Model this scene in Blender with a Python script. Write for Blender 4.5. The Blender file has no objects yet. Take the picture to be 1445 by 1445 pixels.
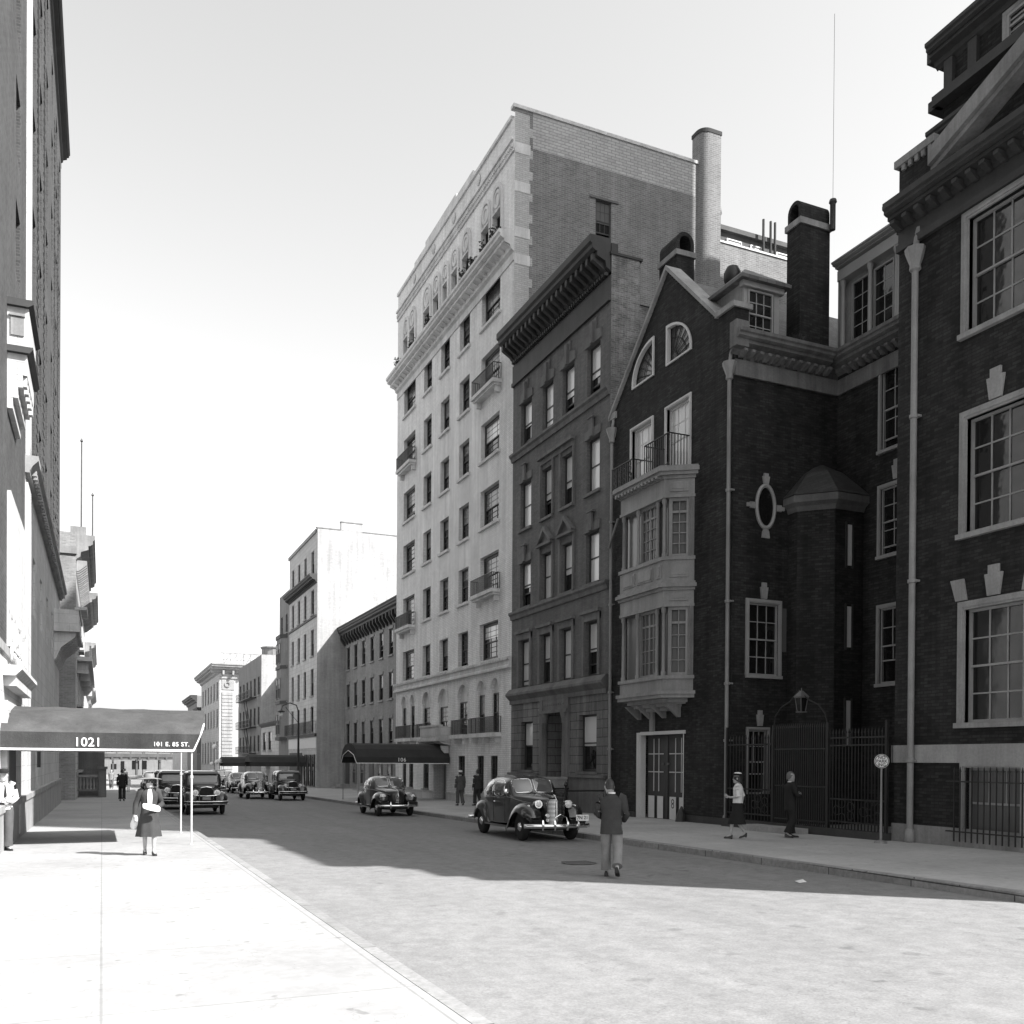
import bpy, bmesh, math, random
from mathutils import Vector, Matrix
random.seed(7)
sc = bpy.context.scene
COL = sc.collection
PI = math.pi
R = math.radians
SLOPE = 0.010
KERB_L, KERB_R = 2.50, 12.20          # kerb lines; x runs across the street, y down the street
LINE_L, LINE_R = -2.0, 18.2           # building lines
def gz(y): return -SLOPE*y            # road level
def sz(y): return -SLOPE*y+0.15       # pavement level

# ------------------------------------------------------------------ materials
MATS = {}
def nd(nt, t, **k):
    n = nt.nodes.new(t)
    for a, b in k.items(): setattr(n, a, b)
    return n
def ramp(nt, fac, lo, hi, p0=0.3, p1=0.7):
    r = nd(nt, 'ShaderNodeMapRange'); r.clamp = True
    r.inputs['From Min'].default_value = p0; r.inputs['From Max'].default_value = p1
    r.inputs['To Min'].default_value = lo; r.inputs['To Max'].default_value = hi
    nt.links.new(fac, r.inputs['Value']); return r.outputs['Result']
def mul(nt, a, b):
    m = nd(nt, 'ShaderNodeMath', operation='MULTIPLY')
    nt.links.new(a, m.inputs[0])
    if isinstance(b, (int, float)): m.inputs[1].default_value = b
    else: nt.links.new(b, m.inputs[1])
    return m.outputs[0]
def noise(nt, vec, scale, detail=4, rough=0.6):
    n = nd(nt, 'ShaderNodeTexNoise'); n.inputs['Scale'].default_value = scale
    n.inputs['Detail'].default_value = detail; n.inputs['Roughness'].default_value = rough
    nt.links.new(vec, n.inputs['Vector']); return n.outputs['Fac']
def mat(name, val, rough=0.7, var=0.18, nscale=1.5, fine=0.10, brick=None, metal=0.0, bump=0.0, coat=0.0, spec=None, streak=0.0, obj=False, weave=0):
    """grey procedural surface: coarse patches * fine grain (* bricks) (* rain streaks)"""
    if name in MATS: return MATS[name]
    m = bpy.data.materials.new(name); m.use_nodes = True; nt = m.node_tree; L = nt.links
    b = nt.nodes['Principled BSDF']
    b.inputs['Roughness'].default_value = rough; b.inputs['Metallic'].default_value = metal
    b.inputs['Specular IOR Level'].default_value = spec if spec is not None else (0.2 if rough > .68 else 0.5)
    if coat: b.inputs['Coat Weight'].default_value = coat; b.inputs['Coat Roughness'].default_value = 0.04
    if obj: pos = nd(nt, 'ShaderNodeTexCoord').outputs['Object']
    else: pos = nd(nt, 'ShaderNodeNewGeometry').outputs['Position']
    f = ramp(nt, noise(nt, pos, nscale), 1-var, 1+var)
    f = mul(nt, f, ramp(nt, noise(nt, pos, nscale*14, 3, 0.7), 1-fine, 1+fine))
    if streak:
        mp = nd(nt, 'ShaderNodeMapping'); mp.inputs['Scale'].default_value = (1, 1, 0.06)
        L.new(pos, mp.inputs['Vector'])
        f = mul(nt, f, ramp(nt, noise(nt, mp.outputs[0], 2.2, 5, 0.7), 1-streak, 1+streak*0.5, 0.35, 0.65))
    h = None
    if brick:
        bw, bh, mort, mval, bvar = brick
        sp = nd(nt, 'ShaderNodeSeparateXYZ'); L.new(pos, sp.inputs[0])
        gn = nd(nt, 'ShaderNodeSeparateXYZ'); L.new(nd(nt, 'ShaderNodeNewGeometry').outputs['True Normal'], gn.inputs[0])
        def op(o, a, b):
            m_ = nd(nt, 'ShaderNodeMath', operation=o); L.new(a, m_.inputs[0]); L.new(b, m_.inputs[1]); return m_.outputs[0]
        X_, Y_, Z_ = sp.outputs; NX, NY, NZ = gn.outputs
        u_ = op('ADD', op('SUBTRACT', op('MULTIPLY', NX, Y_), op('MULTIPLY', NY, X_)), op('MULTIPLY', NZ, X_))   # along the wall
        v_ = op('ADD', Z_, op('MULTIPLY', NZ, Y_))
        cb = nd(nt, 'ShaderNodeCombineXYZ'); L.new(u_, cb.inputs[0]); L.new(v_, cb.inputs[1])
        bt = nd(nt, 'ShaderNodeTexBrick'); bt.inputs['Scale'].default_value = 1.0
        bt.inputs['Brick Width'].default_value = bw; bt.inputs['Row Height'].default_value = bh
        bt.inputs['Mortar Size'].default_value = mort; bt.inputs['Mortar Smooth'].default_value = 0.3
        bt.inputs['Bias'].default_value = 0.0
        c1 = val*(1-bvar); c2 = val*(1+bvar)
        bt.inputs['Color1'].default_value = (c1,)*3+(1,); bt.inputs['Color2'].default_value = (c2,)*3+(1,)
        bt.inputs['Mortar'].default_value = (mval,)*3+(1,)
        L.new(cb.outputs[0], bt.inputs['Vector'])
        bwn = nd(nt, 'ShaderNodeRGBToBW'); L.new(bt.outputs['Color'], bwn.inputs[0])
        f = mul(nt, bwn.outputs[0], f); h = bt.outputs['Fac']
    else:
        f = mul(nt, f, val)
    cc = nd(nt, 'ShaderNodeCombineColor')
    for i in range(3): L.new(f, cc.inputs[i])
    L.new(cc.outputs[0], b.inputs['Base Color'])
    if bump:
        bp = nd(nt, 'ShaderNodeBump'); bp.inputs['Strength'].default_value = bump; bp.inputs['Distance'].default_value = 0.02
        if h is not None:
            iv = nd(nt, 'ShaderNodeMath', operation='SUBTRACT'); iv.inputs[0].default_value = 1; L.new(h, iv.inputs[1]); L.new(iv.outputs[0], bp.inputs['Height'])
        else:
            L.new(noise(nt, pos, nscale*20, 4, 0.7), bp.inputs['Height'])
        L.new(bp.outputs[0], b.inputs['Normal'])
    MATS[name] = m; return m

M = {}
M['white_brick'] = mat('white_brick', 0.76, 0.75, 0.09, 0.5, 0.06, (0.30, 0.095, 0.012, 0.55, 0.06), bump=0.35, streak=0.16)
M['common_brick'] = mat('common_brick', 0.185, 0.85, 0.12, 0.6, 0.08, (0.30, 0.10, 0.013, 0.29, 0.16), bump=0.35, streak=0.12)
M['pale_side_brick'] = mat('pale_side_brick', 0.46, 0.85, 0.08, 0.6, 0.08, (0.30, 0.095, 0.012, 0.32, 0.08), bump=0.4)
M['parapet_brick'] = mat('parapet_brick', 0.42, 0.85, 0.10, 0.6, 0.08, (0.44, 0.15, 0.020, 0.26, 0.10), bump=0.4)
M['dark_brick'] = mat('dark_brick', 0.030, 0.75, 0.28, 0.9, 0.15, (0.23, 0.078, 0.010, 0.020, 0.38), bump=0.5, streak=0.3)
M['red_brick'] = mat('red_brick', 0.064, 0.8, 0.15, 0.6, 0.10, (0.25, 0.085, 0.010, 0.10, 0.22), bump=0.4, streak=0.15)
M['rough_brick'] = mat('rough_brick', 0.19, 0.9, 0.35, 1.6, 0.2, (0.24, 0.08, 0.014, 0.26, 0.25), bump=0.6, streak=0.3)
M['flank_brick'] = mat('flank_brick', 0.26, 0.9, 0.15, 0.7, 0.1, (0.28, 0.09, 0.012, 0.32, 0.15), bump=0.4, streak=0.1)
M['white_render'] = mat('white_render', 0.42, 0.85, 0.14, 0.5, 0.08, (0.25, 0.085, 0.010, 0.34, 0.07), bump=0.3, streak=0.2)
M['row_brick'] = mat('row_brick', 0.25, 0.85, 0.12, 0.6, 0.08, (0.24, 0.08, 0.010, 0.26, 0.14), bump=0.3, streak=0.15)
M['brownstone'] = mat('brownstone', 0.14, 0.8, 0.14, 0.8, 0.10, streak=0.22, bump=0.12)
M['brown_brick'] = mat('brown_brick', 0.142, 0.8, 0.12, 0.7, 0.10, (0.22, 0.07, 0.007, 0.12, 0.12), bump=0.25, streak=0.2)
M['brown_trim'] = mat('brown_trim', 0.15, 0.7, 0.2, 1.0, 0.12, streak=0.25, bump=0.1)
M['rusticated'] = mat('rusticated', 0.18, 0.8, 0.18, 0.9, 0.12, (1.1, 0.36, 0.014, 0.05, 0.10), bump=0.5, streak=0.35)
M['dark_trim'] = mat('dark_trim', 0.040, 0.65, 0.25, 1.0, 0.12, streak=0.2)
M['limestone'] = mat('limestone', 0.50, 0.8, 0.10, 0.8, 0.08, (0.9, 0.42, 0.010, 0.36, 0.06), bump=0.2, streak=0.18)
M['stone_trim'] = mat('stone_trim', 0.31, 0.75, 0.15, 1.2, 0.10, streak=0.2, bump=0.08)
M['pale_trim'] = mat('pale_trim', 0.62, 0.75, 0.10, 1.2, 0.08, streak=0.2, bump=0.08)
M['turret_band'] = mat('turret_band', 0.13, 0.7, 0.2, 1.2, 0.1, streak=0.2)
M['dark_slate'] = mat('dark_slate', 0.045, 0.6, 0.2, 1.0, 0.12, (0.35, 0.16, 0.012, 0.025, 0.25), bump=0.5)
M['eaves_paint'] = mat('eaves_paint', 0.165, 0.7, 0.2, 1.2, 0.12, streak=0.3)
M['grey_trim'] = mat('grey_trim', 0.26, 0.7, 0.18, 1.2, 0.10, streak=0.25)
M['bay_paint'] = mat('bay_paint', 0.235, 0.55, 0.12, 1.3, 0.10, streak=0.25)
M['white_paint'] = mat('white_paint', 0.55, 0.45, 0.06, 1.5, 0.05)
M['sash_grey'] = mat('sash_grey', 0.30, 0.5, 0.1, 2, 0.06)
M['sash_dark'] = mat('sash_dark', 0.035, 0.5, 0.1, 2, 0.06)
M['pipe_grey'] = mat('pipe_grey', 0.24, 0.5, 0.15, 1.5, 0.08, streak=0.2)
M['iron'] = mat('iron', 0.016, 0.45, 0.2, 3, 0.1)
M['iron_grey'] = mat('iron_grey', 0.10, 0.5, 0.2, 3, 0.1)
M['slate'] = mat('slate', 0.10, 0.6, 0.2, 1.0, 0.12, (0.35, 0.22, 0.012, 0.05, 0.25), bump=0.5)
M['copper_roof'] = mat('copper_roof', 0.16, 0.6, 0.2, 1.2, 0.12, streak=0.3)
M['tar'] = mat('tar', 0.06, 0.9, 0.2, 0.5, 0.1)
M['granite'] = mat('granite', 0.24, 0.75, 0.18, 0.9, 0.2, (1.9, 3.0, 0.012, 0.06, 0.12), bump=0.2)
M['canvas'] = mat('canvas', 0.052, 0.9, 0.22, 1.6, 0.10, streak=0.25, bump=0.5)
M['canvas_pale'] = mat('canvas_pale', 0.072, 0.9, 0.2, 1.3, 0.10, streak=0.2, bump=0.5)
M['canvas_dark'] = mat('canvas_dark', 0.045, 0.9, 0.16, 1.2, 0.08)
M['door_wood'] = mat('door_wood', 0.05, 0.5, 0.15, 2, 0.1, streak=0.2)
M['door_pale'] = mat('door_pale', 0.22, 0.6, 0.12, 1.5, 0.08)
M['paper'] = mat('paper', 0.62, 0.8, 0.05, 3, 0.05)
M['ink'] = mat('ink', 0.03, 0.8, 0.05, 3, 0.05)
M['lettering'] = mat('lettering', 0.78, 0.7, 0.04, 3, 0.04)
M['leaf'] = mat('leaf', 0.05, 0.8, 0.3, 3, 0.2)
M['car_black'] = mat('car_black', 0.010, 0.30, 0.10, 3, 0.05, coat=1.0, obj=True)
M['car_blue'] = mat('car_blue', 0.022, 0.32, 0.10, 3, 0.05, coat=1.0, obj=True)
M['car_grey'] = mat('car_grey', 0.10, 0.35, 0.10, 3, 0.05, coat=0.8, obj=True)
M['chrome'] = mat('chrome', 0.72, 0.12, 0.05, 4, 0.03, metal=1.0, obj=True)
M['rubber'] = mat('rubber', 0.022, 0.85, 0.2, 5, 0.15, obj=True)
M['hub_metal'] = mat('hub_metal', 0.50, 0.3, 0.1, 5, 0.1, metal=0.8, obj=True)
M['lamp_glass'] = mat('lamp_glass', 0.72, 0.12, 0.05, 8, 0.05, obj=True)
M['skin'] = mat('skin', 0.36, 0.55, 0.08, 8, 0.05, obj=True)
M['hair'] = mat('hair', 0.025, 0.6, 0.2, 20, 0.2, obj=True)
M['hair_grey'] = mat('hair_grey', 0.10, 0.6, 0.2, 20, 0.2, obj=True)
M['cloth_dark'] = mat('cloth_dark', 0.045, 0.9, 0.15, 6, 0.12, obj=True, bump=0.2)
M['cloth_black'] = mat('cloth_black', 0.022, 0.9, 0.15, 6, 0.12, obj=True, bump=0.2)
M['cloth_mid'] = mat('cloth_mid', 0.09, 0.9, 0.15, 6, 0.12, obj=True, bump=0.2)
M['cloth_tan'] = mat('cloth_tan', 0.21, 0.9, 0.15, 5, 0.12, obj=True, bump=0.2)
M['cloth_white'] = mat('cloth_white', 0.66, 0.9, 0.10, 6, 0.06, obj=True, bump=0.2)
M['cloth_coat'] = mat('cloth_coat', 0.050, 0.9, 0.14, 5, 0.12, obj=True, bump=0.2)
M['leather'] = mat('leather', 0.02, 0.4, 0.1, 8, 0.1, obj=True)
M['far_stone'] = mat('far_stone', 0.46, 0.85, 0.10, 0.4, 0.08, (0.8, 0.4, 0.03, 0.36, 0.08), streak=0.12)
M['far_brick'] = mat('far_brick', 0.20, 0.85, 0.14, 0.5, 0.08, streak=0.15)
M['far_dark'] = mat('far_dark', 0.10, 0.85, 0.14, 0.5, 0.08, streak=0.15)

def glass_mat(name, base, rough, mix):
    """window glass over a dark room: Principled with a sharp reflection, slightly uneven old panes"""
    m = bpy.data.materials.new(name); m.use_nodes = True; nt = m.node_tree
    b = nt.nodes['Principled BSDF']; b.inputs['Base Color'].default_value = (base,)*3+(1,)
    b.inputs['Roughness'].default_value = rough; b.inputs['IOR'].default_value = 1.52
    b.inputs['Coat Weight'].default_value = mix; b.inputs['Coat Roughness'].default_value = 0.02
    pos = nd(nt, 'ShaderNodeNewGeometry').outputs['Position']
    bp = nd(nt, 'ShaderNodeBump'); bp.inputs['Strength'].default_value = 0.05; bp.inputs['Distance'].default_value = 0.05
    nt.links.new(noise(nt, pos, 2.0, 2, 0.5), bp.inputs['Height']); nt.links.new(bp.outputs[0], b.inputs['Normal'])
    nt.links.new(bp.outputs[0], b.inputs['Coat Normal'])
    return m
M['glass'] = glass_mat('window_glass', 0.012, 0.04, 0.25)
M['shade_glass'] = glass_mat('drawn_shade_behind_glass', 0.62, 0.25, 0.6)
M['curtain_glass'] = glass_mat('curtain_behind_glass', 0.11, 0.25, 0.3)
M['car_glass'] = glass_mat('car_glass', 0.09, 0.03, 1.0)

# ------------------------------------------------------------------ mesh builder
SPLIT = {'window_hoods': 'window_hood', 'keystones': 'keystone', 'lintels': 'lintel', 'brick_quoins': 'quoin_pile', 'belt_courses': 'belt_course', 'corner_blocks': 'corner_block', 'columns_': 'column', 'sash_': 'sash', 'scrolls': 'scrollwork', 'valances': 'valance', 'slit_frames': 'frame',
         'wall_panels': 'panel', 'brackets_': 'bracket', 'notices': 'notice', 'vent_pipes': 'vent_pipe', 'pier_caps': 'pier_cap', 'plinths': 'plinth', 'balconies': 'balcony', 'bay_bands': 'bay_band', 'bay_fronts': 'bay_front',
         'door_handles': 'handle', 'string_courses': 'string_course', 'copings': 'coping', 'canopy_rails': 'valance', 'steps_': 'step', 'elevated_columns': 'column', 'attic_bands': 'attic_band', 'oriel_mouldings': 'oriel_moulding', 'shoe_': 'shoe', 'sleeve_': 'sleeve', 'horns': 'horn', 'door_columns': 'column', 'frame_posts': 'frame_post', 'gable_copings': 'gable_coping', 'roof_edges': 'roof_edge'}
class MB:
    def __init__(s): s.v = []; s.f = []
    def quad(s, a, b, c, d):
        n = len(s.v); s.v += [tuple(a), tuple(b), tuple(c), tuple(d)]; s.f.append((n, n+1, n+2, n+3)); return s
    def poly(s, pts):
        n = len(s.v); s.v += [tuple(p) for p in pts]; s.f.append(tuple(range(n, n+len(pts)))); return s
    def box(s, x0, x1, y0, y1, z0, z1):
        n = len(s.v)
        s.v += [(x, y, z) for z in (z0, z1) for (x, y) in ((x0, y0), (x1, y0), (x1, y1), (x0, y1))]
        for q in ((0, 3, 2, 1), (4, 5, 6, 7), (0, 1, 5, 4), (1, 2, 6, 5), (2, 3, 7, 6), (3, 0, 4, 7)): s.f.append(tuple(n+i for i in q))
        return s
    def loft(s, rings, closed=True, cap=True):
        n = len(s.v); k = len(rings[0])
        for r in rings: s.v += [tuple(p) for p in r]
        for i in range(len(rings)-1):
            for j in range(k if closed else k-1):
                a = n+i*k+j; b = n+i*k+(j+1) % k
                s.f.append((a, b, b+k, a+k))
        if cap and closed:
            s.f.append(tuple(n+j for j in reversed(range(k)))); e = n+(len(rings)-1)*k
            s.f.append(tuple(e+j for j in range(k)))
        return s
    def prism(s, pts, axis, a, b):
        def P(u, v, w): return {'x': (w, u, v), 'y': (u, w, v), 'z': (u, v, w)}[axis]
        return s.loft([[P(u, v, a) for u, v in pts], [P(u, v, b) for u, v in pts]])
    def tube(s, pts, r, n=8):
        pts = [Vector(p) for p in pts]; rings = []
        for i, p in enumerate(pts):
            t = (pts[min(i+1, len(pts)-1)]-pts[max(i-1, 0)]).normalized()
            up = Vector((0, 0, 1)) if abs(t.z) < 0.95 else Vector((1, 0, 0))
            a = t.cross(up).normalized(); b = t.cross(a).normalized()
            rr = r[i] if isinstance(r, (list, tuple)) else r
            rings.append([p+a*rr*math.cos(2*PI*j/n)+b*rr*math.sin(2*PI*j/n) for j in range(n)])
        return s.loft(rings)
    def lathe(s, prof, c=(0, 0, 0), n=16, axis='z', cap=True):
        rings = []
        for r, h in prof:
            ring = []
            for j in range(n):
                t = 2*PI*j/n; a, b = r*math.cos(t), r*math.sin(t)
                p = {'z': (a, b, h), 'x': (h, a, b), 'y': (a, h, b)}[axis]
                ring.append((p[0]+c[0], p[1]+c[1], p[2]+c[2]))
            rings.append(ring)
        return s.loft(rings, cap=cap)
    def ell(s, c, rx, ry, rz, n=12, m=8):
        rings = []
        for i in range(m+1):
            t = PI*i/m; q = max(math.sin(t), 0.01)
            rings.append([(c[0]+rx*q*math.cos(2*PI*j/n), c[1]+ry*q*math.sin(2*PI*j/n), c[2]-rz*math.cos(t)) for j in range(n)])
        return s.loft(rings)
    def add(s, o):
        n = len(s.v); s.v += o.v; s.f += [tuple(n+i for i in f) for f in o.f]; return s
    def xform(s, fn): s.v = [tuple(fn(Vector(p))) for p in s.v]; return s
    def mesh(s, name, m, smooth=False, sharp=40, off=(0, 0, 0)):
        me = bpy.data.meshes.new(name)
        me.from_pydata([(p[0]-off[0], p[1]-off[1], p[2]-off[2]) for p in s.v], [], s.f)
        bm = bmesh.new(); bm.from_mesh(me)
        bmesh.ops.remove_doubles(bm, verts=bm.verts, dist=1e-5)
        bmesh.ops.recalc_face_normals(bm, faces=bm.faces)
        bm.to_mesh(me); bm.free()
        if smooth:
            for p in me.polygons: p.use_smooth = True
            me.set_sharp_from_angle(angle=R(sharp))
        me.materials.append(m); return me
    def split(s, gap=0.03):
        """separate the builder into clusters of touching pieces"""
        par = list(range(len(s.v)))
        def find(a):
            while par[a] != a: par[a] = par[par[a]]; a = par[a]
            return a
        for f in s.f:
            r = find(f[0])
            for i in f[1:]: par[find(i)] = r
        comp = {}
        for f in s.f: comp.setdefault(find(f[0]), []).append(f)
        cl = []
        for fs in comp.values():
            vs = set(i for f in fs for i in f); P = [s.v[i] for i in vs]
            cl.append([[min(p[k] for p in P)-gap for k in range(3)], [max(p[k] for p in P)+gap for k in range(3)], list(fs)])
        i = 0
        while i < len(cl):
            j = i+1; hit = False
            while j < len(cl):
                a, b = cl[i], cl[j]
                if all(a[0][k] <= b[1][k] and b[0][k] <= a[1][k] for k in range(3)):
                    a[0] = [min(a[0][k], b[0][k]) for k in range(3)]; a[1] = [max(a[1][k], b[1][k]) for k in range(3)]; a[2] += b[2]; cl.pop(j); hit = True
                else: j += 1
            if not hit: i += 1
        out = []
        for _, _, fs in cl:
            mb = MB(); mp = {}
            for f in fs:
                for k in f:
                    if k not in mp: mp[k] = len(mb.v); mb.v.append(s.v[k])
                mb.f.append(tuple(mp[k] for k in f))
            out.append(mb)
        return out
    def build(s, name, m, parent=None, smooth=False, sharp=40, local=False):
        """world coordinates by default (the parent thing stands unrotated at its location); local: parent's own frame"""
        if name in SPLIT and parent is not None:
            o = None
            for q in s.split(): o = q.build(SPLIT[name], m, parent, smooth, sharp, local)
            return o
        off = (0, 0, 0)
        if parent is not None and not local: off = wloc(parent)
        o = bpy.data.objects.new(name, s.mesh(name, m, smooth, sharp, off)); COL.objects.link(o)
        if parent is not None: o.parent = parent
        return o
def wloc(o):
    v = Vector((0, 0, 0))
    while o is not None: v = v+o.location; o = o.parent
    return v
def thing(name, label, cat, loc=(0, 0, 0), rz=0.0, group=None):
    o = bpy.data.objects.new(name, None); o.empty_display_size = 0.3; COL.objects.link(o)
    o.location = loc; o.rotation_euler = (0, 0, rz); o['label'] = label; o['category'] = cat
    if group: o['group'] = group
    return o
def tag(o, label, cat, group=None):
    o['label'] = label; o['category'] = cat
    if group: o['group'] = group
    return o
def copy_tree(o, parent=None):
    c = o.copy(); COL.objects.link(c)
    if parent is not None: c.parent = parent
    for ch in list(o.children): copy_tree(ch, c)
    return c
def structure(o): o['kind'] = 'structure'; return o
def text_mb(body, size, depth=0.006, space=1.0, align='CENTER'):
    """letters as geometry in the x,z plane facing -y, centred on the origin"""
    cu = bpy.data.curves.new('letters', 'FONT'); cu.body = body; cu.size = size; cu.extrude = depth; cu.align_x = align; cu.align_y = 'CENTER'
    cu.space_character = space; cu.offset = size*0.012
    o = bpy.data.objects.new('letters', cu); COL.objects.link(o); bpy.context.view_layer.update()
    me = o.to_mesh(); mb = MB()
    mb.v = [(v.co.x, -v.co.z, v.co.y) for v in me.vertices]; mb.f = [tuple(p.vertices) for p in me.polygons]
    o.to_mesh_clear(); bpy.data.objects.remove(o); bpy.data.curves.remove(cu)
    return mb

# ------------------------------------------------------------------ facades
class Fac:
    """R: wall facing -x at x=c, L: wall facing +x at x=c, W: wall facing -y at y=c.  u along, v up, d out of the wall"""
    def __init__(s, kind, c): s.k = kind; s.c = c
    def P(s, u, v, d=0.0):
        if s.k == 'R': return (s.c-d, u, v)
        if s.k == 'L': return (s.c+d, u, v)
        return (u, s.c-d, v)
    def box(s, mb, u0, u1, v0, v1, d0, d1):
        a = s.P(u0, v0, d0); b = s.P(u1, v1, d1)
        return mb.box(min(a[0], b[0]), max(a[0], b[0]), min(a[1], b[1]), max(a[1], b[1]), min(a[2], b[2]), max(a[2], b[2]))
    def mould(s, mb, prof, u0, u1):
        """run a closed (d, v) profile along the wall"""
        return mb.loft([[s.P(u0, v, d) for d, v in prof], [s.P(u1, v, d) for d, v in prof]])
def arch_pts(u0, u1, v0, v1, kind, n=12):
    """intrados of an opening head from left to right: round arch, or a quarter round rising to u1 / to u0"""
    w = u1-u0; pts = []
    for i in range(n+1):
        t = i/n
        if kind == 'arch': a = PI*(1-t); pts.append((u0+w/2+w/2*math.cos(a), v1-w/2+w/2*math.sin(a)))
        elif kind == 'q1': a = PI*(1-t/2); pts.append((u1+w*math.cos(a), v0+.12+(v1-v0-.12)*math.sin(a)))
        else: a = PI/2*(1-t); pts.append((u0+w*math.cos(a), v0+.12+(v1-v0-.12)*math.sin(a)))
    return pts
def wall(mb, F, u0, u1, v0, v1, ops, depth=0.2, extra_u=(), extra_v=(), top=None):
    """wall sheet with real openings and their reveals"""
    us = sorted(set([u0, u1]+[x for o in ops for x in o[:2]]+list(extra_u)))
    vs = sorted(set([v0, v1]+[x for o in ops for x in o[2:4]]+list(extra_v)))
    us = [u for u in us if u0-1e-6 <= u <= u1+1e-6]; vs = [v for v in vs if v0-1e-6 <= v <= v1+1e-6]
    T = top or (lambda u: 1e9)
    for i in range(len(us)-1):
        for j in range(len(vs)-1):
            a, b, c, d = us[i], us[i+1], vs[j], vs[j+1]; um, vm = (a+b)/2, (c+d)/2
            if any(o[0] < um < o[1] and o[2] < vm < o[3] for o in ops): continue
            ta, tb = T(a+1e-6), T(b-1e-6)
            if max(ta, tb) <= c: continue
            mb.quad(F.P(a, c), F.P(b, c), F.P(b, max(c, min(d, tb))), F.P(a, max(c, min(d, ta))))
    for o in ops:
        a, b, c, d = o[:4]; kind = o[4] if len(o) > 4 else None
        D = -(o[5] if len(o) > 5 else depth)
        mb.quad(F.P(a, c), F.P(b, c), F.P(b, c, D), F.P(a, c, D))
        if kind:
            pts = arch_pts(a, b, c, d, kind)
            mb.quad(F.P(a, c), F.P(a, pts[0][1]), F.P(a, pts[0][1], D), F.P(a, c, D))
            mb.quad(F.P(b, c), F.P(b, pts[-1][1]), F.P(b, pts[-1][1], D), F.P(b, c, D))
            for p, q in zip(pts[:-1], pts[1:]):
                mb.quad(F.P(*p), F.P(*q), F.P(q[0], d), F.P(p[0], d))
                mb.quad(F.P(*p), F.P(*q), F.P(q[0], q[1], D), F.P(p[0], p[1], D))
        else:
            mb.quad(F.P(a, d), F.P(b, d), F.P(b, d, D), F.P(a, d, D))
            for u in (a, b): mb.quad(F.P(u, c), F.P(u, d), F.P(u, d, D), F.P(u, c, D))
_wcache = {}
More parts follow.
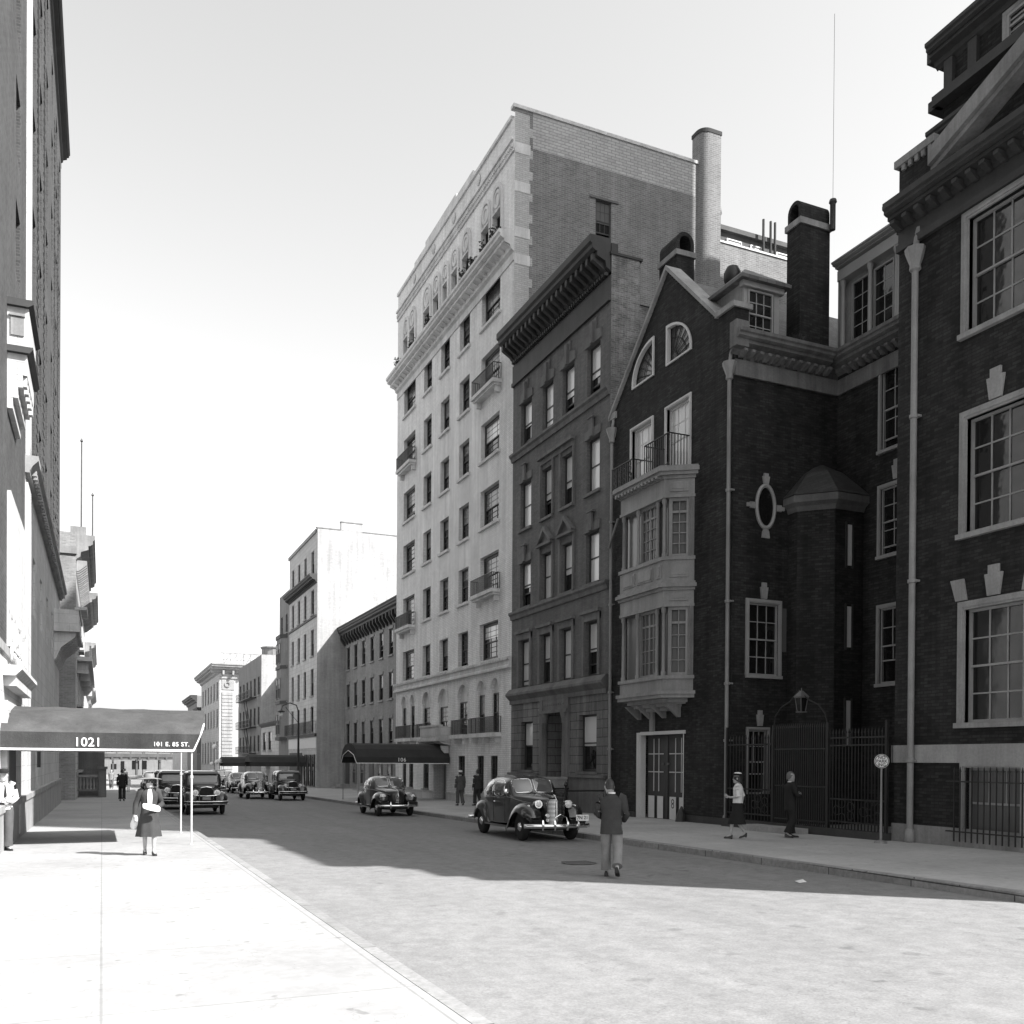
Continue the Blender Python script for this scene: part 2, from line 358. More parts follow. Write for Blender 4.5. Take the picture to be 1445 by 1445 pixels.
def window(parent, F, u0, u1, v0, v1, nx=1, ny=1, rev=0.2, fm='sash_dark', shade=0.0, shade_mat='shade_glass', fw=0.07, mt=0.03, casing=0.0, cas_m='white_paint', sill=None, sill_m='stone_trim', rail=0.05, arch=None, sill_h=0.12, sill_d=0.12):
    """double-hung sash window set back in its opening: window > pane, window_shade, casing, sill"""
    w, h = u1-u0, v1-v0
    F0 = Fac(F.k, 0.0)
    base = F.P((u0+u1)/2, v0, 0.0)
    lift = round(h*random.choice((.12, .2, .3)), 2) if rail and rev > .1 and h < 3 and random.random() < .22 else 0.0
    key = (F.k, round(w, 2), round(h, 2), nx, ny, rev, fm, round(shade, 2), shade_mat, fw, mt, casing, cas_m, sill, sill_m, rail, arch, random.randrange(3), lift)
    if key not in _wcache:
        W2 = w/2; f = MB(); D = -rev
        B = lambda m_, a, b, c, d, e, g: F0.box(m_, a, b, c, d, e, g)
        B(f, -W2, -W2+fw, 0, h, D, D+0.09); B(f, W2-fw, W2, 0, h, D, D+0.09)
        B(f, -W2+fw, W2-fw, 0, fw*1.2, D, D+0.09); B(f, -W2+fw, W2-fw, h-fw, h, D, D+0.09)
        mid = h*0.5
        if rail: B(f, -W2+fw, W2-fw, mid-rail/2, mid+rail/2, D+0.005, D+0.075)
        iw = w-2*fw
        if lift: B(f, -W2+fw, W2-fw, lift, lift+fw*.9, D+0.005, D+0.06)
        for half in ((0.0, mid), (mid, h)) if rail else ((0.0, h),):
            dd = D+(0.02 if half[0] == 0 else 0.045)
            lo, hi = half
            if lo == 0 and lift: lo, hi = lift, mid+lift
            lo2 = lo+(fw*1.2 if lo < mid*.9 else rail/2); hi2 = hi-(fw if hi == h else rail/2)
            for i in range(1, nx):
                x = -W2+fw+iw*i/nx; B(f, x-mt/2, x+mt/2, lo2, hi2, dd-0.012, dd+0.012)
            for j in range(1, ny):
                y = lo2+(hi2-lo2)*j/ny; B(f, -W2+fw, W2-fw, y-mt/2, y+mt/2, dd-0.010, dd+0.010)
        if arch:
            f.v = [p for p in f.v]
        g = MB(); tl = [random.uniform(-0.006, 0.006) for _ in range(4)]
        sections = ((lift, mid+lift, 0.012, tl[0], tl[1]), (mid, h, 0.035, tl[2], tl[3])) if rail else ((0, h, 0.02, tl[0], tl[1]),)
        for lo, hi, dd, t1, t2 in sections:
            g.quad(F0.P(-W2+fw*.6, lo+.02, D+dd), F0.P(W2-fw*.6, lo+.02, D+dd+t1), F0.P(W2-fw*.6, hi-.02, D+dd+t1+t2), F0.P(-W2+fw*.6, hi-.02, D+dd+t2))
        if lift: g.quad(F0.P(-W2+.01, .02, D-.04), F0.P(W2-.01, .02, D-.04), F0.P(W2-.01, lift+.1, D-.04), F0.P(-W2+.01, lift+.1, D-.04))  # dark sheet behind a raised sash, standing for the unlit room
        s = None
        if shade > 0:
            s = MB(); z0 = h*(1-shade); z0 = min(z0, h-fw*1.5)
            s.quad(F0.P(-W2+fw*.7, z0, D+.048), F0.P(W2-fw*.7, z0, D+.048), F0.P(W2-fw*.7, h-fw*.6, D+.048), F0.P(-W2+fw*.7, h-fw*.6, D+.048))
        c = None
        if casing:
            c = MB(); k = casing
            B(c, -W2-k, -W2, -0.0, h+k, -rev+.1, 0.05); B(c, W2, W2+k, -0.0, h+k, -rev+.1, 0.05); B(c, -W2, W2, h, h+k, -rev+.1, 0.05)
            B(c, -W2-k*.5, -W2-k*.2, 0, h+k*.6, 0.05, 0.07); B(c, W2+k*.2, W2+k*.5, 0, h+k*.6, 0.05, 0.07); B(c, -W2-k*.2, W2+k*.2, h+k*.3, h+k*.6, 0.05, 0.07)
        sl = None
        if sill is not None:
            sl = MB(); B(sl, -W2-sill, W2+sill, -sill_h, 0, -rev+.1, sill_d)
        _wcache[key] = (f.mesh('window', M[fm]), g.mesh('pane', M['glass']), s and s.mesh('window_shade', M[shade_mat]), c and c.mesh('casing', M[cas_m]), sl and sl.mesh('sill', M[sill_m]))
    ms = _wcache[key]; pl = wloc(parent)
    o = bpy.data.objects.new('window', ms[0]); COL.objects.link(o); o.parent = parent; o.location = Vector(base)-pl
    for nm, me in zip(('pane', 'window_shade', 'casing', 'sill'), ms[1:]):
        if me:
            ch = bpy.data.objects.new(nm, me); COL.objects.link(ch); ch.parent = o
    return o
def railing(parent, F, u0, u1, v0, v1, d, gap=0.11, r=0.012, m='iron', name='balcony_railing', ret=True):
    mb = MB(); n = max(2, int((u1-u0)/gap))
    F.box(mb, u0, u1, v1-.03, v1, d-.025, d+.025); F.box(mb, u0, u1, v0+.05, v0+.075, d-.012, d+.012)
    for i in range(n+1):
        u = u0+(u1-u0)*i/n; F.box(mb, u-r, u+r, v0, v1-.03, d-r, d+r)
    if ret:
        for u in (u0, u1):
            F.box(mb, u-.02, u+.02, v1-.03, v1, .0, d-.025)
            k = max(1, int(d/gap))
            for i in range(k): F.box(mb, u-r, u+r, v0, v1-.03, d*i/k+.01, d*i/k+.01+2*r)
    return mb.build(name, M[m], parent)
# ================================================================== RIGHT SIDE OF THE STREET
FR = Fac('R', LINE_R)
CORN = [(0, 0), (0, .95), (.95, .95), (.95, .80), (.85, .74), (.85, .62), (.70, .55), (.62, .55), (.62, .40), (.25, .30), (.20, .12), (.06, .05)]
def cornice_prof(z0, z1, dep, prof=CORN): return [(d/.95*dep, z0+v/.95*(z1-z0)) for d, v in prof]
def modillions(mb, F, u0, u1, z0, z1, dep, step, w):
    n = int((u1-u0)/step)
    for i in range(n+1):
        u = u0+(u1-u0)*i/n
        a = F.P(u-w/2, z0, 0); mb.loft([[F.P(u-w/2, z1, 0.02), F.P(u-w/2, z1, dep), F.P(u-w/2, z1-(z1-z0)*.4, dep), F.P(u-w/2, z0, .12), F.P(u-w/2, z0, .02)],
                                        [F.P(u+w/2, z1, 0.02), F.P(u+w/2, z1, dep), F.P(u+w/2, z1-(z1-z0)*.4, dep), F.P(u+w/2, z0, .12), F.P(u+w/2, z0, .02)]])
def shell(mb, x0, x1, y0, y1, z0, z1, faces='nsewt'):
    """remaining faces of a building block: w=-x  e=+x  s=-y  n=+y  t=roof"""
    if 'w' in faces: mb.quad((x0, y0, z0), (x0, y1, z0), (x0, y1, z1), (x0, y0, z1))
    if 'e' in faces: mb.quad((x1, y0, z0), (x1, y1, z0), (x1, y1, z1), (x1, y0, z1))
    if 's' in faces: mb.quad((x0, y0, z0), (x1, y0, z0), (x1, y0, z1), (x0, y0, z1))
    if 'n' in faces: mb.quad((x0, y1, z0), (x1, y1, z0), (x1, y1, z1), (x0, y1, z1))
    if 't' in faces: mb.quad((x0, y0, z1), (x1, y0, z1), (x1, y1, z1), (x0, y1, z1))
    return mb
def downpipe(parent, x, y, z0, z1, collars, r=.075, m='pipe_grey', hopper=True):
    mb = MB(); mb.lathe([(r, z0), (r, z1)], (x, y, 0), 10)
    for z in collars: mb.lathe([(r, z-.05), (r+.03, z-.04), (r+.03, z+.04), (r, z+.05)], (x, y, 0), 10); mb.box(x, x+.14, y-.13, y+.13, z-.025, z+.025)
    mb.lathe([(r+.02, z0), (r+.05, z0+.05), (r+.03, z0+.3), (r, z0+.34)], (x, y, 0), 10)
    if hopper: mb.lathe([(r, z1-.05), (r+.06, z1), (r+.05, z1+.12), (r+.16, z1+.42), (r+.17, z1+.52), (r+.10, z1+.54)], (x, y, 0), 8); mb.tube([(x, y, z1+.5), (x+.05, y, z1+.8), (x+.12, y, z1+1.05)], r*.9, 8)
    return mb.build('downpipe', M[m], parent, smooth=True)

# ------------------------------------------------------------------ white brick apartment house, number 106
def build_106():
    t = thing('apartment_building', 'tallest pale brick apartment house with arched attic windows and heavy bracketed cornice', 'apartment building', (18.2, 51, gz(51)))
    Y0, Y1, ZT = 41.5, 60.9, 33.1
    cols = [(56.95, 59.4), (53.75, 55.25), (50.6, 52.1), (47.4, 48.95), (43.2, 45.7)]
    ops = []; wins = []
    for k in range(6):
        z0 = 7.08+3.48*k; h = 1.92
        if k == 0: h = 1.9
        for c, (a, b) in enumerate(cols):
            big = c in (0, 4)
            zz0, zz1 = (z0, z0+h+(0.05 if big else 0.0))
            ops.append((a, b, zz0, zz1)); wins.append((a, b, zz0, zz1, big, k, c))
    arch = [(43.0, 43.98), (44.9, 45.88), (47.4, 48.8), (50.5, 52.1), (53.7, 55.1), (56.75, 57.65), (58.5, 59.5)]
    for a, b in arch: ops.append((a, b, 3.35, 6.1, 'arch'))
    gnd = [(43.15, 44.1), (45.0, 45.95), (47.75, 48.8), (53.9, 54.95), (57.0, 57.9), (58.5, 59.3)]
    for a, b in gnd: ops.append((a, b, 0.2, 2.17))
    ops.append((50.75, 53.0, -0.6, 2.0, None, 0.7))
    att = [(43.0, 44.05), (44.55, 45.6), (47.4, 48.45), (49.2, 50.15), (50.85, 51.65), (52.35, 53.35), (54.0, 55.2), (57.0, 58.05), (58.4, 59.35)]
    for a, b in att: ops.append((a, b, 27.6, 29.5, None, .3))
    f = MB(); wall(f, FR, Y0, Y1, -0.7, ZT, ops, 0.34)
    f.build('street_wall', M['white_brick'], t)
    # flank and rear
    s = MB(); FW = Fac('W', Y0)
    wall(s, FW, 18.2, 30.2, -0.7, 33.5, [(22.65, 23.55, 28.15, 30.2)], 0.2)
    wall(s, FW, 30.2, 37, -0.7, 29.75, [], 0.2)
    shell(s, 18.2, 37, Y0, Y1, -.7, 29.75, 'ne')
    s.build('flank_wall', M['common_brick'], t)
    r = MB(); shell(r, 18.5, 36.8, Y0+.3, Y1-.3, 0, 29.6, 't'); r.box(18.5, 30.2, Y0+.3, Y1-.3, 29.6, 32.0)
    r.build('roof', M['tar'], t)
    # pale bond at the corner, toothed into the flank, and pale parapet courses
    q = MB(); z = -0.6; i = 0
    while z < 33.0:
        hh = 0.42 if i % 2 else 0.62
        FW.box(q, 18.2, 18.98+(0.17 if i % 2 else 0.0), z, min(z+hh, 33.49), 0.0, 0.012); z += hh; i += 1
    q.build('corner_bond', M['pale_side_brick'], t)
    q = MB(); FW.box(q, 19.15, 28.6, 31.75, 33.49, 0.0, 0.010); q.build('parapet_courses', M['parapet_brick'], t)
    q = MB()
    for z in (31.35, 29.5, 27.3, 26.0): FW.box(q, 18.2, 19.02, z, z+.5, 0.012, 0.03)
    q.build('corner_blocks', M['pale_trim'], t)
    c = MB()
    x = 18.1
    while x < 28.5: c.box(x, x+1.02, Y0-.06, Y0+.3, 33.5, 33.66); x += 1.035
    c.box(18.1, 18.5, Y0+.3, Y1, 33.1, 33.28); c.box(18.24, 18.5, Y0+.02, Y1, 32.0, 33.1)
    for a, b, h in ((47.0, 49.6, .35), (49.6, 55.0, .55), (55.0, 57.2, .3)): c.box(18.15, 18.5, a, b, 33.28, 33.28+h)
    c.box(30.2, 37, Y0-.05, Y0+.25, 29.75, 29.85)
    c.build('copings', M['pale_trim'], t)
    # main cornice
    k = MB(); FR.mould(k, cornice_prof(26.55, 27.5, .82), Y0-.02, Y1+.02); FR.box(k, Y0, Y1, 26.15, 26.5, 0, .06); FR.box(k, Y0-.02, Y1+.02, 27.5, 27.58, 0, .5)
    modillions(k, FR, Y0+.2, Y1-.2, 26.72, 27.12, .55, .58, .24)
    k.build('cornice', M['pale_trim'], t)
    k = MB(); FR.box(k, Y0, Y1, 31.55, 31.95, 0, .07); FR.box(k, Y0, Y1, 31.95, 32.07, 0, .16)
    n = 96
    for i in range(n): u = Y0+(Y1-Y0)*(i+.5)/n; FR.box(k, u-.05, u+.05, 31.62, 31.8, .07, .13)
    FR.box(k, Y0, Y1, 31.42, 31.5, 0, .09)
    k.build('dentil_band', M['pale_trim'], t)
    k = MB(); FR.mould(k, [(0, 6.45), (0, 7.0), (.22, 7.0), (.22, 6.9), (.12, 6.8), (.12, 6.62), (.2, 6.55), (.2, 6.45)], Y0-.02, Y1+.02)
    for i in range(66): u = Y0+.15+i*.292; FR.box(k, u-.07, u+.07, 6.84, 6.99, .22, .25)
    k.build('belt_course', M['pale_trim'], t)
    # parapet shields
    for u in (46.2, 50.0, 53.5, 57.3):
        e = MB(); e.ell(FR.P(u, 32.65, .04), .07, .24, .30, 10, 6); e.lathe([(.20, 0), (.27, .04), (.24, .09)], FR.P(u, 32.65, .1), 14, 'x'); e.build('shield', M['pale_trim'], t, smooth=True)
    # sash windows
    for a, b, z0, z1, big, kk, c in wins:
        bal = (c == 4 and kk in (1, 4)) or (c == 0 and kk in (1, 4))
        window(t, FR, a, b, z0, z1, 3 if big else 2, 3 if big else 3, .32, 'sash_dark', shade=(random.choice((0, .3, .5)) if not big else random.choice((0, .4, .5, .5))), shade_mat='shade_glass' if big and random.random() < .4 else 'curtain_glass',
               fw=.075 if not big else .16, mt=.028, sill=None if bal else .12, sill_m='pale_trim', sill_d=.13, sill_h=.14)
        if bal:
            p = MB(); FR.box(p, a-.25, b+.25, z0-.22, z0-.04, 0, .5); FR.box(p, a-.18, b+.18, z0-.34, z0-.22, 0, .38)
            for u in (a, b): FR.box(p, u-.1, u+.1, z0-.62, z0-.34, 0, .25)
            p.build('balcony_slab', M['pale_trim'], t)
            railing(t, FR, a-.2, b+.2, z0-.04, z0+.78, .45)
    for a, b in arch:
        w = b-a; zs = 6.1-w/2
        window(t, FR, a+.0, b-.0, 3.35, zs-.25, 2, 3, .20, 'sash_dark', shade=random.choice((0, .3, .5)), shade_mat='curtain_glass', fw=.07)
        p = MB(); pts = arch_pts(a, b, 3.35, 6.1, 'arch'); p.poly([FR.P(u, v, -.15) for u, v in pts]+[FR.P(b, zs-.25, -.15), FR.P(a, zs-.25, -.15)])
        p.build('tympanum', M['pale_trim'], t)
        p = MB(); o = [(a-.12+(w+.24)/2+(w/2+.13)*math.cos(PI*(1-i/14)), zs+(w/2+.13)*math.sin(PI*i/14)) for i in range(15)]; inn = [(a+w/2+w/2*math.cos(PI*(1-i/14)), zs+w/2*math.sin(PI*i/14)) for i in range(15)]
        p.loft([[FR.P(*o[i], .001), FR.P(*o[i], .05), FR.P(*inn[i], .05), FR.P(*inn[i], .001)] for i in range(15)]); p.build('arch_ring', M['pale_trim'], t)
    groups = ((42.75, 46.15), (47.2, 49.0), (53.55, 55.3), (56.5, 59.75))
    for a, b in groups:
        p = MB(); FR.box(p, a-.1, b+.1, 3.12, 3.33, 0, .42)
        n = 2 if b-a < 2 else 3
        for i in range(n): u = a+.15+(b-a-.3)*i/(n-1); FR.box(p, u-.09, u+.09, 2.82, 3.12, 0, .28)
        p.build('balcony_slab', M['pale_trim'], t); railing(t, FR, a, b, 3.33, 4.15, .36)
    p = MB(); FR.box(p, 49.95, 54.2-.75, 3.02, 3.16, 0, .8); FR.mould(p, cornice_prof(2.75, 3.02, .7), 50.0, 53.4)
    FR.box(p, 50.0, 53.4, 3.16, 3.85, .55, .72); FR.box(p, 49.97, 53.43, 3.85, 3.95, .5, .77)
    for u in (50.0, 53.22): FR.box(p, u, u+.18, 3.16, 3.85, 0, .55)
    FR.box(p, 50.5, 52.9, 3.3, 3.72, .72, .75)
    for u in (50.2, 53.0): p.loft([[FR.P(u, 2.75, .05), FR.P(u, 2.75, .5), FR.P(u, 2.5, .45), FR.P(u, 2.05, .12), FR.P(u, 2.0, .05)], [FR.P(u+.22, 2.75, .05), FR.P(u+.22, 2.75, .5), FR.P(u+.22, 2.5, .45), FR.P(u+.22, 2.05, .12), FR.P(u+.22, 2.0, .05)]])
    p.build('stone_balcony', M['limestone'], t)
    # basement storey
    for a, b in gnd:
        window(t, FR, a, b, .2, 2.17, 2, 3, .2, 'sash_dark', shade=0, sill=.08)
        p = MB()
        for i in range(5): u = a+.08+(b-a-.16)*i/4; FR.box(p, u-.012, u+.012, .22, 2.15, -.06, -.036)
        p.build('window_bars', M['iron'], t)
    p = MB(); FR.box(p, Y0, 50.65, -.7, .02, .0, .05); FR.box(p, 53.1, Y1, -.7, .02, .0, .05); FR.box(p, 53.1, Y1, .02, .1, 0, .09); FR.box(p, Y0, 50.65, .02, .1, 0, .09)
    p.build('plinths', M['limestone'], t)
    d = MB(); FR.box(d, 51.0, 52.9, -.55, 1.95, -.68, -.62); FR.box(d, 51.9, 51.94, -.5, 1.9, -.62, -.60)
    for u in (51.1, 52.05):
        for v0_, v1_ in ((-.4, .4), (.55, 1.8)): FR.box(d, u, u+.75, v0_, v1_, -.62, -.60)
    dd = d.build('door', M['door_pale'], t); h = MB(); h.ell(FR.P(51.86, .6, -.55), .04, .03, .05); h.build('handle', M['chrome'], dd)
    # attic: arched surrounds with roundels above square windows
    for a, b in att:
        w = b-a; m = (a+b)/2; zs = 30.1; ro = w/2+.16
        window(t, FR, a+.02, b-.02, 27.6, 29.48, 1, 2, .24, 'sash_dark', shade=0, fw=.06)
        p = MB(); rin = w/2-.02
        arc = lambda r: [(m+r*math.cos(PI*(1-i/14)), zs+r*1.25*math.sin(PI*i/14)) for i in range(15)]
        O = [(m-ro, 27.6)]+arc(ro)+[(m+ro, 27.6)]; I = [(m-rin, 27.6)]+arc(rin)+[(m+rin, 27.6)]
        p.loft([[FR.P(*O[i], .001), FR.P(*O[i], .11), FR.P(*I[i], .11), FR.P(*I[i], .001)] for i in range(len(O))])
        p.lathe([(w*.22, 0), (w*.28, -.10), (w*.42, -.10), (w*.44, 0)], FR.P(m, 30.18, .0), 16, 'x', cap=False)
        p.ell(FR.P(m, 30.18, .04), .05, w*.2, .26, 10, 6)
        FR.box(p, a-.02, b+.02, 29.5, 29.6, 0, .13)
        p.build('roundel_surround', M['pale_trim'], t, smooth=True)
    # flank window
    window(t, FW, 22.65, 23.55, 28.15, 30.2, 3, 2, .15, 'sash_dark', shade=.55, shade_mat='curtain_glass', sill=.05)
    l = MB(); FW.box(l, 22.3, 23.95, 30.2, 30.3, 0, .06); l.build('lintel', M['iron_grey'], t)
    # chimney with a rounded corner
    pl = [(28.75, 42.0)]+[(28.75+.5*(1-math.cos(PI/2*i/6)), 41.1+.5*(1-math.sin(PI/2*i/6))) for i in range(7)]+[(29.95, 41.1), (29.95, 42.0)]
    ch = MB(); ch.prism(pl, 'z', 20, 35.1); cho = ch.build('chimney', M['common_brick'], t, smooth=True, sharp=50)
    cp = MB(); cx, cy = 29.3, 41.5; cp.prism([(cx+(x-cx)*1.07, cy+(y-cy)*1.06) for x, y in pl], 'z', 35.1, 35.3); cp.build('chimney_cap', M['tar'], cho)
    # penthouse behind the flank parapet, vents
    p = MB(); p.box(30.25, 36.9, 42.6, 58, 29.62, 31.1); p.box(30.21, 37.0, 42.4, 58.2, 31.1, 31.35); p.build('penthouse', M['far_dark'], t)
    for a in (31.4, 33.0, 34.8): window(t, Fac('W', 42.6), a, a+1.0, 30.0, 30.75, 1, 1, -.02, 'white_paint', shade=.7, fw=.06)
    v = MB()
    for a in (33.6, 34.1, 34.4): v.lathe([(.07, 29.6), (.07, 32.1)], (a, 42.15, 0), 8)
    v.build('vent_pipes', M['iron'], t)
    v = MB(); v.lathe([(.14, 29.6), (.14, 31.6), (.2, 31.7), (.16, 32.0), (.05, 32.4), (.02, 32.8)], (30.6, 42.2, 0), 10); v.build('flue', M['iron_grey'], t, smooth=True)
    return t
b106 = build_106()

# ------------------------------------------------------------------ brownstone
def build_brownstone():
    t = thing('brownstone_house', 'narrow four-storey brownstone with deep black bracketed cornice, squeezed beside the pale apartment house', 'row house', (18.2, 36.7, gz(36.7)))
    Y0, Y1 = 32.02, 41.48
    cols = [(32.85, 33.95), (35.1, 36.2), (37.1, 38.2), (39.35, 40.55)]
    rows = [(5.4, 7.6), (9.15, 11.25), (12.83, 15.05), (16.75, 18.82)]
    ops = [(a, b, z0, z1) for z0, z1 in rows for a, b in cols]
    f = MB(); wall(f, FR, Y0, Y1, 5.05, 20.2, ops, .28); f.build('street_wall', M['brown_brick'], t)
    g = MB(); wall(g, FR, Y0, Y1, -.6, 5.0, [(32.95, 34.45, 1.5, 3.83), (39.0, 40.3, 1.5, 3.75), (35.75, 37.65, 1.0, 4.1, None, .9)], .3); g.build('rusticated_base', M['rusticated'], t)
    s = MB(); shell(s, 18.2, 33, Y0, Y1, -.6, 20.0, 'se'); s.box(18.2, 19.5, Y0-.001, Y0+.5, 20.0, 21.75)
    s.build('party_wall', M['rough_brick'], t)
    c = MB(); c.box(18.15, 19.6, Y0-.05, Y0+.55, 21.75, 21.85); c.build('coping', M['dark_trim'], t)
    r = MB(); shell(r, 18.3, 32.9, Y0, Y1, 0, 20.05, 't'); r.build('roof', M['tar'], t)
    # cornice
    k = MB(); FR.mould(k, cornice_prof(21.1, 22.3, .92), Y0+.05, Y1-.02); FR.box(k, Y0, Y1, 19.95, 20.12, 0, .12); FR.box(k, Y0, Y1, 20.12, 20.95, 0, .05); FR.box(k, Y0+.05, Y1-.02, 22.3, 22.38, 0, .92); FR.box(k, Y0, Y1, 20.2, 22.2, -.3, 0)
    modillions(k, FR, Y0+.3, Y1-.25, 21.15, 21.75, .72, .44, .17)
    for i in range(46): u = Y0+.2+i*.2; FR.box(k, u-.05, u+.05, 20.98, 21.1, .05, .2)
    k.build('cornice', M['dark_trim'], t)
    b = MB()
    for z, d in ((16.45, .22), (8.85, .20)): FR.mould(b, [(0, z-.15), (0, z+.2), (d, z+.2), (d, z+.1), (d*.6, z+.02), (d*.4, z-.15)], Y0, Y1)
    FR.mould(b, [(0, 4.62), (0, 5.35), (.12, 5.35), (.32, 5.12), (.32, 5.02), (.2, 4.9), (.1, 4.8), (.1, 4.62)], Y0, Y1)
    b.build('belt_courses', M['brown_trim'], t)
    for ri, (z0, z1) in enumerate(rows):
        for ci, (a, b_) in enumerate(cols):
            window(t, FR, a, b_, z0, z1, 1, 1, .26, 'sash_dark', shade=random.choice((.55, .62, .95, .95, .9)), fw=.08, sill=None if ri in (0, 3) else .12, sill_m='brown_trim', rail=.06)
    # hoods, keystones and pediments
    h = MB()
    for ci, (a, b_) in enumerate(cols):
        z = 18.82; m = (a+b_)/2
        h.loft([[FR.P(a-.15, z, .001), FR.P(a-.15, z+.35, .001), FR.P(m-.22, z+.5, .001), FR.P(m-.28, z+.95, .001), FR.P(m+.28, z+.95, .001), FR.P(m+.22, z+.5, .001), FR.P(b_+.15, z+.35, .001), FR.P(b_+.15, z, .001)],
                [FR.P(a-.15, z, .07), FR.P(a-.15, z+.35, .07), FR.P(m-.22, z+.5, .07), FR.P(m-.28, z+.95, .07), FR.P(m+.28, z+.95, .07), FR.P(m+.22, z+.5, .07), FR.P(b_+.15, z+.35, .07), FR.P(b_+.15, z, .07)]])
        FR.box(h, m-.10, m+.10, z, z+.85, .07, .16)
        FR.box(h, a-.25, b_+.25, 7.92, 8.05, 0, .18); FR.box(h, a-.2, a-.02, 5.4, 7.9, .0, .08); FR.box(h, b_+.02, b_+.2, 5.4, 7.9, 0, .08); FR.box(h, a-.2, b_+.2, 7.62, 7.92, .0, .07)
    for a, b_ in (cols[0], cols[3]):
        for z in (15.05, 11.25):
            m = (a+b_)/2; FR.box(h, a-.12, b_+.12, z+.001, z+.35, 0, .06); FR.box(h, m-.14, m+.14, z+.02, z+.75, .06, .15); FR.box(h, m-.24, m+.24, z+.75, z+.82, 0, .18)
    for z0, z1 in (rows[2],):
        FR.box(h, 34.95, 38.35, z1+.42, z1+.56, 0, .22); FR.box(h, 35.0, 38.3, z1+.2, z1+.42, 0, .08)
        for u in (34.98, 36.25, 36.95, 38.22): FR.box(h, u, u+.1, z0, z1+.2, 0, .09)
    for a, b_ in cols[1:3]:
        m = (a+b_)/2; z = rows[1][1]; FR.box(h, a-.2, b_+.2, z+.3, z+.42, 0, .2)
        h.loft([[FR.P(a-.25, z+.42, d), FR.P(m, z+1.15, d), FR.P(b_+.25, z+.42, d), FR.P(b_+.02, z+.42, d), FR.P(m, z+.95, d), FR.P(a-.02, z+.42, d)] for d in (.01, .22)])
        h.loft([[FR.P(a, z+.42, d), FR.P(m, z+.95, d), FR.P(b_, z+.42, d)] for d in (.005, .06)])
        FR.box(h, a-.18, a-.03, z-2.1, z+.3, 0, .08); FR.box(h, b_+.03, b_+.18, z-2.1, z+.3, 0, .08)
    h.build('window_hoods', M['brown_trim'], t)
    # entrance
    e = MB(); FR.box(e, 35.3, 35.62, .95, 4.62, 0, .1); FR.box(e, 37.8, 38.1, .95, 4.62, 0, .1); FR.box(e, 35.62, 37.8, 4.1, 4.62, 0, .08); FR.box(e, 35.3, 38.1, 4.02, 4.16, .1, .18)
    for i in range(9): u = 35.8+i*.22; e.ell(FR.P(u, 4.4, .08), .03, .08, .06, 8, 5)
    for u in (35.72, 37.68): e.lathe([(.17, 1.0), (.17, 1.1), (.13, 1.16), (.125, 2.5), (.115, 3.55), (.15, 3.6), (.13, 3.66), (.21, 3.95), (.21, 4.02)], FR.P(u, 0, .02), 12)
    e.build('door_surround', M['brown_trim'], t, smooth=True)
    d = MB(); FR.box(d, 35.8, 37.6, 1.0, 4.0, -.86, -.8)
    for u in (35.9, 36.75):
        for a, b_ in ((1.1, 1.9), (2.05, 3.3)): FR.box(d, u, u+.72, a, b_, -.8, -.77)
    dd = d.build('door', M['door_wood'], t); hh = MB(); hh.ell(FR.P(36.66, 2.0, -.74), .03, .03, .05); hh.build('handle', M['hub_metal'], dd)
    window(t, FR, 32.95, 34.45, 1.5, 3.83, 1, 1, .28, 'sash_dark', shade=.55, fw=.08, sill=.1, sill_m='brown_trim', rail=.06)
    window(t, FR, 39.0, 40.3, 1.5, 3.75, 1, 1, .28, 'sash_dark', shade=.5, fw=.08, sill=.1, sill_m='brown_trim', rail=.06)
    p = MB(); FR.box(p, Y0, 35.2, -.6, 1.25, 0, .12); FR.box(p, 38.2, Y1, -.6, 1.25, 0, .12); FR.box(p, Y0, 35.2, 1.25, 1.36, 0, .2); FR.box(p, 38.2, Y1, 1.25, 1.36, 0, .2); p.build('plinths', M['brown_trim'], t)
    return t
brown = build_brownstone()
# stoop of the brownstone
st = MB()
for i in range(7): st.box(18.2-.3*(7-i)-.05, 18.15, 35.6, 37.8, sz(36.7)-.2, sz(36.7)+.17*(i+1))
stoop = st.build('stoop', M['brownstone'], None); tag(stoop, 'brown stone steps rising from the pavement to the columned brownstone door', 'steps')
wl = MB(); wl.box(16.2, 18.05, 35.2, 35.55, -.5, 1.15); wl.box(16.1, 18.05, 35.15, 35.6, 1.15, 1.25); wl.build('side_wall', M['stone_trim'], stoop)
wl = MB(); wl.box(16.2, 18.05, 37.85, 38.2, -.5, 1.15); wl.box(16.1, 18.05, 37.8, 38.25, 1.15, 1.25); wl.build('side_wall', M['stone_trim'], stoop)
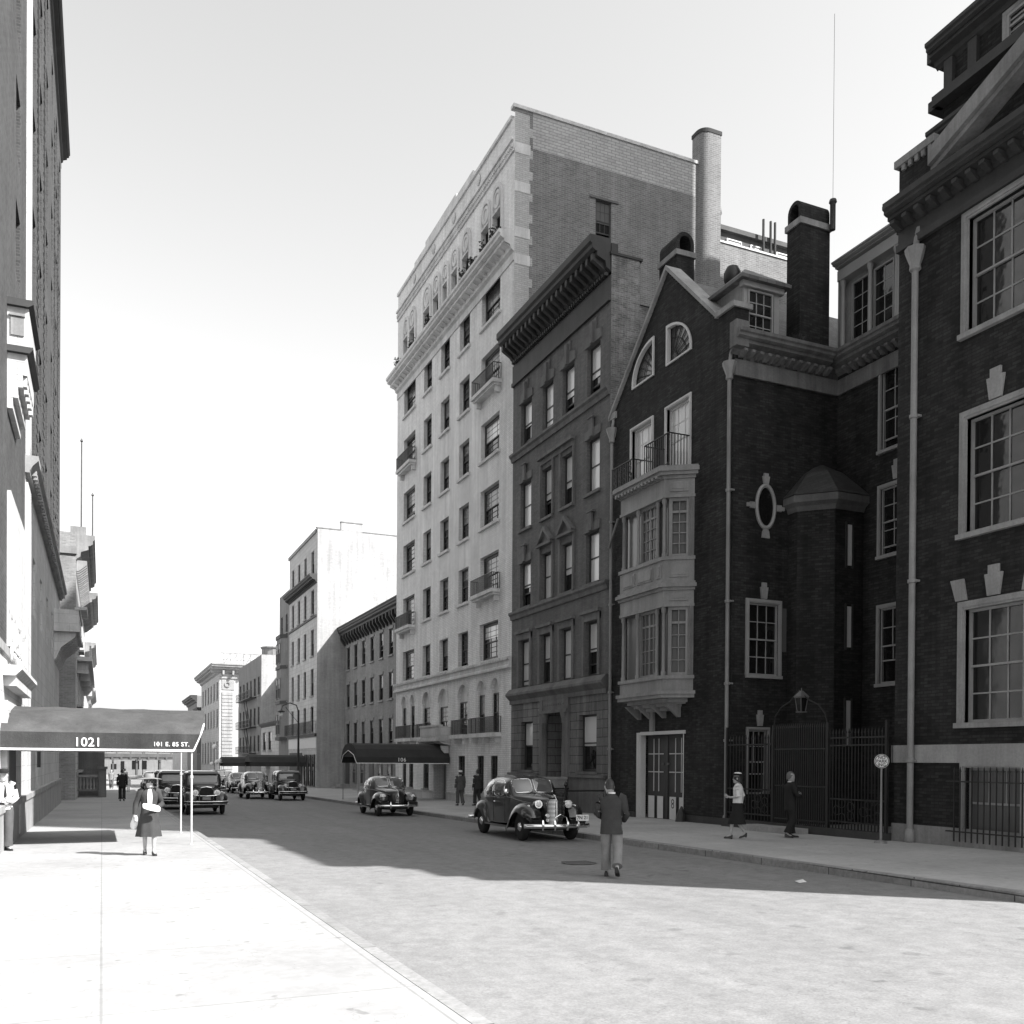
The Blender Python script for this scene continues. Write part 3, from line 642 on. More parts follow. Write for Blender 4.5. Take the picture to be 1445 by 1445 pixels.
# iron area railing
def area_railing():
    t = thing('area_railing', 'low ornate black iron railing in front of the brownstone basement', 'railing', (16.4, 33.6, sz(33.6)))
    X = 16.4; F = Fac('R', X); z = sz(33.6)
    a = MB(); F.box(a, 32.1, 35.1, z+.92, z+.98, -.03, .03); F.box(a, 32.1, 35.1, z+.62, z+.65, -.015, .015); F.box(a, 32.1, 35.1, z+.08, z+.11, -.015, .015)
    for u in (32.1, 35.1): a.box(16.4, 18.1, u-.02, u+.02, z+.92, z+.98)
    a.build('rail', M['iron'], t)
    b = MB()
    for i in range(28): u = 32.15+i*.105; F.box(b, u-.012, u+.012, z, z+.92, -.012, .012)
    for i in range(14): u = 32.2+i*.21; b.lathe([(.07, -.012), (.085, 0), (.07, .012)], F.P(u+.05, z+.78, 0), 10, 'x')
    b.build('bars', M['iron'], t)
    for u in (32.1, 35.1):
        p = MB(); p.lathe([(.07, z), (.05, z+.1), (.05, z+1.02), (.08, z+1.06), (.03, z+1.1), (.09, z+1.18), (.06, z+1.28), (.01, z+1.32)], (X, u, 0), 10); p.build('post', M['iron'], t, smooth=True)
area_railing()
# ------------------------------------------------------------------ gabled brick house
def barrel_chimney(parent, x0, x1, y0, y1, z0, z1, along):
    """square stack under a round-arched hood open at the ends"""
    c = MB(); c.box(x0, x1, y0, y1, z0, z1)
    w = (y1-y0) if along == 'x' else (x1-x0); r = w/2; n = 12
    out = [(-r, 0)]+[(r*-math.cos(PI*i/n), .35+r*math.sin(PI*i/n)) for i in range(n+1)]+[(r, 0)]
    inn = [(-r*.62, 0)]+[(r*.62*-math.cos(PI*i/n), .35+r*.62*math.sin(PI*i/n)) for i in range(n+1)]+[(r*.62, 0)]
    m = (y0+y1)/2 if along == 'x' else (x0+x1)/2
    def P(u, v, w_): return (w_, m+u, z1+.2+v) if along == 'x' else (m+u, w_, z1+.2+v)
    a, b = (x0+.02, x1-.02) if along == 'x' else (y0+.02, y1-.02)
    c.loft([[P(*out[i], a), P(*out[i], b), P(*inn[i], b), P(*inn[i], a)] for i in range(len(out))])
    o = c.build('chimney', M['dark_brick'], parent)
    k = MB(); k.box(x0-.06, x1+.06, y0-.06, y1+.06, z1, z1+.2); k.build('chimney_band', M['grey_trim'], o)
    return o
def keystone(mb, F, u, v, h=.55, w=.12):
    mb.loft([[F.P(u-w, v, d), F.P(u-w*1.5, v+h*.72, d), F.P(u-w*.9, v+h*.72, d), F.P(u-w*.9, v+h, d), F.P(u+w*.9, v+h, d), F.P(u+w*.9, v+h*.72, d), F.P(u+w*1.5, v+h*.72, d), F.P(u+w, v, d)] for d in (.0, .06)])
def build_gable():
    t = thing('gabled_house', 'dark brick gabled townhouse with two quarter-round fan windows and a two-storey wooden bay', 'house', (18.2, 28, gz(28)))
    Y0, Y1 = 24.2, 32.0
    top = lambda u: 19.15-1.0*abs(u-28.0)
    ops = [(26.5, 28.05, 15.84, 17.25, 'q1'), (28.85, 30.35, 15.84, 17.25, 'q0'), (26.6, 28.0, 11.9, 14.3), (28.95, 30.35, 11.9, 14.3), (26.8, 29.85, -.5, 2.98, None, .35)]
    f = MB(); wall(f, FR, Y0, Y1, -.6, 19.15, ops, .22, extra_u=[Y0+.13*i for i in range(1, 60)]+[28.0], extra_v=[15.0+.13*i for i in range(1, 32)], top=top)
    f.box(18.19, 18.75, Y0-.01, Y0+.85, 15.0, 16.25)
    f.build('gable_wall', M['dark_brick'], t)
    FS = Fac('W', Y0); s = MB()
    sops = [(18.84, 20.0, 4.7, 7.0), (18.86, 19.6, .9, 2.95), (19.12, 19.8, 9.45, 10.75)]
    wall(s, FS, 18.2, 22.4, -.6, 15.3, sops[:2], .15)
    FB = Fac('R', 22.4)
    bops = [(20.95, 22.25, z0, z1) for z0, z1 in ((11.7, 14.2), (8.4, 10.5), (4.4, 6.75))]
    wall(s, FB, 17.5, Y0, -.6, 15.3, bops, .15)
    s.box(22.55, 30, 17.6, 24.1, 15.0, 15.3)
    s.build('court_wall', M['dark_brick'], t)
    # roof, copings
    r = MB(); r.prism([(Y0-.05, 15.35), (28.0, 19.0), (Y1, 15.05), (Y1, 14.6), (Y0, 14.6)], 'x', 18.55, 30.0); r.build('roof', M['slate'], t)
    c = MB()
    for (ya, za), (yb, zb) in (((25.02, 16.22), (28.0, 19.2)), ((28.0, 19.2), (Y1, 15.2))):
        n = 6
        for i in range(n):
            p = (ya+(yb-ya)*i/n, za+(zb-za)*i/n); q = (ya+(yb-ya)*(i+.985)/n, za+(zb-za)*(i+.985)/n)
            c.prism([p, q, (q[0], q[1]+.16), (p[0], p[1]+.16)], 'x', 18.08, 18.72)
    c.box(18.1, 18.85, Y0-.08, Y0+.92, 16.25, 16.42); c.box(18.12, 18.6, Y1-.5, Y1+.02, 15.2, 15.45)
    c.build('gable_copings', M['stone_trim'], t)
    # eaves cornice round the court
    k = MB()
    pr = cornice_prof(14.75, 15.42, .5)
    FS.mould(k, pr, 18.05, 22.4-.5); FB.mould(k, pr, 17.5, Y0)
    FS.box(k, 18.2, 22.33, 14.1, 14.6, .0, .07); FB.box(k, 17.5, 24.13, 14.1, 14.6, 0, .075)
    modillions(k, FS, 18.4, 21.8, 14.66, 14.86, .34, .30, .13); modillions(k, FB, 17.6, 23.6, 14.66, 14.86, .34, .30, .13)
    FS.box(k, 18.02, 18.5, 14.9, 15.7, .0, .35); 
    k.build('cornice', M['eaves_paint'], t)
    # fan windows
    for a, b, kind in ((26.5, 28.05, 'q1'), (28.85, 30.35, 'q0')):
        z0, z1 = 15.84, 17.25; pts = arch_pts(a, b, z0, z1, kind, 14); P = [(a, z0)]+pts+[(b, z0)]
        fr = MB(); cx, cz = (a+b)/2, z0+.5
        n = len(P)
        def inset(p, k_): return (cx+(p[0]-cx)*k_, cz+(p[1]-cz)*k_)
        ring = [[FR.P(*p, -.10), FR.P(*p, .05), FR.P(*inset(p, .88), .05), FR.P(*inset(p, .88), -.10)] for p in P]; fr.loft(ring+[ring[0]], cap=False)
        w = fr.build('window', M['white_paint'], t)
        g = MB(); g.poly([FR.P(*p, -.17) for p in P]); g.build('pane', M['curtain_glass'], w)
        bars = MB(); hub = (a if kind == 'q0' else b, z0+.12); W = b-a
        for i in range(1, 6):
            an = PI/2*i/6; sx = 1 if kind == 'q0' else -1
            e = (hub[0]+sx*W*.93*math.cos(an), hub[1]+(z1-z0-.12)*.95*math.sin(an)); s_ = (hub[0]+sx*W*.3*math.cos(an), hub[1]+.38*math.sin(an))
            bars.tube([FR.P(*s_, -.14), FR.P(*e, -.14)], .02, 6)
        for k_ in (.3, .62): bars.tube([FR.P(hub[0]+sx*W*k_*math.cos(PI/2*i/8), hub[1]+(z1-z0)*k_*math.sin(PI/2*i/8), -.14) for i in range(9)], .018, 6)
        bars.build('glazing_bars', M['sash_dark'], w)
    for a, b in ((26.6, 28.0), (28.95, 30.35)):
        window(t, FR, a, b, 11.9, 14.3, 3, 2, .2, 'white_paint', shade=.95, fw=.07, mt=.035, casing=.10, rail=.05)
    # the bay
    def plan(o, dy=0): return [(18.21, 26.3-o*.9), (17.4-o, 26.87-o*.42), (17.4-o, 29.72+o*.42), (18.21, 30.29+o*.9)]
    by = thing_part = None
    b = MB()
    for z0, z1, o in ((4.08, 4.2, .10), (4.2, 4.32, .16), (4.32, 4.72, .02), (4.72, 4.84, .09), (7.15, 7.25, .06), (7.25, 7.7, .03), (7.7, 7.8, .10), (7.8, 7.92, .20), (7.92, 8.0, .12), (8.0, 8.72, .04), (8.72, 8.84, .10), (10.82, 10.92, .07), (10.92, 11.45, .03), (11.45, 11.55, .10), (11.55, 11.66, .24), (11.66, 11.8, .32), (11.8, 11.86, .26)):
        b.prism(plan(o), 'z', z0, z1)
    for i in range(3): b.prism([(18.21, 26.6+.35*i), (17.62+.15*i, 27.0+.2*i), (17.62+.15*i, 29.6-.2*i), (18.21, 30.0-.35*i)], 'z', 4.08-.13*(i+1), 4.08-.13*i)
    for i in range(13): y = 26.95+i*.225; b.box(17.12, 17.3, y, y+.10, 11.47, 11.56)
    b.prism([(18.22, 26.7), (17.75, 27.1), (17.75, 29.5), (18.22, 29.9)], 'z', 3.9, 11.6)
    bay = b.build('bay_window', M['bay_paint'], t)
    po = MB(); gl = MB(); mu = MB(); pn = MB()
    A = Vector((18.2, 26.3)); B_ = Vector((17.4, 26.87)); C_ = Vector((17.4, 29.72)); D_ = Vector((18.2, 30.29))
    for z0, z1 in ((4.84, 7.15), (8.84, 10.82)):
        for y in (26.95, 27.36, 28.62, 29.62):
            po.lathe([(.085, z0), (.085, z0+.12), (.06, z0+.16), (.052, z1-.2), (.085, z1-.15), (.085, z1)], (17.45, y, 0), 10)
        for p in ((18.14, 26.36), (18.14, 30.23)): po.box(p[0]-.08, p[0]+.06, p[1]-.07, p[1]+.07, z0, z1)
        gl.prism([(18.21, 26.5), (17.6, 26.98), (17.6, 29.6), (18.21, 30.1)], 'z', z0, z1)
        # centre light with muntins
        y0_, y1_ = 27.45, 28.55
        mu.box(17.50, 17.58, y0_, y0_+.07, z0, z1); mu.box(17.50, 17.58, y1_-.07, y1_, z0, z1); mu.box(17.50, 17.58, y0_+.07, y1_-.07, z0, z0+.1); mu.box(17.50, 17.58, y0_+.07, y1_-.07, z1-.08, z1)
        for i in range(1, 4): y = y0_+(y1_-y0_)*i/4; mu.box(17.54, 17.575, y-.014*(2 if i == 2 else 1), y+.014*(2 if i == 2 else 1), z0+.1, z1-.08)
        for j in range(1, 5): z = z0+.1+(z1-z0-.18)*j/5; h_ = .014 if j != 4 else .035; mu.box(17.545, 17.57, y0_+.07, y1_-.07, z-h_, z+h_)
        # canted lights
        for p, q in ((A, B_), (D_, C_)):
            d = (q-p); L = d.length; d = d/L; nrm = Vector((d.y, -d.x)); 
            if nrm.y*(1 if p is D_ else -1) < 0: nrm = -nrm
            def pt(s_, o_, z): w_ = p+d*s_-nrm*(.10-o_); return (w_.x, w_.y, z)
            def bar(s0, s1, za, zb, o0, o1):
                mu.loft([[pt(s0, o0, za), pt(s1, o0, za), pt(s1, o1, za), pt(s0, o1, za)], [pt(s0, o0, zb), pt(s1, o0, zb), pt(s1, o1, zb), pt(s0, o1, zb)]])
            bar(.14, .26, z0, z1, -.03, .06); bar(L-.26, L-.14, z0, z1, -.03, .06); bar(.26, L-.26, z0, z0+.1, -.03, .06); bar(.26, L-.26, z1-.1, z1, -.03, .06)
            bar(L/2-.014, L/2+.014, z0+.1, z1-.1, -.01, .03)
            for j in range(1, 5): z = z0+.1+(z1-z0-.2)*j/5; h_ = .014 if j != 4 else .04; bar(.26, L-.26, z-h_, z+h_, -.01, .03)
    gl.build('pane', M['curtain_glass'], bay); po.build('columns_', M['bay_paint'], bay, smooth=True); mu.build('sash_', M['bay_paint'], bay)
    for y0_, y1_ in ((27.5, 28.5), (28.7, 29.5), (27.0, 27.3)): pn.box(17.335, 17.362, y0_, y1_, 8.14, 8.6); pn.box(17.31, 17.336, y0_+.08, y1_-.08, 8.2, 8.54)
    for (z0, z1) in ((8.14, 8.6), (7.35, 7.62), (11.02, 11.35)):
        d = (B_-A); L = d.length; d = d/L; nr = Vector((-d.y, d.x)); nr = nr if nr.y < 0 else -nr
        def pt2(s_, o_, z): w_ = A+d*s_+nr*o_; return (w_.x, w_.y, z)
        for o0, o1, m_ in ((.03, .065, .18), (.065, .085, .26)):
            pn.loft([[pt2(m_, o0, z), pt2(L-m_, o0, z), pt2(L-m_, o1, z), pt2(m_, o1, z)] for z in (z0+(m_-.18), z1-(m_-.18))])
    pn.build('wall_panels', M['bay_paint'], bay)
    br = MB()
    for y in (27.0, 27.9, 28.8, 29.55): br.loft([[(18.2, y, 3.45), (18.2, y+.12, 3.45), (18.1, y+.12, 3.45), (18.1, y, 3.45)], [(18.2, y, 3.9), (18.2, y+.12, 3.9), (17.55, y+.12, 3.9), (17.55, y, 3.9)]])
    br.build('brackets_', M['bay_paint'], bay)
    railing(t, FR, 26.55, 28.1, 11.86, 12.95, .85, gap=.12)
    rl = railing(t, FR, 28.9, 30.35, 11.86, 12.75, .85, gap=.16)
    sc_ = MB()
    for i in range(4):
        y = 29.08+i*.36
        for z in (12.05, 12.25, 12.45, 12.62): sc_.tube([(17.35, y+.085*math.cos(a_*PI/5), z+.085*math.sin(a_*PI/5)) for a_ in range(11)], .012, 5)
    sc_.build('scrollwork', M['iron'], rl)
    # carriage doors
    p = MB(); FR.box(p, 29.55, 29.85, -.45, 2.98, -.2, .02); FR.box(p, 29.60, 29.66, -.3, 2.9, .02, .04); FR.box(p, 26.7, 29.55, 2.88, 3.0, -.05, .05); FR.box(p, 26.8, 26.86, -.3, 2.88, -.2, .0)
    p.build('frame_posts', M['white_paint'], t)
    d = MB(); FR.box(d, 26.86, 29.55, -.4, 2.88, -.36, -.28); FR.box(d, 28.15, 28.32, -.35, 2.85, -.28, -.24)
    dd = d.build('carriage_door', M['door_wood'], t)
    x = MB()
    for a, b in ((28.42, 29.42), (26.95, 28.05)):
        for i in (1, 2): u = a+(b-a)*i/3; FR.box(x, u-.018, u+.018, .85, 2.75, -.27, -.25)
        for z in (1.55, 2.2): FR.box(x, a, b, z-.018, z+.018, -.25, -.235)
    x.build('glazing_bars', M['white_paint'], dd)
    x = MB()
    for a in (28.02, 28.36): FR.box(x, a, a+.16, 1.8, 1.88, -.24, -.22)
    x.build('door_handles', M['iron_grey'], dd)
    x = MB()
    for a, b in ((29.0, 29.4), (28.42, 28.8), (27.6, 28.0), (27.2, 27.4)): FR.box(x, a, b, -.12, .68, -.235, -.228)
    x.build('notices', M['paper'], dd)
    x = MB()
    for k_ in (0, 1): x.lathe([(.055, 0), (.09, 0), (.09, .004), (.055, .004)], FR.P(27.8, .36+.15*k_, -.226), 14, 'x', cap=False)
    x.build('notice_mark', M['ink'], dd)
    x = MB(); x.tube([(18.0, 26.72, -.2), (18.05, 26.74, .1), (18.1, 26.75, .4)], [.17, .15, .03], 10); x.build('guard_stone', M['dark_trim'], t, smooth=True)
    sp = MB(); FR.box(sp, 28.62, 28.85, 3.0, 3.9, 0, .1); sp.build('waste_pipe', M['grey_trim'], t)
    # court windows
    window(t, FS, *sops[0], 3, 2, .12, 'sash_grey', shade=0, casing=.13, cas_m='sash_grey', fw=.05, sill=.12, sill_m='sash_grey', sill_h=.1)
    window(t, FS, *sops[1], 3, 2, .12, 'sash_grey', shade=0, casing=.09, cas_m='sash_grey', fw=.05)
    for o in bops: window(t, FB, *o, 3, 2, .12, 'sash_grey', shade=0, casing=.13, cas_m='sash_grey', fw=.05, sill=.12, sill_m='sash_grey', sill_h=.1)
    k = MB(); keystone(k, FS, 19.42, 7.15, .52, .10); keystone(k, FS, 19.3, 3.08, .5, .09); keystone(k, FB, 21.6, 10.68, .6, .13)
    for a, sgn in ((19.46, 1),):
        keystone(k, FS, a, 10.83, .33, .09); k.loft([[FS.P(a-.15, 9.1, d_), FS.P(a-.12, 9.3, d_), FS.P(a-.08, 9.38, d_), FS.P(a+.08, 9.38, d_), FS.P(a+.12, 9.3, d_), FS.P(a+.15, 9.1, d_)] for d_ in (0, .06)])
        for sg in (-1, 1): FS.box(k, *sorted((a+sg*.42, a+sg*.62)), 10.0, 10.2, 0, .06); FS.box(k, *sorted((a+sg*.62, a+sg*.74)), 10.04, 10.16, 0, .05)
    k.build('keystones', M['stone_trim'], t)
    ov = MB(); n = 28; ring = []
    for i in range(n+1):
        a_ = 2*PI*i/n; c_, s_ = math.cos(a_), math.sin(a_)
        ring.append([FS.P(19.46+.30*c_, 10.1+.61*s_, .0), FS.P(19.46+.30*c_, 10.1+.61*s_, .05), FS.P(19.46+.36*c_, 10.1+.68*s_, .08), FS.P(19.46+.41*c_, 10.1+.74*s_, .05), FS.P(19.46+.41*c_, 10.1+.74*s_, .0)])
    ov.loft(ring, cap=False); ow = ov.build('window', M['sash_grey'], t, smooth=True)
    g = MB(); g.poly([FS.P(19.46+.31*math.cos(2*PI*i/24), 10.1+.62*math.sin(2*PI*i/24), .008) for i in range(24)]); g.build('pane', M['glass'], ow)
    # stair turret in the corner
    T = MB(); cx, cy, rr = 21.78, 24.35, 1.5
    P = [(cx+rr*math.cos(PI/8+PI/4*i), cy+rr*math.sin(PI/8+PI/4*i)) for i in range(8)]
    T.prism(P, 'z', -.6, 10.1); tur = T.build('stair_turret', M['dark_brick'], t)
    T = MB(); Po = lambda k_, z: [(cx+rr*k_*math.cos(PI/8+PI/4*i), cy+rr*k_*math.sin(PI/8+PI/4*i), z) for i in range(8)]
    T.loft([Po(1.02, 9.95), Po(1.06, 10.1), Po(1.16, 10.2), Po(1.16, 10.42), Po(1.1, 10.46)]); T.build('turret_cornice', M['turret_band'], tur)
    T = MB(); T.loft([Po(1.17, 10.44), Po(.55, 11.35), Po(.1, 11.75)]); T.build('turret_roof', M['dark_slate'], tur)
    for z0, z1 in ((8.2, 9.5), (5.6, 6.9), (2.5, 3.9)):
        s_ = MB(); fa = PI/8+PI/4*5.5; ux, uy = -math.sin(fa), math.cos(fa); nx, ny = math.cos(fa), math.sin(fa); ap = rr*math.cos(PI/8)
        def tp(u, o_, z): return (cx+nx*(ap+o_)+ux*u, cy+ny*(ap+o_)+uy*u, z)
        s_.loft([[tp(-.10, .0, z), tp(.10, .0, z), tp(.10, .02, z), tp(-.10, .02, z)] for z in (z0, z1)]); so = s_.build('slit_window', M['shade_glass'], tur)
        s_ = MB()
        for a_, b_ in ((-.16, -.10), (.10, .16)): s_.loft([[tp(a_, .0, z), tp(b_, .0, z), tp(b_, .05, z), tp(a_, .05, z)] for z in (z0-.08, z1+.08)])
        s_.build('slit_frames', M['dark_trim'], so)
    s_ = MB(); FS.box(s_, 20.18, 20.34, 5.5, 6.9, 0, .012); so = s_.build('slit_window', M['curtain_glass'], t)
    # dormer
    dm = MB(); dm.box(18.72, 20.12, 24.5, 26.8, 15.3, 17.25); dmo = dm.build('dormer', M['grey_trim'], t)
    FD = Fac('W', 24.5); window(t, FD, 18.86, 19.86, 15.5, 17.05, 3, 2, -.03, 'sash_grey', shade=0, fw=.06).parent = dmo
    dmo.children[0].location = Vector(FD.P(19.36, 15.5, 0))-wloc(t)
    rf = MB(); rf.loft([[(18.45, 24.15, 17.25), (20.4, 24.15, 17.25), (20.4, 27.2, 17.25), (18.45, 27.2, 17.25)], [(18.45, 24.15, 17.36), (20.4, 24.15, 17.36), (20.4, 27.2, 17.36), (18.45, 27.2, 17.36)], [(19.35, 25.2, 18.15), (19.5, 25.2, 18.15), (19.5, 27.2, 18.15), (19.35, 27.2, 18.15)]])
    rf.build('dormer_roof', M['slate'], dmo)
    p = MB(); p.box(18.72, 18.86, 24.42, 24.5, 15.4, 17.25); p.box(19.92, 20.12, 24.42, 24.5, 15.4, 17.25); p.box(18.6, 20.24, 24.3, 24.5, 17.08, 17.25); p.build('dormer_frame', M['sash_grey'], dmo)
    # chimneys
    barrel_chimney(t, 20.87, 22.1, 24.3, 24.95, 14.8, 19.55, 'x')
    barrel_chimney(t, 20.0, 20.8, 30.2, 31.4, 14.8, 21.25, 'y')
    p = MB(); p.lathe([(.09, 19.5), (.09, 20.35), (.13, 20.4), (.11, 20.5)], (22.05, 24.12, 0), 8); p.build('chimney_pot', M['dark_trim'], t, smooth=True)
    p = MB(); p.lathe([(.007, 20.4), (.007, 26.6)], (22.05, 24.12, 0), 5); p.build('aerial', M['iron_grey'], t)
    p = MB(); p.lathe([(.14, 17.5), (.14, 18.6), (.22, 18.65), (.3, 18.8), (.3, 19.05), (.2, 19.25), (.05, 19.3)], (20.2, 27.0, 0), 12); p.build('ventilator', M['iron'], t, smooth=True)
    # set-back attic storey over the court wing
    l = MB(); l.box(22.75, 29, 17.62, 24.6, 15.3, 18.35)
    l.build('attic_storey', M['grey_trim'], t)
    FL = Fac('R', 22.75); FL2 = FL
    for a, b in ((23.0, 23.85), (22.05, 22.9), (20.6, 21.5)): window(t, FL, a, b, 15.75, 17.75, 2, 4, -.03, 'sash_grey', shade=0, fw=.05, rail=0)
    p = MB()
    for y in (24.15, 22.95, 21.85, 21.75, 20.45): p.lathe([(.11, 15.55), (.11, 15.7), (.08, 15.75), (.07, 17.75), (.11, 17.85), (.11, 17.95)], (22.55, y, 0), 10)
    FL.box(p, 17.7, 24.3, 15.3, 15.55, 0, .3); FL.box(p, 17.7, 24.3, 17.95, 18.3, 0, .32); FL.mould(p, cornice_prof(18.3, 18.6, .5), 17.7, 24.4)
    p.build('loggia', M['sash_grey'], t, smooth=True)
    p = MB(); p.prism([(17.6, 18.6), (24.5, 18.6), (24.5, 19.2), (17.6, 19.0)], 'x', 23.1, 29); p.build('attic_roof', M['copper_roof'], t)
    downpipe(t, 18.1, 23.75+.55, sz(24), 14.0, (10.5, 7.0, 4.4, 2.6), r=.062)
    downpipe(t, 18.1, 31.7, sz(31), 14.3, (11.2, 8.0, 4.6, 2.4), r=.062)
    p = MB(); p.tube([(18.0, 31.7, 10.2), (17.7, 30.5, 11.0)], .05, 8); p.build('waste_branch', M['pipe_grey'], t)
    pl = MB(); FR.box(pl, 24.2, 26.7, -.6, .12, 0, .05); FR.box(pl, 29.9, 32, -.6, .05, 0, .05); pl.build('plinths', M['dark_trim'], t)
    return t
gable = build_gable()
# weeds growing on the eaves gutter
def weed(x, y, z, n, label):
    mb = MB()
    for i in range(n):
        a = random.uniform(0, 2*PI); l = random.uniform(.12, .34); h = random.uniform(.08, .3); bx = x+random.uniform(-.22, .22); by = y+random.uniform(-.06, .06)
        w = .03; ca, sa = math.cos(a), math.sin(a)
        mb.quad((bx-sa*w, by+ca*w, z), (bx+sa*w, by-ca*w, z), (bx+ca*l*.6+sa*w, by+sa*l*.3-ca*w, z+h), (bx+ca*l*.6-sa*w, by+sa*l*.3+ca*w, z+h))
    return tag(mb.build('weeds', M['leaf'], None), label, 'plant')
weed(20.5, 23.95, 15.42, 60, 'dry weeds sprouting from the eaves gutter beside the arched chimney')

# ------------------------------------------------------------------ court fence, gate, step and lantern
def court_fence():
    t = thing('gate_railing', 'tall black iron railing with gates closing the court between the two dark brick houses', 'fence', (18.0, 20.9, sz(21)))
    F = Fac('R', 18.0); z = sz(21)
    def pickets(nm, u0, u1, ztop, gap, r, rails):
        mb = MB(); n = int((u1-u0)/gap)
        for i in range(n+1):
            u = u0+(u1-u0)*i/n; F.box(mb, u-r, u+r, z+.2, ztop, -r, r)
            a = F.P(u, ztop, 0); mb.loft([[(a[0]-r*1.6, u-r*1.6, ztop), (a[0]+r*1.6, u-r*1.6, ztop), (a[0]+r*1.6, u+r*1.6, ztop), (a[0]-r*1.6, u+r*1.6, ztop)], [(a[0]-.002, u-.002, ztop+.13), (a[0]+.002, u-.002, ztop+.13), (a[0]+.002, u+.002, ztop+.13), (a[0]-.002, u+.002, ztop+.13)]])
        for v in rails: F.box(mb, u0, u1, v-.02, v+.02, -.018, .018)
        return mb.build(nm, M['iron'], t)
    pickets('railing_panel', 22.0, 24.1, 2.62, .15, .013, (2.45, 1.1, .35))
    g = pickets('gate', 19.75, 21.85, 2.9, .085, .017, (2.3, 1.25, .3))
    pickets('railing_panel', 17.65, 19.6, 2.7, .11, .013, (2.58, 2.38, .95, .35))
    s = MB()
    for u0 in (17.7, 18.65, 22.1, 23.1):
        for k in range(5):
            cu, cv = u0+.42+.28*math.cos(k*2*PI/5), .65+.2*math.sin(k*2*PI/5)
            s.tube([F.P(cu+.12*math.cos(a*PI/6), cv+.12*math.sin(a*PI/6), 0) for a in range(13)], .012, 5)
    s.build('scrolls', M['iron'], t)
    for u in (17.62, 19.68, 21.92, 24.12):
        p = MB(); F.box(p, u-.035, u+.035, z, 3.0, -.035, .035); p.build('post', M['iron'], t)
    k = MB(); F.box(k, 17.58, 24.2, z-.3, z+.22, -.15, .15); k.build('kerb', M['dark_trim'], t)
    a = MB(); a.tube([F.P(21.92, 2.95, 0), F.P(21.85, 3.25, 0), F.P(21.6, 3.5, 0), F.P(21.2, 3.66, 0), F.P(20.85, 3.95, 0), F.P(20.45, 3.66, 0), F.P(20.05, 3.5, 0), F.P(19.8, 3.25, 0), F.P(19.7, 2.95, 0)], .02, 6); a.build('overthrow', M['iron'], t)
    return t
court_fence()
ln = thing('lantern', 'glazed iron lantern hanging from the scroll arch over the court gate', 'lamp', (18.0, 20.75, 3.35))
m_ = MB()
for ang in range(4):
    c_, s_ = math.cos(PI/4+ang*PI/2), math.sin(PI/4+ang*PI/2); m_.tube([(.11*c_, .11*s_, 0), (.17*c_, .17*s_, .38)], .012, 5)
m_.loft([[(.2*math.cos(PI/4+i*PI/2), .2*math.sin(PI/4+i*PI/2), .38) for i in range(4)], [(.21*math.cos(PI/4+i*PI/2), .21*math.sin(PI/4+i*PI/2), .42) for i in range(4)], [(.05*math.cos(PI/4+i*PI/2), .05*math.sin(PI/4+i*PI/2), .58) for i in range(4)]])
m_.tube([(0, 0, .56), (0, 0, .66)], .015, 5); m_.box(-.11, .11, -.11, .11, -.03, 0)
m_.build('lantern_frame', M['iron_grey'], ln, local=True)
m_ = MB(); m_.loft([[(.10*math.cos(PI/4+i*PI/2), .10*math.sin(PI/4+i*PI/2), .0) for i in range(4)], [(.16*math.cos(PI/4+i*PI/2), .16*math.sin(PI/4+i*PI/2), .38) for i in range(4)]]); m_.build('lantern_glass', M['glass'], ln, local=True)
s_ = MB(); s_.box(17.2, 17.8, 20.2, 22.35, sz(21)-.02, sz(21)+.16); tag(s_.build('gate_step', M['stone_trim'], None), 'pale stone step on the pavement before the court gate', 'step')
wl = MB(); wl.box(22.0, 22.35, 17.7, 22.6, -.6, .2); 
cf = MB(); cf.quad((18.0, 17.5, sz(20)+.004), (22.4, 17.5, sz(20)+.004), (22.4, 24.2, sz(20)+.004), (18.0, 24.2, sz(20)+.004)); structure(cf.build('court_paving', M['granite'], None))

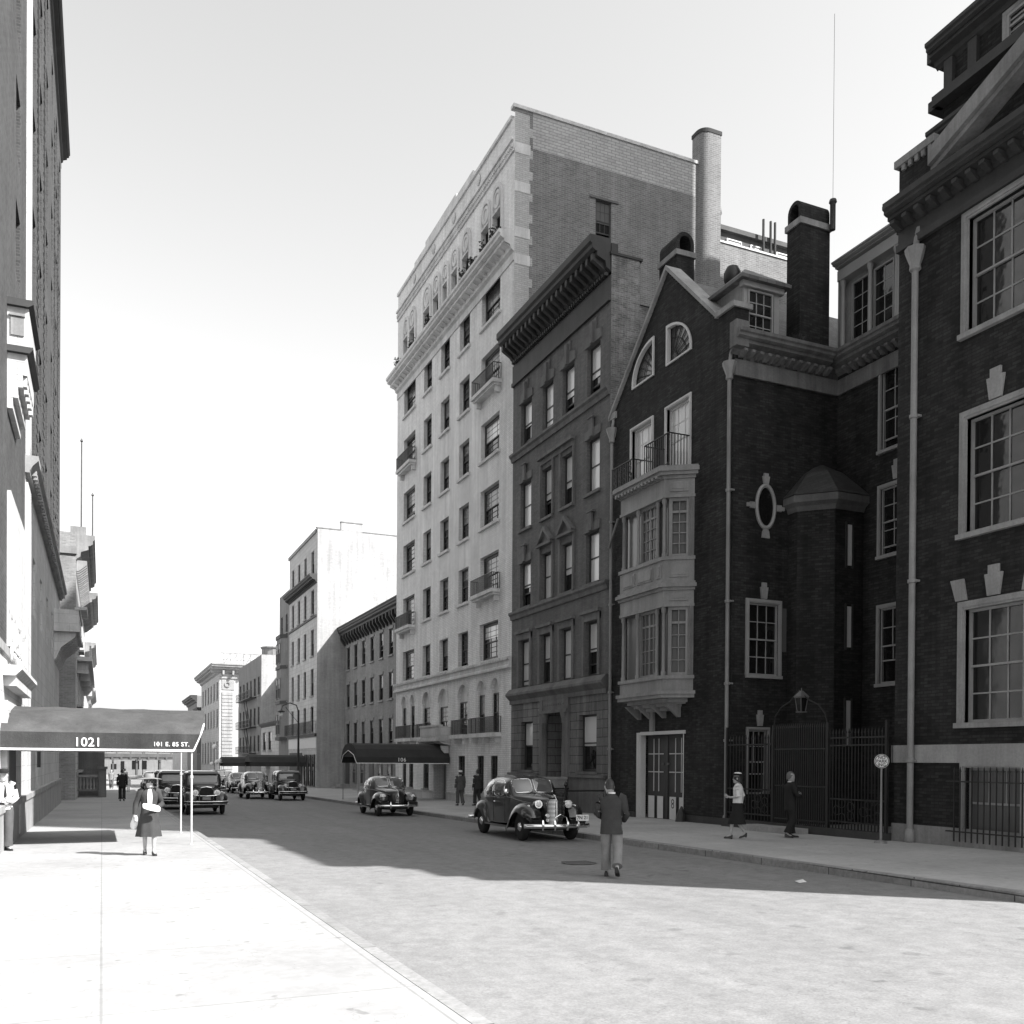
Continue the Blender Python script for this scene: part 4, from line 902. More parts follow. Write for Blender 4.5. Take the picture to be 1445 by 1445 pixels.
# ------------------------------------------------------------------ dark brick mansion at the right edge
def build_mansion():
    t = thing('brick_mansion', 'black-red brick mansion with white-cased windows and stone water table at the right edge', 'house', (18.2, 10.5, gz(10)))
    Y0, Y1 = 3.4, 17.57
    cs = (14.75, 10.5, 6.2)
    ops = [(c-.75, c+.75, z0, z1) for c in cs for z0, z1 in ((2.85, 5.45), (7.2, 9.82), (11.8, 14.4))]
    bops = [(c-.72, c+.72, .2, 1.82) for c in cs]
    f = MB(); wall(f, FR, Y0, Y1, -.6, 15.2, ops+bops, .25); f.box(18.19, 18.95, 16.55, Y1+.01, 15.2, 16.75); f.box(18.19, 18.95, Y0-.01, 4.4, 15.2, 16.75)
    shell(f, 18.2, 34, Y0, Y1, -.6, 15.2, 'nse')
    f.build('wall', M['dark_brick'], t)
    b = MB(); FR.box(b, Y0, Y1+.03, 1.93, 2.36, -.1, .05); b.box(18.15, 34, Y1, Y1+.05, 1.93, 2.36); b.build('water_table', M['stone_trim'], t)
    b = MB(); FR.box(b, Y0, Y1+.02, -.6, .42, 0, .06); b.build('plinth', M['grey_trim'], t)
    for o in ops: window(t, FR, *o, 3, 2, .2, 'sash_grey', shade=0, casing=.19, cas_m='stone_trim', fw=.06, mt=.035, sill=.22, sill_m='stone_trim', sill_h=.12)
    for o in bops:
        window(t, FR, *o, 3, 1, .22, 'stone_trim', shade=.9, shade_mat='curtain_glass', casing=.12, cas_m='stone_trim', fw=.06)
        g = MB(); a, c = o[0]-.15, o[1]+.15
        for i in range(12): u = a+(c-a)*i/11; FR.box(g, u-.012, u+.012, .12, 1.72, .16, .184); q = FR.P(u, 1.72, .172); g.loft([[(q[0]-.02, u-.02, 1.72), (q[0]+.02, u-.02, 1.72), (q[0]+.02, u+.02, 1.72), (q[0]-.02, u+.02, 1.72)], [(q[0]-.001, u-.001, 1.85), (q[0]+.001, u-.001, 1.85), (q[0]+.001, u+.001, 1.85), (q[0]-.001, u+.001, 1.85)]])
        for v in (.35, 1.5): FR.box(g, a-.2, c+.2, v-.015, v+.015, .15, .2)
        for u in (a-.2, c+.2):
            for v in (.35, 1.5): FR.box(g, u-.015, u+.015, v-.015, v+.015, 0, .2)
        g.build('window_grille', M['iron'], t)
    k = MB()
    for c in cs:
        for z, three in ((5.67, 1), (10.04, 0)):
            keystone(k, FR, c, z, .68, .15)
            if three:
                for s_ in (-1, 1):
                    u = c+s_*.85; k.loft([[FR.P(u-.15, z, d), FR.P(u-.15+s_*.12-.03, z+.5, d), FR.P(u+.15+s_*.12+.03, z+.5, d), FR.P(u+.15, z, d)] for d in (0, .05)])
    k.build('keystones', M['stone_trim'], t)
    # cornice, pediment, corner pier
    c = MB(); FR.mould(c, cornice_prof(15.15, 15.7, .52), Y0-.1, Y1+.06); FR.box(c, Y0, Y1, 14.6, 14.78, 0, .12); FR.box(c, Y0, Y1, 14.78, 15.15, 0, .04); c.box(18.2, 34, Y1, Y1+.1, 15.15, 15.6); modillions(c, FR, Y0+.2, Y1-.1, 15.12, 15.32, .36, .36, .14)
    FR.box(c, Y0-.1, Y1+.05, 15.7, 15.76, -.2, .52)
    co = c.build('cornice', M['dark_trim'], t)
    p = MB()
    for (ya, za), (yb, zb) in (((16.4, 16.05), (10.5, 18.35)), ((10.5, 18.35), (4.6, 16.05))):
        p.prism([(ya, za), (yb, zb), (yb, zb+.42), (ya, za+.38)], 'x', 17.85, 18.7)
        p.prism([(ya, za-.14), (yb, zb-.14), (yb, zb-.02), (ya, za-.02)], 'x', 17.95, 18.65)
    p.build('gable_copings', M['grey_trim'], t)
    p = MB(); p.prism([(16.5, 15.76), (10.5, 18.3), (4.5, 15.76)], 'x', 18.3, 19.6); p.build('pediment', M['dark_brick'], t)
    p = MB(); p.box(18.1, 19.05, 16.45, Y1+.1, 16.75, 16.93); p.box(18.1, 19.05, Y0-.1, 4.5, 16.75, 16.93)
    for i in range(5): p.box(18.12, 18.2, 16.55+.2*i, 16.65+.2*i, 16.6, 16.75)
    p.box(18.3, 18.5, 16.2, 16.5, 15.82, 16.7)
    p.build('pier_caps', M['grey_trim'], t)
    a = MB(); a.box(19.3, 33.5, 3.7, 17.25, 15.2, 19.6); a.build('attic_storey', M['dark_brick'], t)
    a = MB(); FA = Fac('R', 19.3)
    FA.mould(a, cornice_prof(17.2, 17.75, .4), 3.5, 17.45); FA.box(a, 3.6, 17.35, 18.35, 18.6, 0, .3); FA.mould(a, cornice_prof(19.4, 19.95, .45), 3.5, 17.45)
    a.box(19.2, 33.5, 17.25, 17.45, 17.2, 17.6); a.box(19.1, 33.5, 17.25, 17.55, 18.35, 18.6); a.box(19.1, 33.5, 17.25, 17.6, 19.6, 19.9)
    for y in (16.9, 16.2): FA.box(a, y, y+.25, 18.6, 19.4, 0, .12)
    a.build('attic_cornice', M['dark_trim'], t)
    for c_ in (14.9, 12.4, 10.0): window(t, FA, c_-.5, c_+.5, 18.68, 19.3, 2, 2, -.02, 'sash_grey', shade=0, casing=.1, cas_m='grey_trim')
    r = MB(); shell(r, 18.3, 33.9, Y0, Y1, 0, 15.25, 't'); shell(r, 19.3, 33.5, 3.7, 17.25, 0, 19.65, 't'); r.build('roof', M['tar'], t)
    for y, z in ((5.2, 22.6), (9.4, 21.6), (12.6, 22.2)):  # stacks added to throw spikes along the roof's shadow on the road
        h = MB(); h.box(21.0, 21.9, y, y+.7, 19.5, z); h.box(20.9, 22.0, y-.1, y+.8, z, z+.25); h.build('chimney', M['dark_brick'], t)
    downpipe(t, 18.08, 16.95, sz(17), 13.9, (10.35, 6.35, 1.98), r=.078)
    return t
mansion = build_mansion()

# unseen tall apartment block added behind the mansion, shaped for the shade it casts
def build_tower():
    t = thing('apartment_tower', 'tall plain apartment block added out of view behind the dark brick mansion, inferred from its shade', 'apartment building', (43.7, 11, gz(11)))
    b = MB(); FT = Fac('R', 37.0)
    ops = [(y, y+1.3, 4+3.4*k, 5.9+3.4*k) for k in range(17) for y in (-3, 4, 11, 18, 25)]
    wall(b, FT, -6.8, 29, -.5, 62, ops, .25); shell(b, 37.0, 41.2, -6.8, 29, -.5, 62, 'nset'); b.box(41.22, 58, -6.8, 29, -.5, 45.2); b.build('wall', M['common_brick'], t)
    for o in ops: window(t, FT, *o, 2, 2, .2, 'sash_dark', fw=.06)
    c = MB(); FT.mould(c, cornice_prof(61, 62.2, 1.0), -6.9, 29.1); c.build('cornice', M['stone_trim'], t)
build_tower()
# ------------------------------------------------------------------ set-back row of brick houses
def simple_front(t, F, y0, y1, zb, zt, wallm, cols, rows, rev=.2, sill='stone_trim', lint=None, sash='sash_dark', shade=(0, .3, .5), extra=(), nx=1, ny=1):
    ops = [(a, b, z0, z1) for z0, z1 in rows for a, b in cols]
    f = MB(); wall(f, F, y0, y1, zb, zt, ops+list(extra), rev); f.build('street_wall', M[wallm], t)
    for o in ops:
        window(t, F, *o, nx, ny, rev*.85, sash, shade=random.choice(shade), shade_mat='curtain_glass', fw=.08, sill=.1 if sill else None, sill_m=sill or 'stone_trim')
    if lint:
        k = MB()
        for a, b, z0, z1 in ops: F.box(k, a-.12, b+.12, z1, z1+.22, 0, .06)
        k.build('lintels', M[lint], t)
def build_row():
    for i, (y0, y1, lab) in enumerate(((61.0, 69.6, 'three-storey dark brick row house nearest the pale apartment house'), (69.6, 78.0, 'middle three-storey dark brick row house with bracketed eaves'), (78.0, 86.25, 'three-storey dark brick row house against the tall white flank wall'))):
        t = thing('row_house', lab, 'row house', (20.8, (y0+y1)/2, gz(y0)), group='dark brick row houses')
        F = Fac('R', 20.8); w = (y1-y0)/3
        cols = [(y0+w*(k+.5)-.55, y0+w*(k+.5)+.55) for k in range(3)]
        simple_front(t, F, y0, y1, -1, 13.0, 'row_brick', cols, ((10.2, 12.25), (6.75, 8.85), (3.2, 5.25)), .2, 'stone_trim', 'grey_trim')
        for a, b in cols[:2]: window(t, F, a, b, -.2, 1.9, 1, 1, -.03, 'grey_trim', shade=.4, shade_mat='curtain_glass')
        d = MB(); a, b = cols[2]; F.box(d, a-.1, b+.1, -.8, 2.1, -.0, .06); d.build('door', M['door_wood'], t)
        k = MB(); F.mould(k, cornice_prof(13.0, 14.1, .75), y0, y1); F.box(k, y0, y1, 12.9, 13.0, 0, .1); modillions(k, F, y0+.3, y1-.3, 12.55, 13.45, .5, .95, .22); F.box(k, y0, y1, 14.1, 14.2, -.1, .8); k.build('cornice', M['dark_trim'], t)
        s = MB(); shell(s, 20.8, 34, y0, y1, -1, 13.5, 'ent'); s.build('side_wall', M['row_brick'], t)
        s = MB(); F.box(s, cols[2][0]-.4, cols[2][1]+.4, -1, -.55, 0, 1.4); F.box(s, cols[2][0]-.2, cols[2][1]+.2, -.55, -.3, 0, .9); s.build('steps', M['stone_trim'], t)
build_row()

# ------------------------------------------------------------------ six-storey pale house with whitewashed flank
def build_white6():
    t = thing('apartment_house', 'six-storey pale apartment house with blank whitewashed flank wall and iron balcony', 'apartment building', (18.2, 93, gz(93)))
    cols = [(87.75, 89.1), (91.3, 92.5), (94.5, 95.7), (97.7, 98.9)]
    simple_front(t, FR, 86.3, 100.3, -1.2, 23.0, 'far_stone', cols, ((19.4, 21.6), (15.6, 17.95), (11.7, 14.2), (7.95, 10.5), (4.5, 6.95)), .25, 'stone_trim', None)
    s = MB(); FW = Fac('W', 86.3); FW.box(s, 18.21, 33, -1.2, 23.35, -.3, 0); FW.box(s, 20.4, 22.4, 23.35, 24.1, -.4, 0.01); shell(s, 18.21, 33, 86.6, 100.3, -1.2, 23, 'ent'); s.build('flank_wall', M['white_render'], t)
    c = MB(); FW.box(c, 18.1, 20.35, 23.35, 23.45, -.35, .04); FW.box(c, 20.36, 22.46, 24.1, 24.2, -.45, .05); FW.box(c, 22.47, 33, 23.35, 23.43, -.35, .04); FR.box(c, 86.6, 100.4, 23.0, 23.3, -.3, .14); c.build('coping', M['grey_trim'], t)
    k = MB(); FR.mould(k, cornice_prof(18.3, 19.1, .75), 86.3, 100.3); modillions(k, FR, 86.6, 100, 18.35, 18.7, .5, .6, .2); k.build('cornice', M['dark_trim'], t)
    k = MB(); FR.box(k, 86.3, 100.3, 15.2, 15.38, 0, .12); FR.box(k, 86.3, 100.3, 4.1, 4.35, 0, .2); k.build('belt_courses', M['dark_trim'], t)
    railing(t, FR, 86.6, 100.0, 4.35, 5.5, .5, gap=.2)
    g = MB(); FR.box(g, 86.4, 100.2, 3.0, 4.0, .001, .05); g.build('fascia', M['paper'], t)
    for a in (86.8, 88.6, 90.4): window(t, FR, a, a+1.1, -.6, 2.4, 1, 2, -.04, 'sash_dark', shade=.3, shade_mat='curtain_glass')
    d = MB(); FR.box(d, 93, 99.6, -.9, 2.6, .002, .06); d.build('shop_front', M['far_dark'], t)
build_white6()
def block(name, lab, cat, y0, y1, zt, wallm, cols, rows, corn=None, x=18.2, flank=None, sill='stone_trim', dep=14, group=None, cm='dark_trim'):
    t = thing(name, lab, cat, (x, (y0+y1)/2, gz((y0+y1)/2)), group=group); F = Fac('R', x); zb = gz(y1)-.3
    simple_front(t, F, y0, y1, zb, zt, wallm, cols, rows, .22, sill)
    s = MB(); shell(s, x+.001, x+dep, y0, y1, zb, zt, 'ent'); s.build('rear_wall', M[wallm], t)
    s = MB(); s.quad((x, y0, zb), (x+dep, y0, zb), (x+dep, y0, zt), (x, y0, zt)); s.build('flank_wall', M[flank or wallm], t)
    if corn:
        k = MB(); F.mould(k, cornice_prof(zt-corn, zt+.1, corn*.9), y0-.05, y1); k.build('cornice', M[cm], t)
    return t
def cols_of(y0, y1, n, w): s = (y1-y0)/n; return [(y0+s*(i+.5)-w/2, y0+s*(i+.5)+w/2) for i in range(n)]
bb = block('bay_front_house', 'narrow dark house with stacked bay windows beside the pale apartment house', 'row house', 100.4, 106.3, 20.0, 'far_brick', cols_of(100.4, 106.3, 2, 1.1), ((15.6, 17.6), (12, 14.2), (8.2, 10.4), (4.4, 6.6)), None)
p = MB()
for z in (4.0, 7.9, 11.7): p.prism([(18.19, 101.2), (17.5, 102.0), (17.5, 104.7), (18.19, 105.5)], 'z', z, z+.35)
p.prism([(18.19, 101.2), (17.5, 102.0), (17.5, 104.7), (18.19, 105.5)], 'z', 15.0, 15.4)
p.build('bay_bands', M['dark_trim'], bb)
for y in (102.2, 103.6):
    for z in (4.6, 8.5, 12.3): window(bb, Fac('R', 17.55), y, y+.95, z, z+2.2, 1, 1, .05, 'far_brick', shade=.3, shade_mat='curtain_glass')
p = MB()
for z0, z1 in ((4.35, 7.9), (8.25, 11.7), (12.05, 15.0)): p.prism([(18.19, 101.3), (17.62, 102.0), (17.62, 104.7), (18.19, 105.4)], 'z', z0, z1)
p.build('bay_fronts', M['far_brick'], bb)
sh = block('shop_house', 'low pale shop building with large studio window below the dark flank', 'shop', 106.4, 119.0, 6.2, 'far_stone', cols_of(110.5, 118.6, 2, 2.4), ((3.0, 5.2),), .4)
block('back_house', 'three-storey house set back above the low pale shop', 'house', 107.0, 118.8, 12.6, 'far_brick', cols_of(107.2, 112, 2, .9), ((7.2, 10.6),), .7, x=21.0)
fe = block('walk_up_house', 'four-storey house with an iron fire escape and white flank, before the columned corner bank', 'apartment building', 119.1, 140.4, 15.0, 'far_brick', cols_of(119.6, 140, 6, 1.5), ((10.1, 12.4), (6.3, 8.6), (2.9, 5.0)), None, flank='white_render')
p = MB(); p.lathe([(1.5, 14.9), (1.5, 15.9), (1.65, 16.0), (1.65, 16.15)], (20.0, 121.0, 0), 14); p.build('roof_tank', M['grey_trim'], fe)
p = MB()
for z in (9.9, 6.1, 2.7):
    FR.box(p, 123.0, 136.5, z-.08, z, .02, .9)
    for i in range(28): y = 123+13.5*i/27; FR.box(p, y-.02, y+.02, z, z+.95, .87, .9)
    FR.box(p, 123, 136.5, z+.92, z+.97, .86, .91); FR.box(p, 123, 136.5, z+.45, z+.48, .87, .9)
for z in (6.1, 2.7): p.tube([FR.P(125, z, .5), FR.P(129, z+3.6, .5)], .06, 5); p.tube([FR.P(125, z, .8), FR.P(129, z+3.6, .8)], .06, 5)
p.build('fire_escape', M['iron'], fe)
cl = block('corner_bank', 'pale stone corner bank with deep overhanging cornice beyond the avenue', 'bank', 164.5, 196, 18.0, 'far_stone', cols_of(165.5, 195, 6, 2.0), ((12.2, 15.2), (7.5, 10.6), (1, 5)), 1.6, dep=20, cm='stone_trim')
p = MB(); FW = Fac('W', 164.5); FW.mould(p, cornice_prof(16.4, 18.1, 1.6), 16.8, 38)
for i in range(9): u = 18.6+i*1.6; FW.box(p, u, u+.3, 16.2, 16.9, 0, 1.0)
FW.box(p, 18.2, 38, 15.6, 15.9, 0, .25)
for i in range(24): z = -1+i*.6; FW.box(p, 18.6, 20.4, z, z+.5, 0, .14)
FW.box(p, 18.6, 20.6, 13.7, 15.5, 0, .1)
p.build('cornice', M['stone_trim'], cl)
p = MB(); p.lathe([(.30, 0), (.5, -.05), (.5, -.12), (.3, -.12)], (19.5, 164.38, 14.6), 14, 'y', cap=False); p.build('roundel', M['grey_trim'], cl)
p = MB()
for i in range(14): x = 19+i*1.1; p.box(x, x+.12, 166, 166.12, 18.0, 20.0)
p.box(18.6, 34, 166, 166.15, 20.0, 20.2); p.box(18.6, 34, 166, 166.12, 18.9, 19.0)
for i in range(12): x = 19+i*1.2; p.tube([(x, 166, 18.1), (x+1.1, 166, 20)], .06, 4)
p.build('roof_sign_frame', M['grey_trim'], cl)
p = MB(); p.box(21.5, 36, 164.3, 164.5, -1, 11); p.build('side_bay', M['paper'], cl)
f1 = block('far_house', 'small distant brick house with bracketed cornice left of the corner bank', 'house', 205, 228, 15.2, 'far_brick', cols_of(205, 228, 5, 1.5), ((9.5, 12.5), (4.5, 7.5)), 1.5)
f2 = block('far_house', 'lower distant house just beyond the corner bank', 'house', 196.2, 204.8, 12.2, 'far_dark', cols_of(196.4, 204.6, 2, 1.5), ((7.5, 10.0), (3, 6)), 1.0)
for (y0, y1, zt, lab) in ((229, 250, 10.5, 'pale distant house at the far end of the right side'), (250.5, 278, 9.0, 'low distant house by the elevated railway on the right')):
    block('far_house', lab, 'house', y0, y1, zt, 'far_stone', cols_of(y0, y1, 4, 1.6), ((4.5, 7),), .9)

# ================================================================== LEFT SIDE
FLf = Fac('L', LINE_L)
def build_left():
    t = thing('brick_apartment_block', 'towering brick apartment block with stone base and oriels along the left pavement', 'apartment building', (-2, 30, gz(30)))
    Y0, Y1, ZT = -6.0, 52.6, 32.0
    ops = []
    for k in range(7):
        z0 = 10.9+3.05*k+(.35 if k == 0 else 0)
        for y in (8, 13, 19, 26.2, 32.2, 35.6, 39.4, 43.2, 47.2, 50.4): ops.append((y, y+1.3, z0, z0+1.85))
    f = MB(); wall(f, FLf, Y0, Y1, 10.2, ZT, ops, .4); shell(f, -16, -2, Y0, Y1, -1, ZT, 'wsnt'); f.build('brick_wall', M['red_brick'], t)
    lops = [(32.8, 34.0, 6.4, 8.2), (36.5, 37.7, 6.4, 8.2), (26.4, 27.4, 6.4, 8.2), (40.5, 41.7, 6.4, 8.2), (44.5, 45.7, 6.4, 8.2), (34.6, 35.8, .8, 2.6), (20, 21.2, 6.4, 8.2)]
    g = MB(); wall(g, FLf, 29.4, Y1, -1, 9.9, [o for o in lops if o[0] > 29.4], .25); wall(g, FLf, Y0, 29.4, -1, 4.2, [], .25); g.build('stone_base', M['limestone'], t)
    g = MB(); wall(g, FLf, Y0, 29.4, 4.2, 10.2, [o for o in lops if o[0] < 29.4], .4); g.build('lower_brick_wall', M['red_brick'], t)
    for o in ops: window(t, FLf, *o, 2, 2, .38, 'sash_dark', shade=0, fw=.06)
    for o in lops: window(t, FLf, *o, 2, 2, .23, 'sash_dark', shade=0, fw=.06)
    s = MB(); FLf.box(s, 29.6, 31.2, 10.42, ZT-1, 0, .05); FLf.box(s, 29.7, 31.1, 0, 9.7, 0, .06); s.build('quoin_strip', M['limestone'], t)
    # projecting brick quoins
    q = MB(); z = 10.5
    while z < ZT-2:
        for y in (34.5, 38.1, 45.9, 49.3): FLf.box(q, y-.45, y+.45, z, z+.16, 0, .02)
        FLf.box(q, 33.95+.1, 34.1, z+.16, z+.32, 0, .004)
        for y in (34.5, 38.1, 45.9, 49.3): FLf.box(q, y-.1, y+.1, z+.16, z+.32, 0, .004)
        z += .32
    q.build('brick_quoins', M['red_brick'], t)
    b = MB(); FLf.mould(b, [(0, 9.9), (0, 10.38), (.34, 10.38), (.34, 10.25), (.2, 10.1), (.12, 9.95), (.12, 9.9)], 29.4, Y1+.02); FLf.box(b, Y0, 29.4, 4.2, 4.4, 0, .06)
    i = 30.0
    while i < Y1: FLf.box(b, i, i+.18, 9.98, 10.12, .12, .26); i += .42
    FLf.box(b, Y0, Y1, .75, .9, 0, .14); FLf.box(b, Y0, Y1, -1, .75, 0, .10)
    b.build('string_courses', M['stone_trim'], t)
    k = MB(); FLf.mould(k, cornice_prof(32.0, 32.6, .42), Y0, Y1+.05); k.box(-16, -2, Y1, Y1+.5, 32, 32.6); k.build('cornice', M['dark_trim'], t)
    # oriels of carved stone
    for y0, y1, z0, z1, d in ((24.0, 26.3, 11.25, 12.15, .44),):
        o = MB(); FLf.box(o, y0, y1, z0+.006, z1-.006, 0, d); oo = o.build('oriel', M['limestone'], t)
        o = MB(); FLf.mould(o, [(0, z1), (0, z1+.16), (d+.10, z1+.16), (d+.10, z1+.07), (d, z1)], y0-.1, y1+.1); o.build('oriel_cornice', M['dark_trim'], oo)
        o = MB(); FLf.mould(o, [(0, z0), (0, z0-.14), (d+.02, z0-.14), (d+.09, z0-.05), (d+.09, z0)], y0-.08, y1+.08); o.build('oriel_sill', M['dark_trim'], oo)
        o = MB()
        for za, zb, dk in ((.145, .62, .92), (.625, .9, .72), (.905, 1.15, .5), (1.155, 1.4, .26)): FLf.box(o, y0+.03, y1-.03, z0-zb, z0-za, 0, d*dk)
        for i in range(5): u = y0+.1+(y1-y0-.4)*i/4; FLf.box(o, u, u+.2, z0-.85, z0-.64, 0, d*.9)
        o.build('oriel_corbel', M['limestone'], oo)
        Fw = Fac('W', y0); o = MB(); Fw.box(o, -1.93, -1.66, z0+.25, z1-.25, 0, .03); Fw.box(o, -1.95, -1.64, z1-.22, z1-.16, 0, .06); o.build('oriel_window', M['grey_trim'], oo)
    # balcony of stone on brackets
    o = MB(); FLf.box(o, 46.4, 52.3, 7.6, 7.85, 0, 1.05); FLf.box(o, 46.5, 52.2, 7.85, 8.6, .9, 1.02); FLf.box(o, 46.45, 52.25, 8.6, 8.72, .85, 1.07); FLf.box(o, 46.5, 46.62, 7.85, 8.6, 0, .9)
    bo = o.build('stone_balcony', M['limestone'], t)
    o = MB()
    for i in range(8): u = 46.6+.76*i; o.loft([[FLf.P(u+w_, 7.6, 0), FLf.P(u+w_, 7.6, .95), FLf.P(u+w_, 7.35, .85), FLf.P(u+w_, 6.9, .3), FLf.P(u+w_, 6.4, .1), FLf.P(u+w_, 6.3, 0)] for w_ in (0, .3)])
    o.build('brackets_', M['limestone'], bo)
    # carved panel and doorway hood over the side entrance
    o = MB(); FLf.box(o, 23.4, 28.2, 3.5, 3.72, 0, .25); FLf.mould(o, [(0, 3.72), (0, 3.95), (.38, 3.95), (.38, 3.86), (.25, 3.72)], 23.2, 28.35); o.build('entrance_hood', M['limestone'], t)
    o = MB()
    for i in range(6):
        for j in range(3):
            o.ell(FLf.P(24.6+.72*i+random.uniform(-.25, .25), 4.3+.42*j+random.uniform(-.15, .15), .07), .05, .12+random.random()*.2, .1+random.random()*.16, 8, 5)
    FLf.box(o, 24.1, 28.6, 4.45, 8.0, 0, .08)
    o.build('carved_panel', M['limestone'], t)
    d = MB(); FLf.box(d, 22.9, 23.3, 0, 2.9, 0, .12); FLf.box(d, 26.3, 26.7, 0, 2.9, 0, .12); FLf.box(d, 22.9, 26.7, 2.9, 3.15, 0, .12); d.build('entrance_frame', M['limestone'], t)
    d = MB(); FLf.box(d, 23.3, 26.3, 0, 2.9, .0, .03); d.build('entrance_door', M['door_wood'], t)
    d = MB(); FLf.box(d, 33.3, 33.5, 1.6, 2.3, 0.1, .2); d.build('wall_lamp', M['iron'], t)
    return t
build_left()
def build_leftB():
    t = thing('corner_house', 'sunlit pale row house with a heavy overhanging stepped cornice past the brick block', 'house', (-1.35, 68, gz(68)))
    F = Fac('L', -1.35)
    cols = cols_of(58, 84, 6, 1.6)
    ops = [(a, b, z0, z1) for z0, z1 in ((1.2, 3.4), (5.0, 7.2), (8.6, 10.6)) for a, b in cols]
    f = MB(); wall(f, F, 57.0, 85, -1.5, 14.4, ops, .25); f.build('street_wall', M['far_stone'], t)
    for o in ops: window(t, F, *o, 1, 1, .2, 'sash_dark', shade=.3, fw=.08, sill=.2, sill_d=.3)
    s = MB(); shell(s, -14, -1.35, 57, 85, -1.5, 14.4, 'wsnt'); s.build('flank_wall', M['flank_brick'], t)
    k = MB(); F.mould(k, cornice_prof(12.9, 14.3, .95), 57.0, 71); F.mould(k, cornice_prof(12.3, 13.4, 1.05), 71, 85); modillions(k, F, 57.3, 84.8, 12.3, 12.9, .55, .7, .2); k.box(-14, -1.3, 56.9, 57.0, 13.2, 13.6); F.box(k, 57.05, 58.4, 14.3, 14.75, -.3, .5)
    k.build('cornice', M['grey_trim'], t)  # shade of the underside put into the whole cornice as a darker grey
    p = MB()
    for z in (7.6, 4.2):
        F.box(p, 60, 83, z, z+.25, 0, .8); F.box(p, 60, 83, z+.25, z+.9, .65, .75)
        for u in (60.5, 66, 71, 76, 82): F.box(p, u, u+.4, z-.7, z, 0, .6)
    F.box(p, 62, 66, 10.85, 11.05, 0, .5); F.box(p, 73, 77, 3.4, 3.6, 0, .9)
    p.build('balconies', M['limestone'], t)
    for y, h in ((57.6, 5.2), (59.0, 2.6)):
        p = MB(); p.lathe([(.05, 14.4), (.04, 14.4+h), (.09, 14.4+h+.05), (.02, 14.4+h+.2)], (-1.1+(y-57.6)*.4, y, 0), 6); p.build('flagpole', M['iron_grey'], t)
build_leftB()
st = thing('house_stoop', 'shaded stone stoop with balustrade reaching over the left pavement', 'steps', (-.9, 63, sz(63)))
s_ = MB(); s_.box(-1.35, .1, 62.2, 64.5, -.8, -.45); s_.box(-1.35, -.15, 62.25, 62.45, -.1, .02); s_.box(-1.34, 0, 64.2, 64.5, -.8, 2.6); s_.build('landing', M['brownstone'], st); s_ = MB(); s_.box(-1.35, -.15, 62.2, 62.5, .75, .9); s_.build('handrail', M['grey_trim'], st)
s_ = MB()
for i in range(6): s_.lathe([(.07, .0), (.07, .08), (.04, .14), (.085, .32), (.05, .6), (.07, .68), (.07, .76)], (-1.2+.19*i, 62.35, 0), 8)
s_.build('balusters', M['grey_trim'], st, smooth=True)
s_ = MB(); s_.box(-.2, .25, 62.1, 62.6, -.6, 1.25); s_.box(-.27, .32, 62.03, 62.67, 1.25, 1.4); s_.box(-.1, .15, 62.2, 62.5, 1.4, 2.8); s_.build('newel_pier', M['brownstone'], st)
def left_far(y0, y1, x, zt, wm, lab, corn=1.0):
    t = thing('far_house', lab, 'house', (x, (y0+y1)/2, gz(y0))); F = Fac('L', x)
    cols = cols_of(y0+.5, y1-.5, max(2, int((y1-y0)/4)), 1.5); rows = [(z, z+2.2) for z in [0.4+3.6*k for k in range(int((zt-2)/3.6))]]
    ops = [(a, b, c, d) for c, d in rows for a, b in cols]
    f = MB(); wall(f, F, y0, y1, -4, zt, ops, .25); shell(f, x-12, x, y0, y1, -4, zt, 'wsnt'); f.build('street_wall', M[wm], t)
    for o in ops: window(t, F, *o, 1, 1, .2, 'sash_dark', shade=.3, fw=.08, sill=.15, sill_d=.25)
    k = MB(); F.mould(k, cornice_prof(zt-corn, zt+.1, corn), y0, y1); k.build('cornice', M['stone_trim'], t)
left_far(85.5, 104, -1.6, 11.5, 'far_stone', 'sunlit house with projecting balconies beyond the pale row house', 1.1)
left_far(104.5, 141, -1.8, 10.5, 'far_stone', 'long low sunlit house near the far avenue on the left', .8)
left_far(165, 200, -1.8, 13, 'far_brick', 'distant brick house past the avenue on the left', .8)
left_far(201, 285, -1.8, 11, 'far_stone', 'most distant pale terrace on the left side', .8)

# ------------------------------------------------------------------ elevated railway crossing the end of the street
el = thing('elevated_railway', 'dark iron elevated railway crossing the far end of the street', 'railway bridge', (8, 300, gz(300)))
e = MB(); e.box(-60, 90, 298, 306, 1.6, 2.3); e.box(-60, 90, 297.8, 298, 2.3, 3.4)
for i in range(60): e.box(-60+i*2.5, -59.5+i*2.5, 297.6, 297.8, 1.4, 2.5)
e.build('deck', M['far_dark'], el)
e = MB()
for x in (-4, 3, 9.5, 16, 24):
    for y in (298.5, 305): e.box(x-.25, x+.25, y-.25, y+.25, -3.2, 1.6)
    e.box(x-.2, x+.2, 298, 306, .9, 1.6)
e.build('elevated_columns', M['far_dark'], el)
e = MB(); e.box(-40, 60, 300, 304, 4.8, 5.3); e.box(-30, 40, 299, 305, 2.3, 2.6)
for i in range(26): e.box(-38+i*3.8, -37.6+i*3.8, 300, 300.3, 2.3, 4.8)
e.build('station_roof', M['far_dark'], el)
bk = thing('far_block', 'sunlit pale block of houses behind the elevated railway', 'house', (10, 330, gz(330)))
e = MB(); e.box(-80, 12, 325, 340, -5, 5.5); e.box(12.2, 110, 325, 340, -5, 8); e.build('walls', M['far_brick'], bk)
for i in range(9): 
    x = -13+i*3.1+random.uniform(-.7, .7); e = MB(); e.box(x, x+random.uniform(.8, 2.2), 324.9, 325.0, -1.5, random.uniform(-.3, 1.3)); e.build('window', M['glass'], bk)

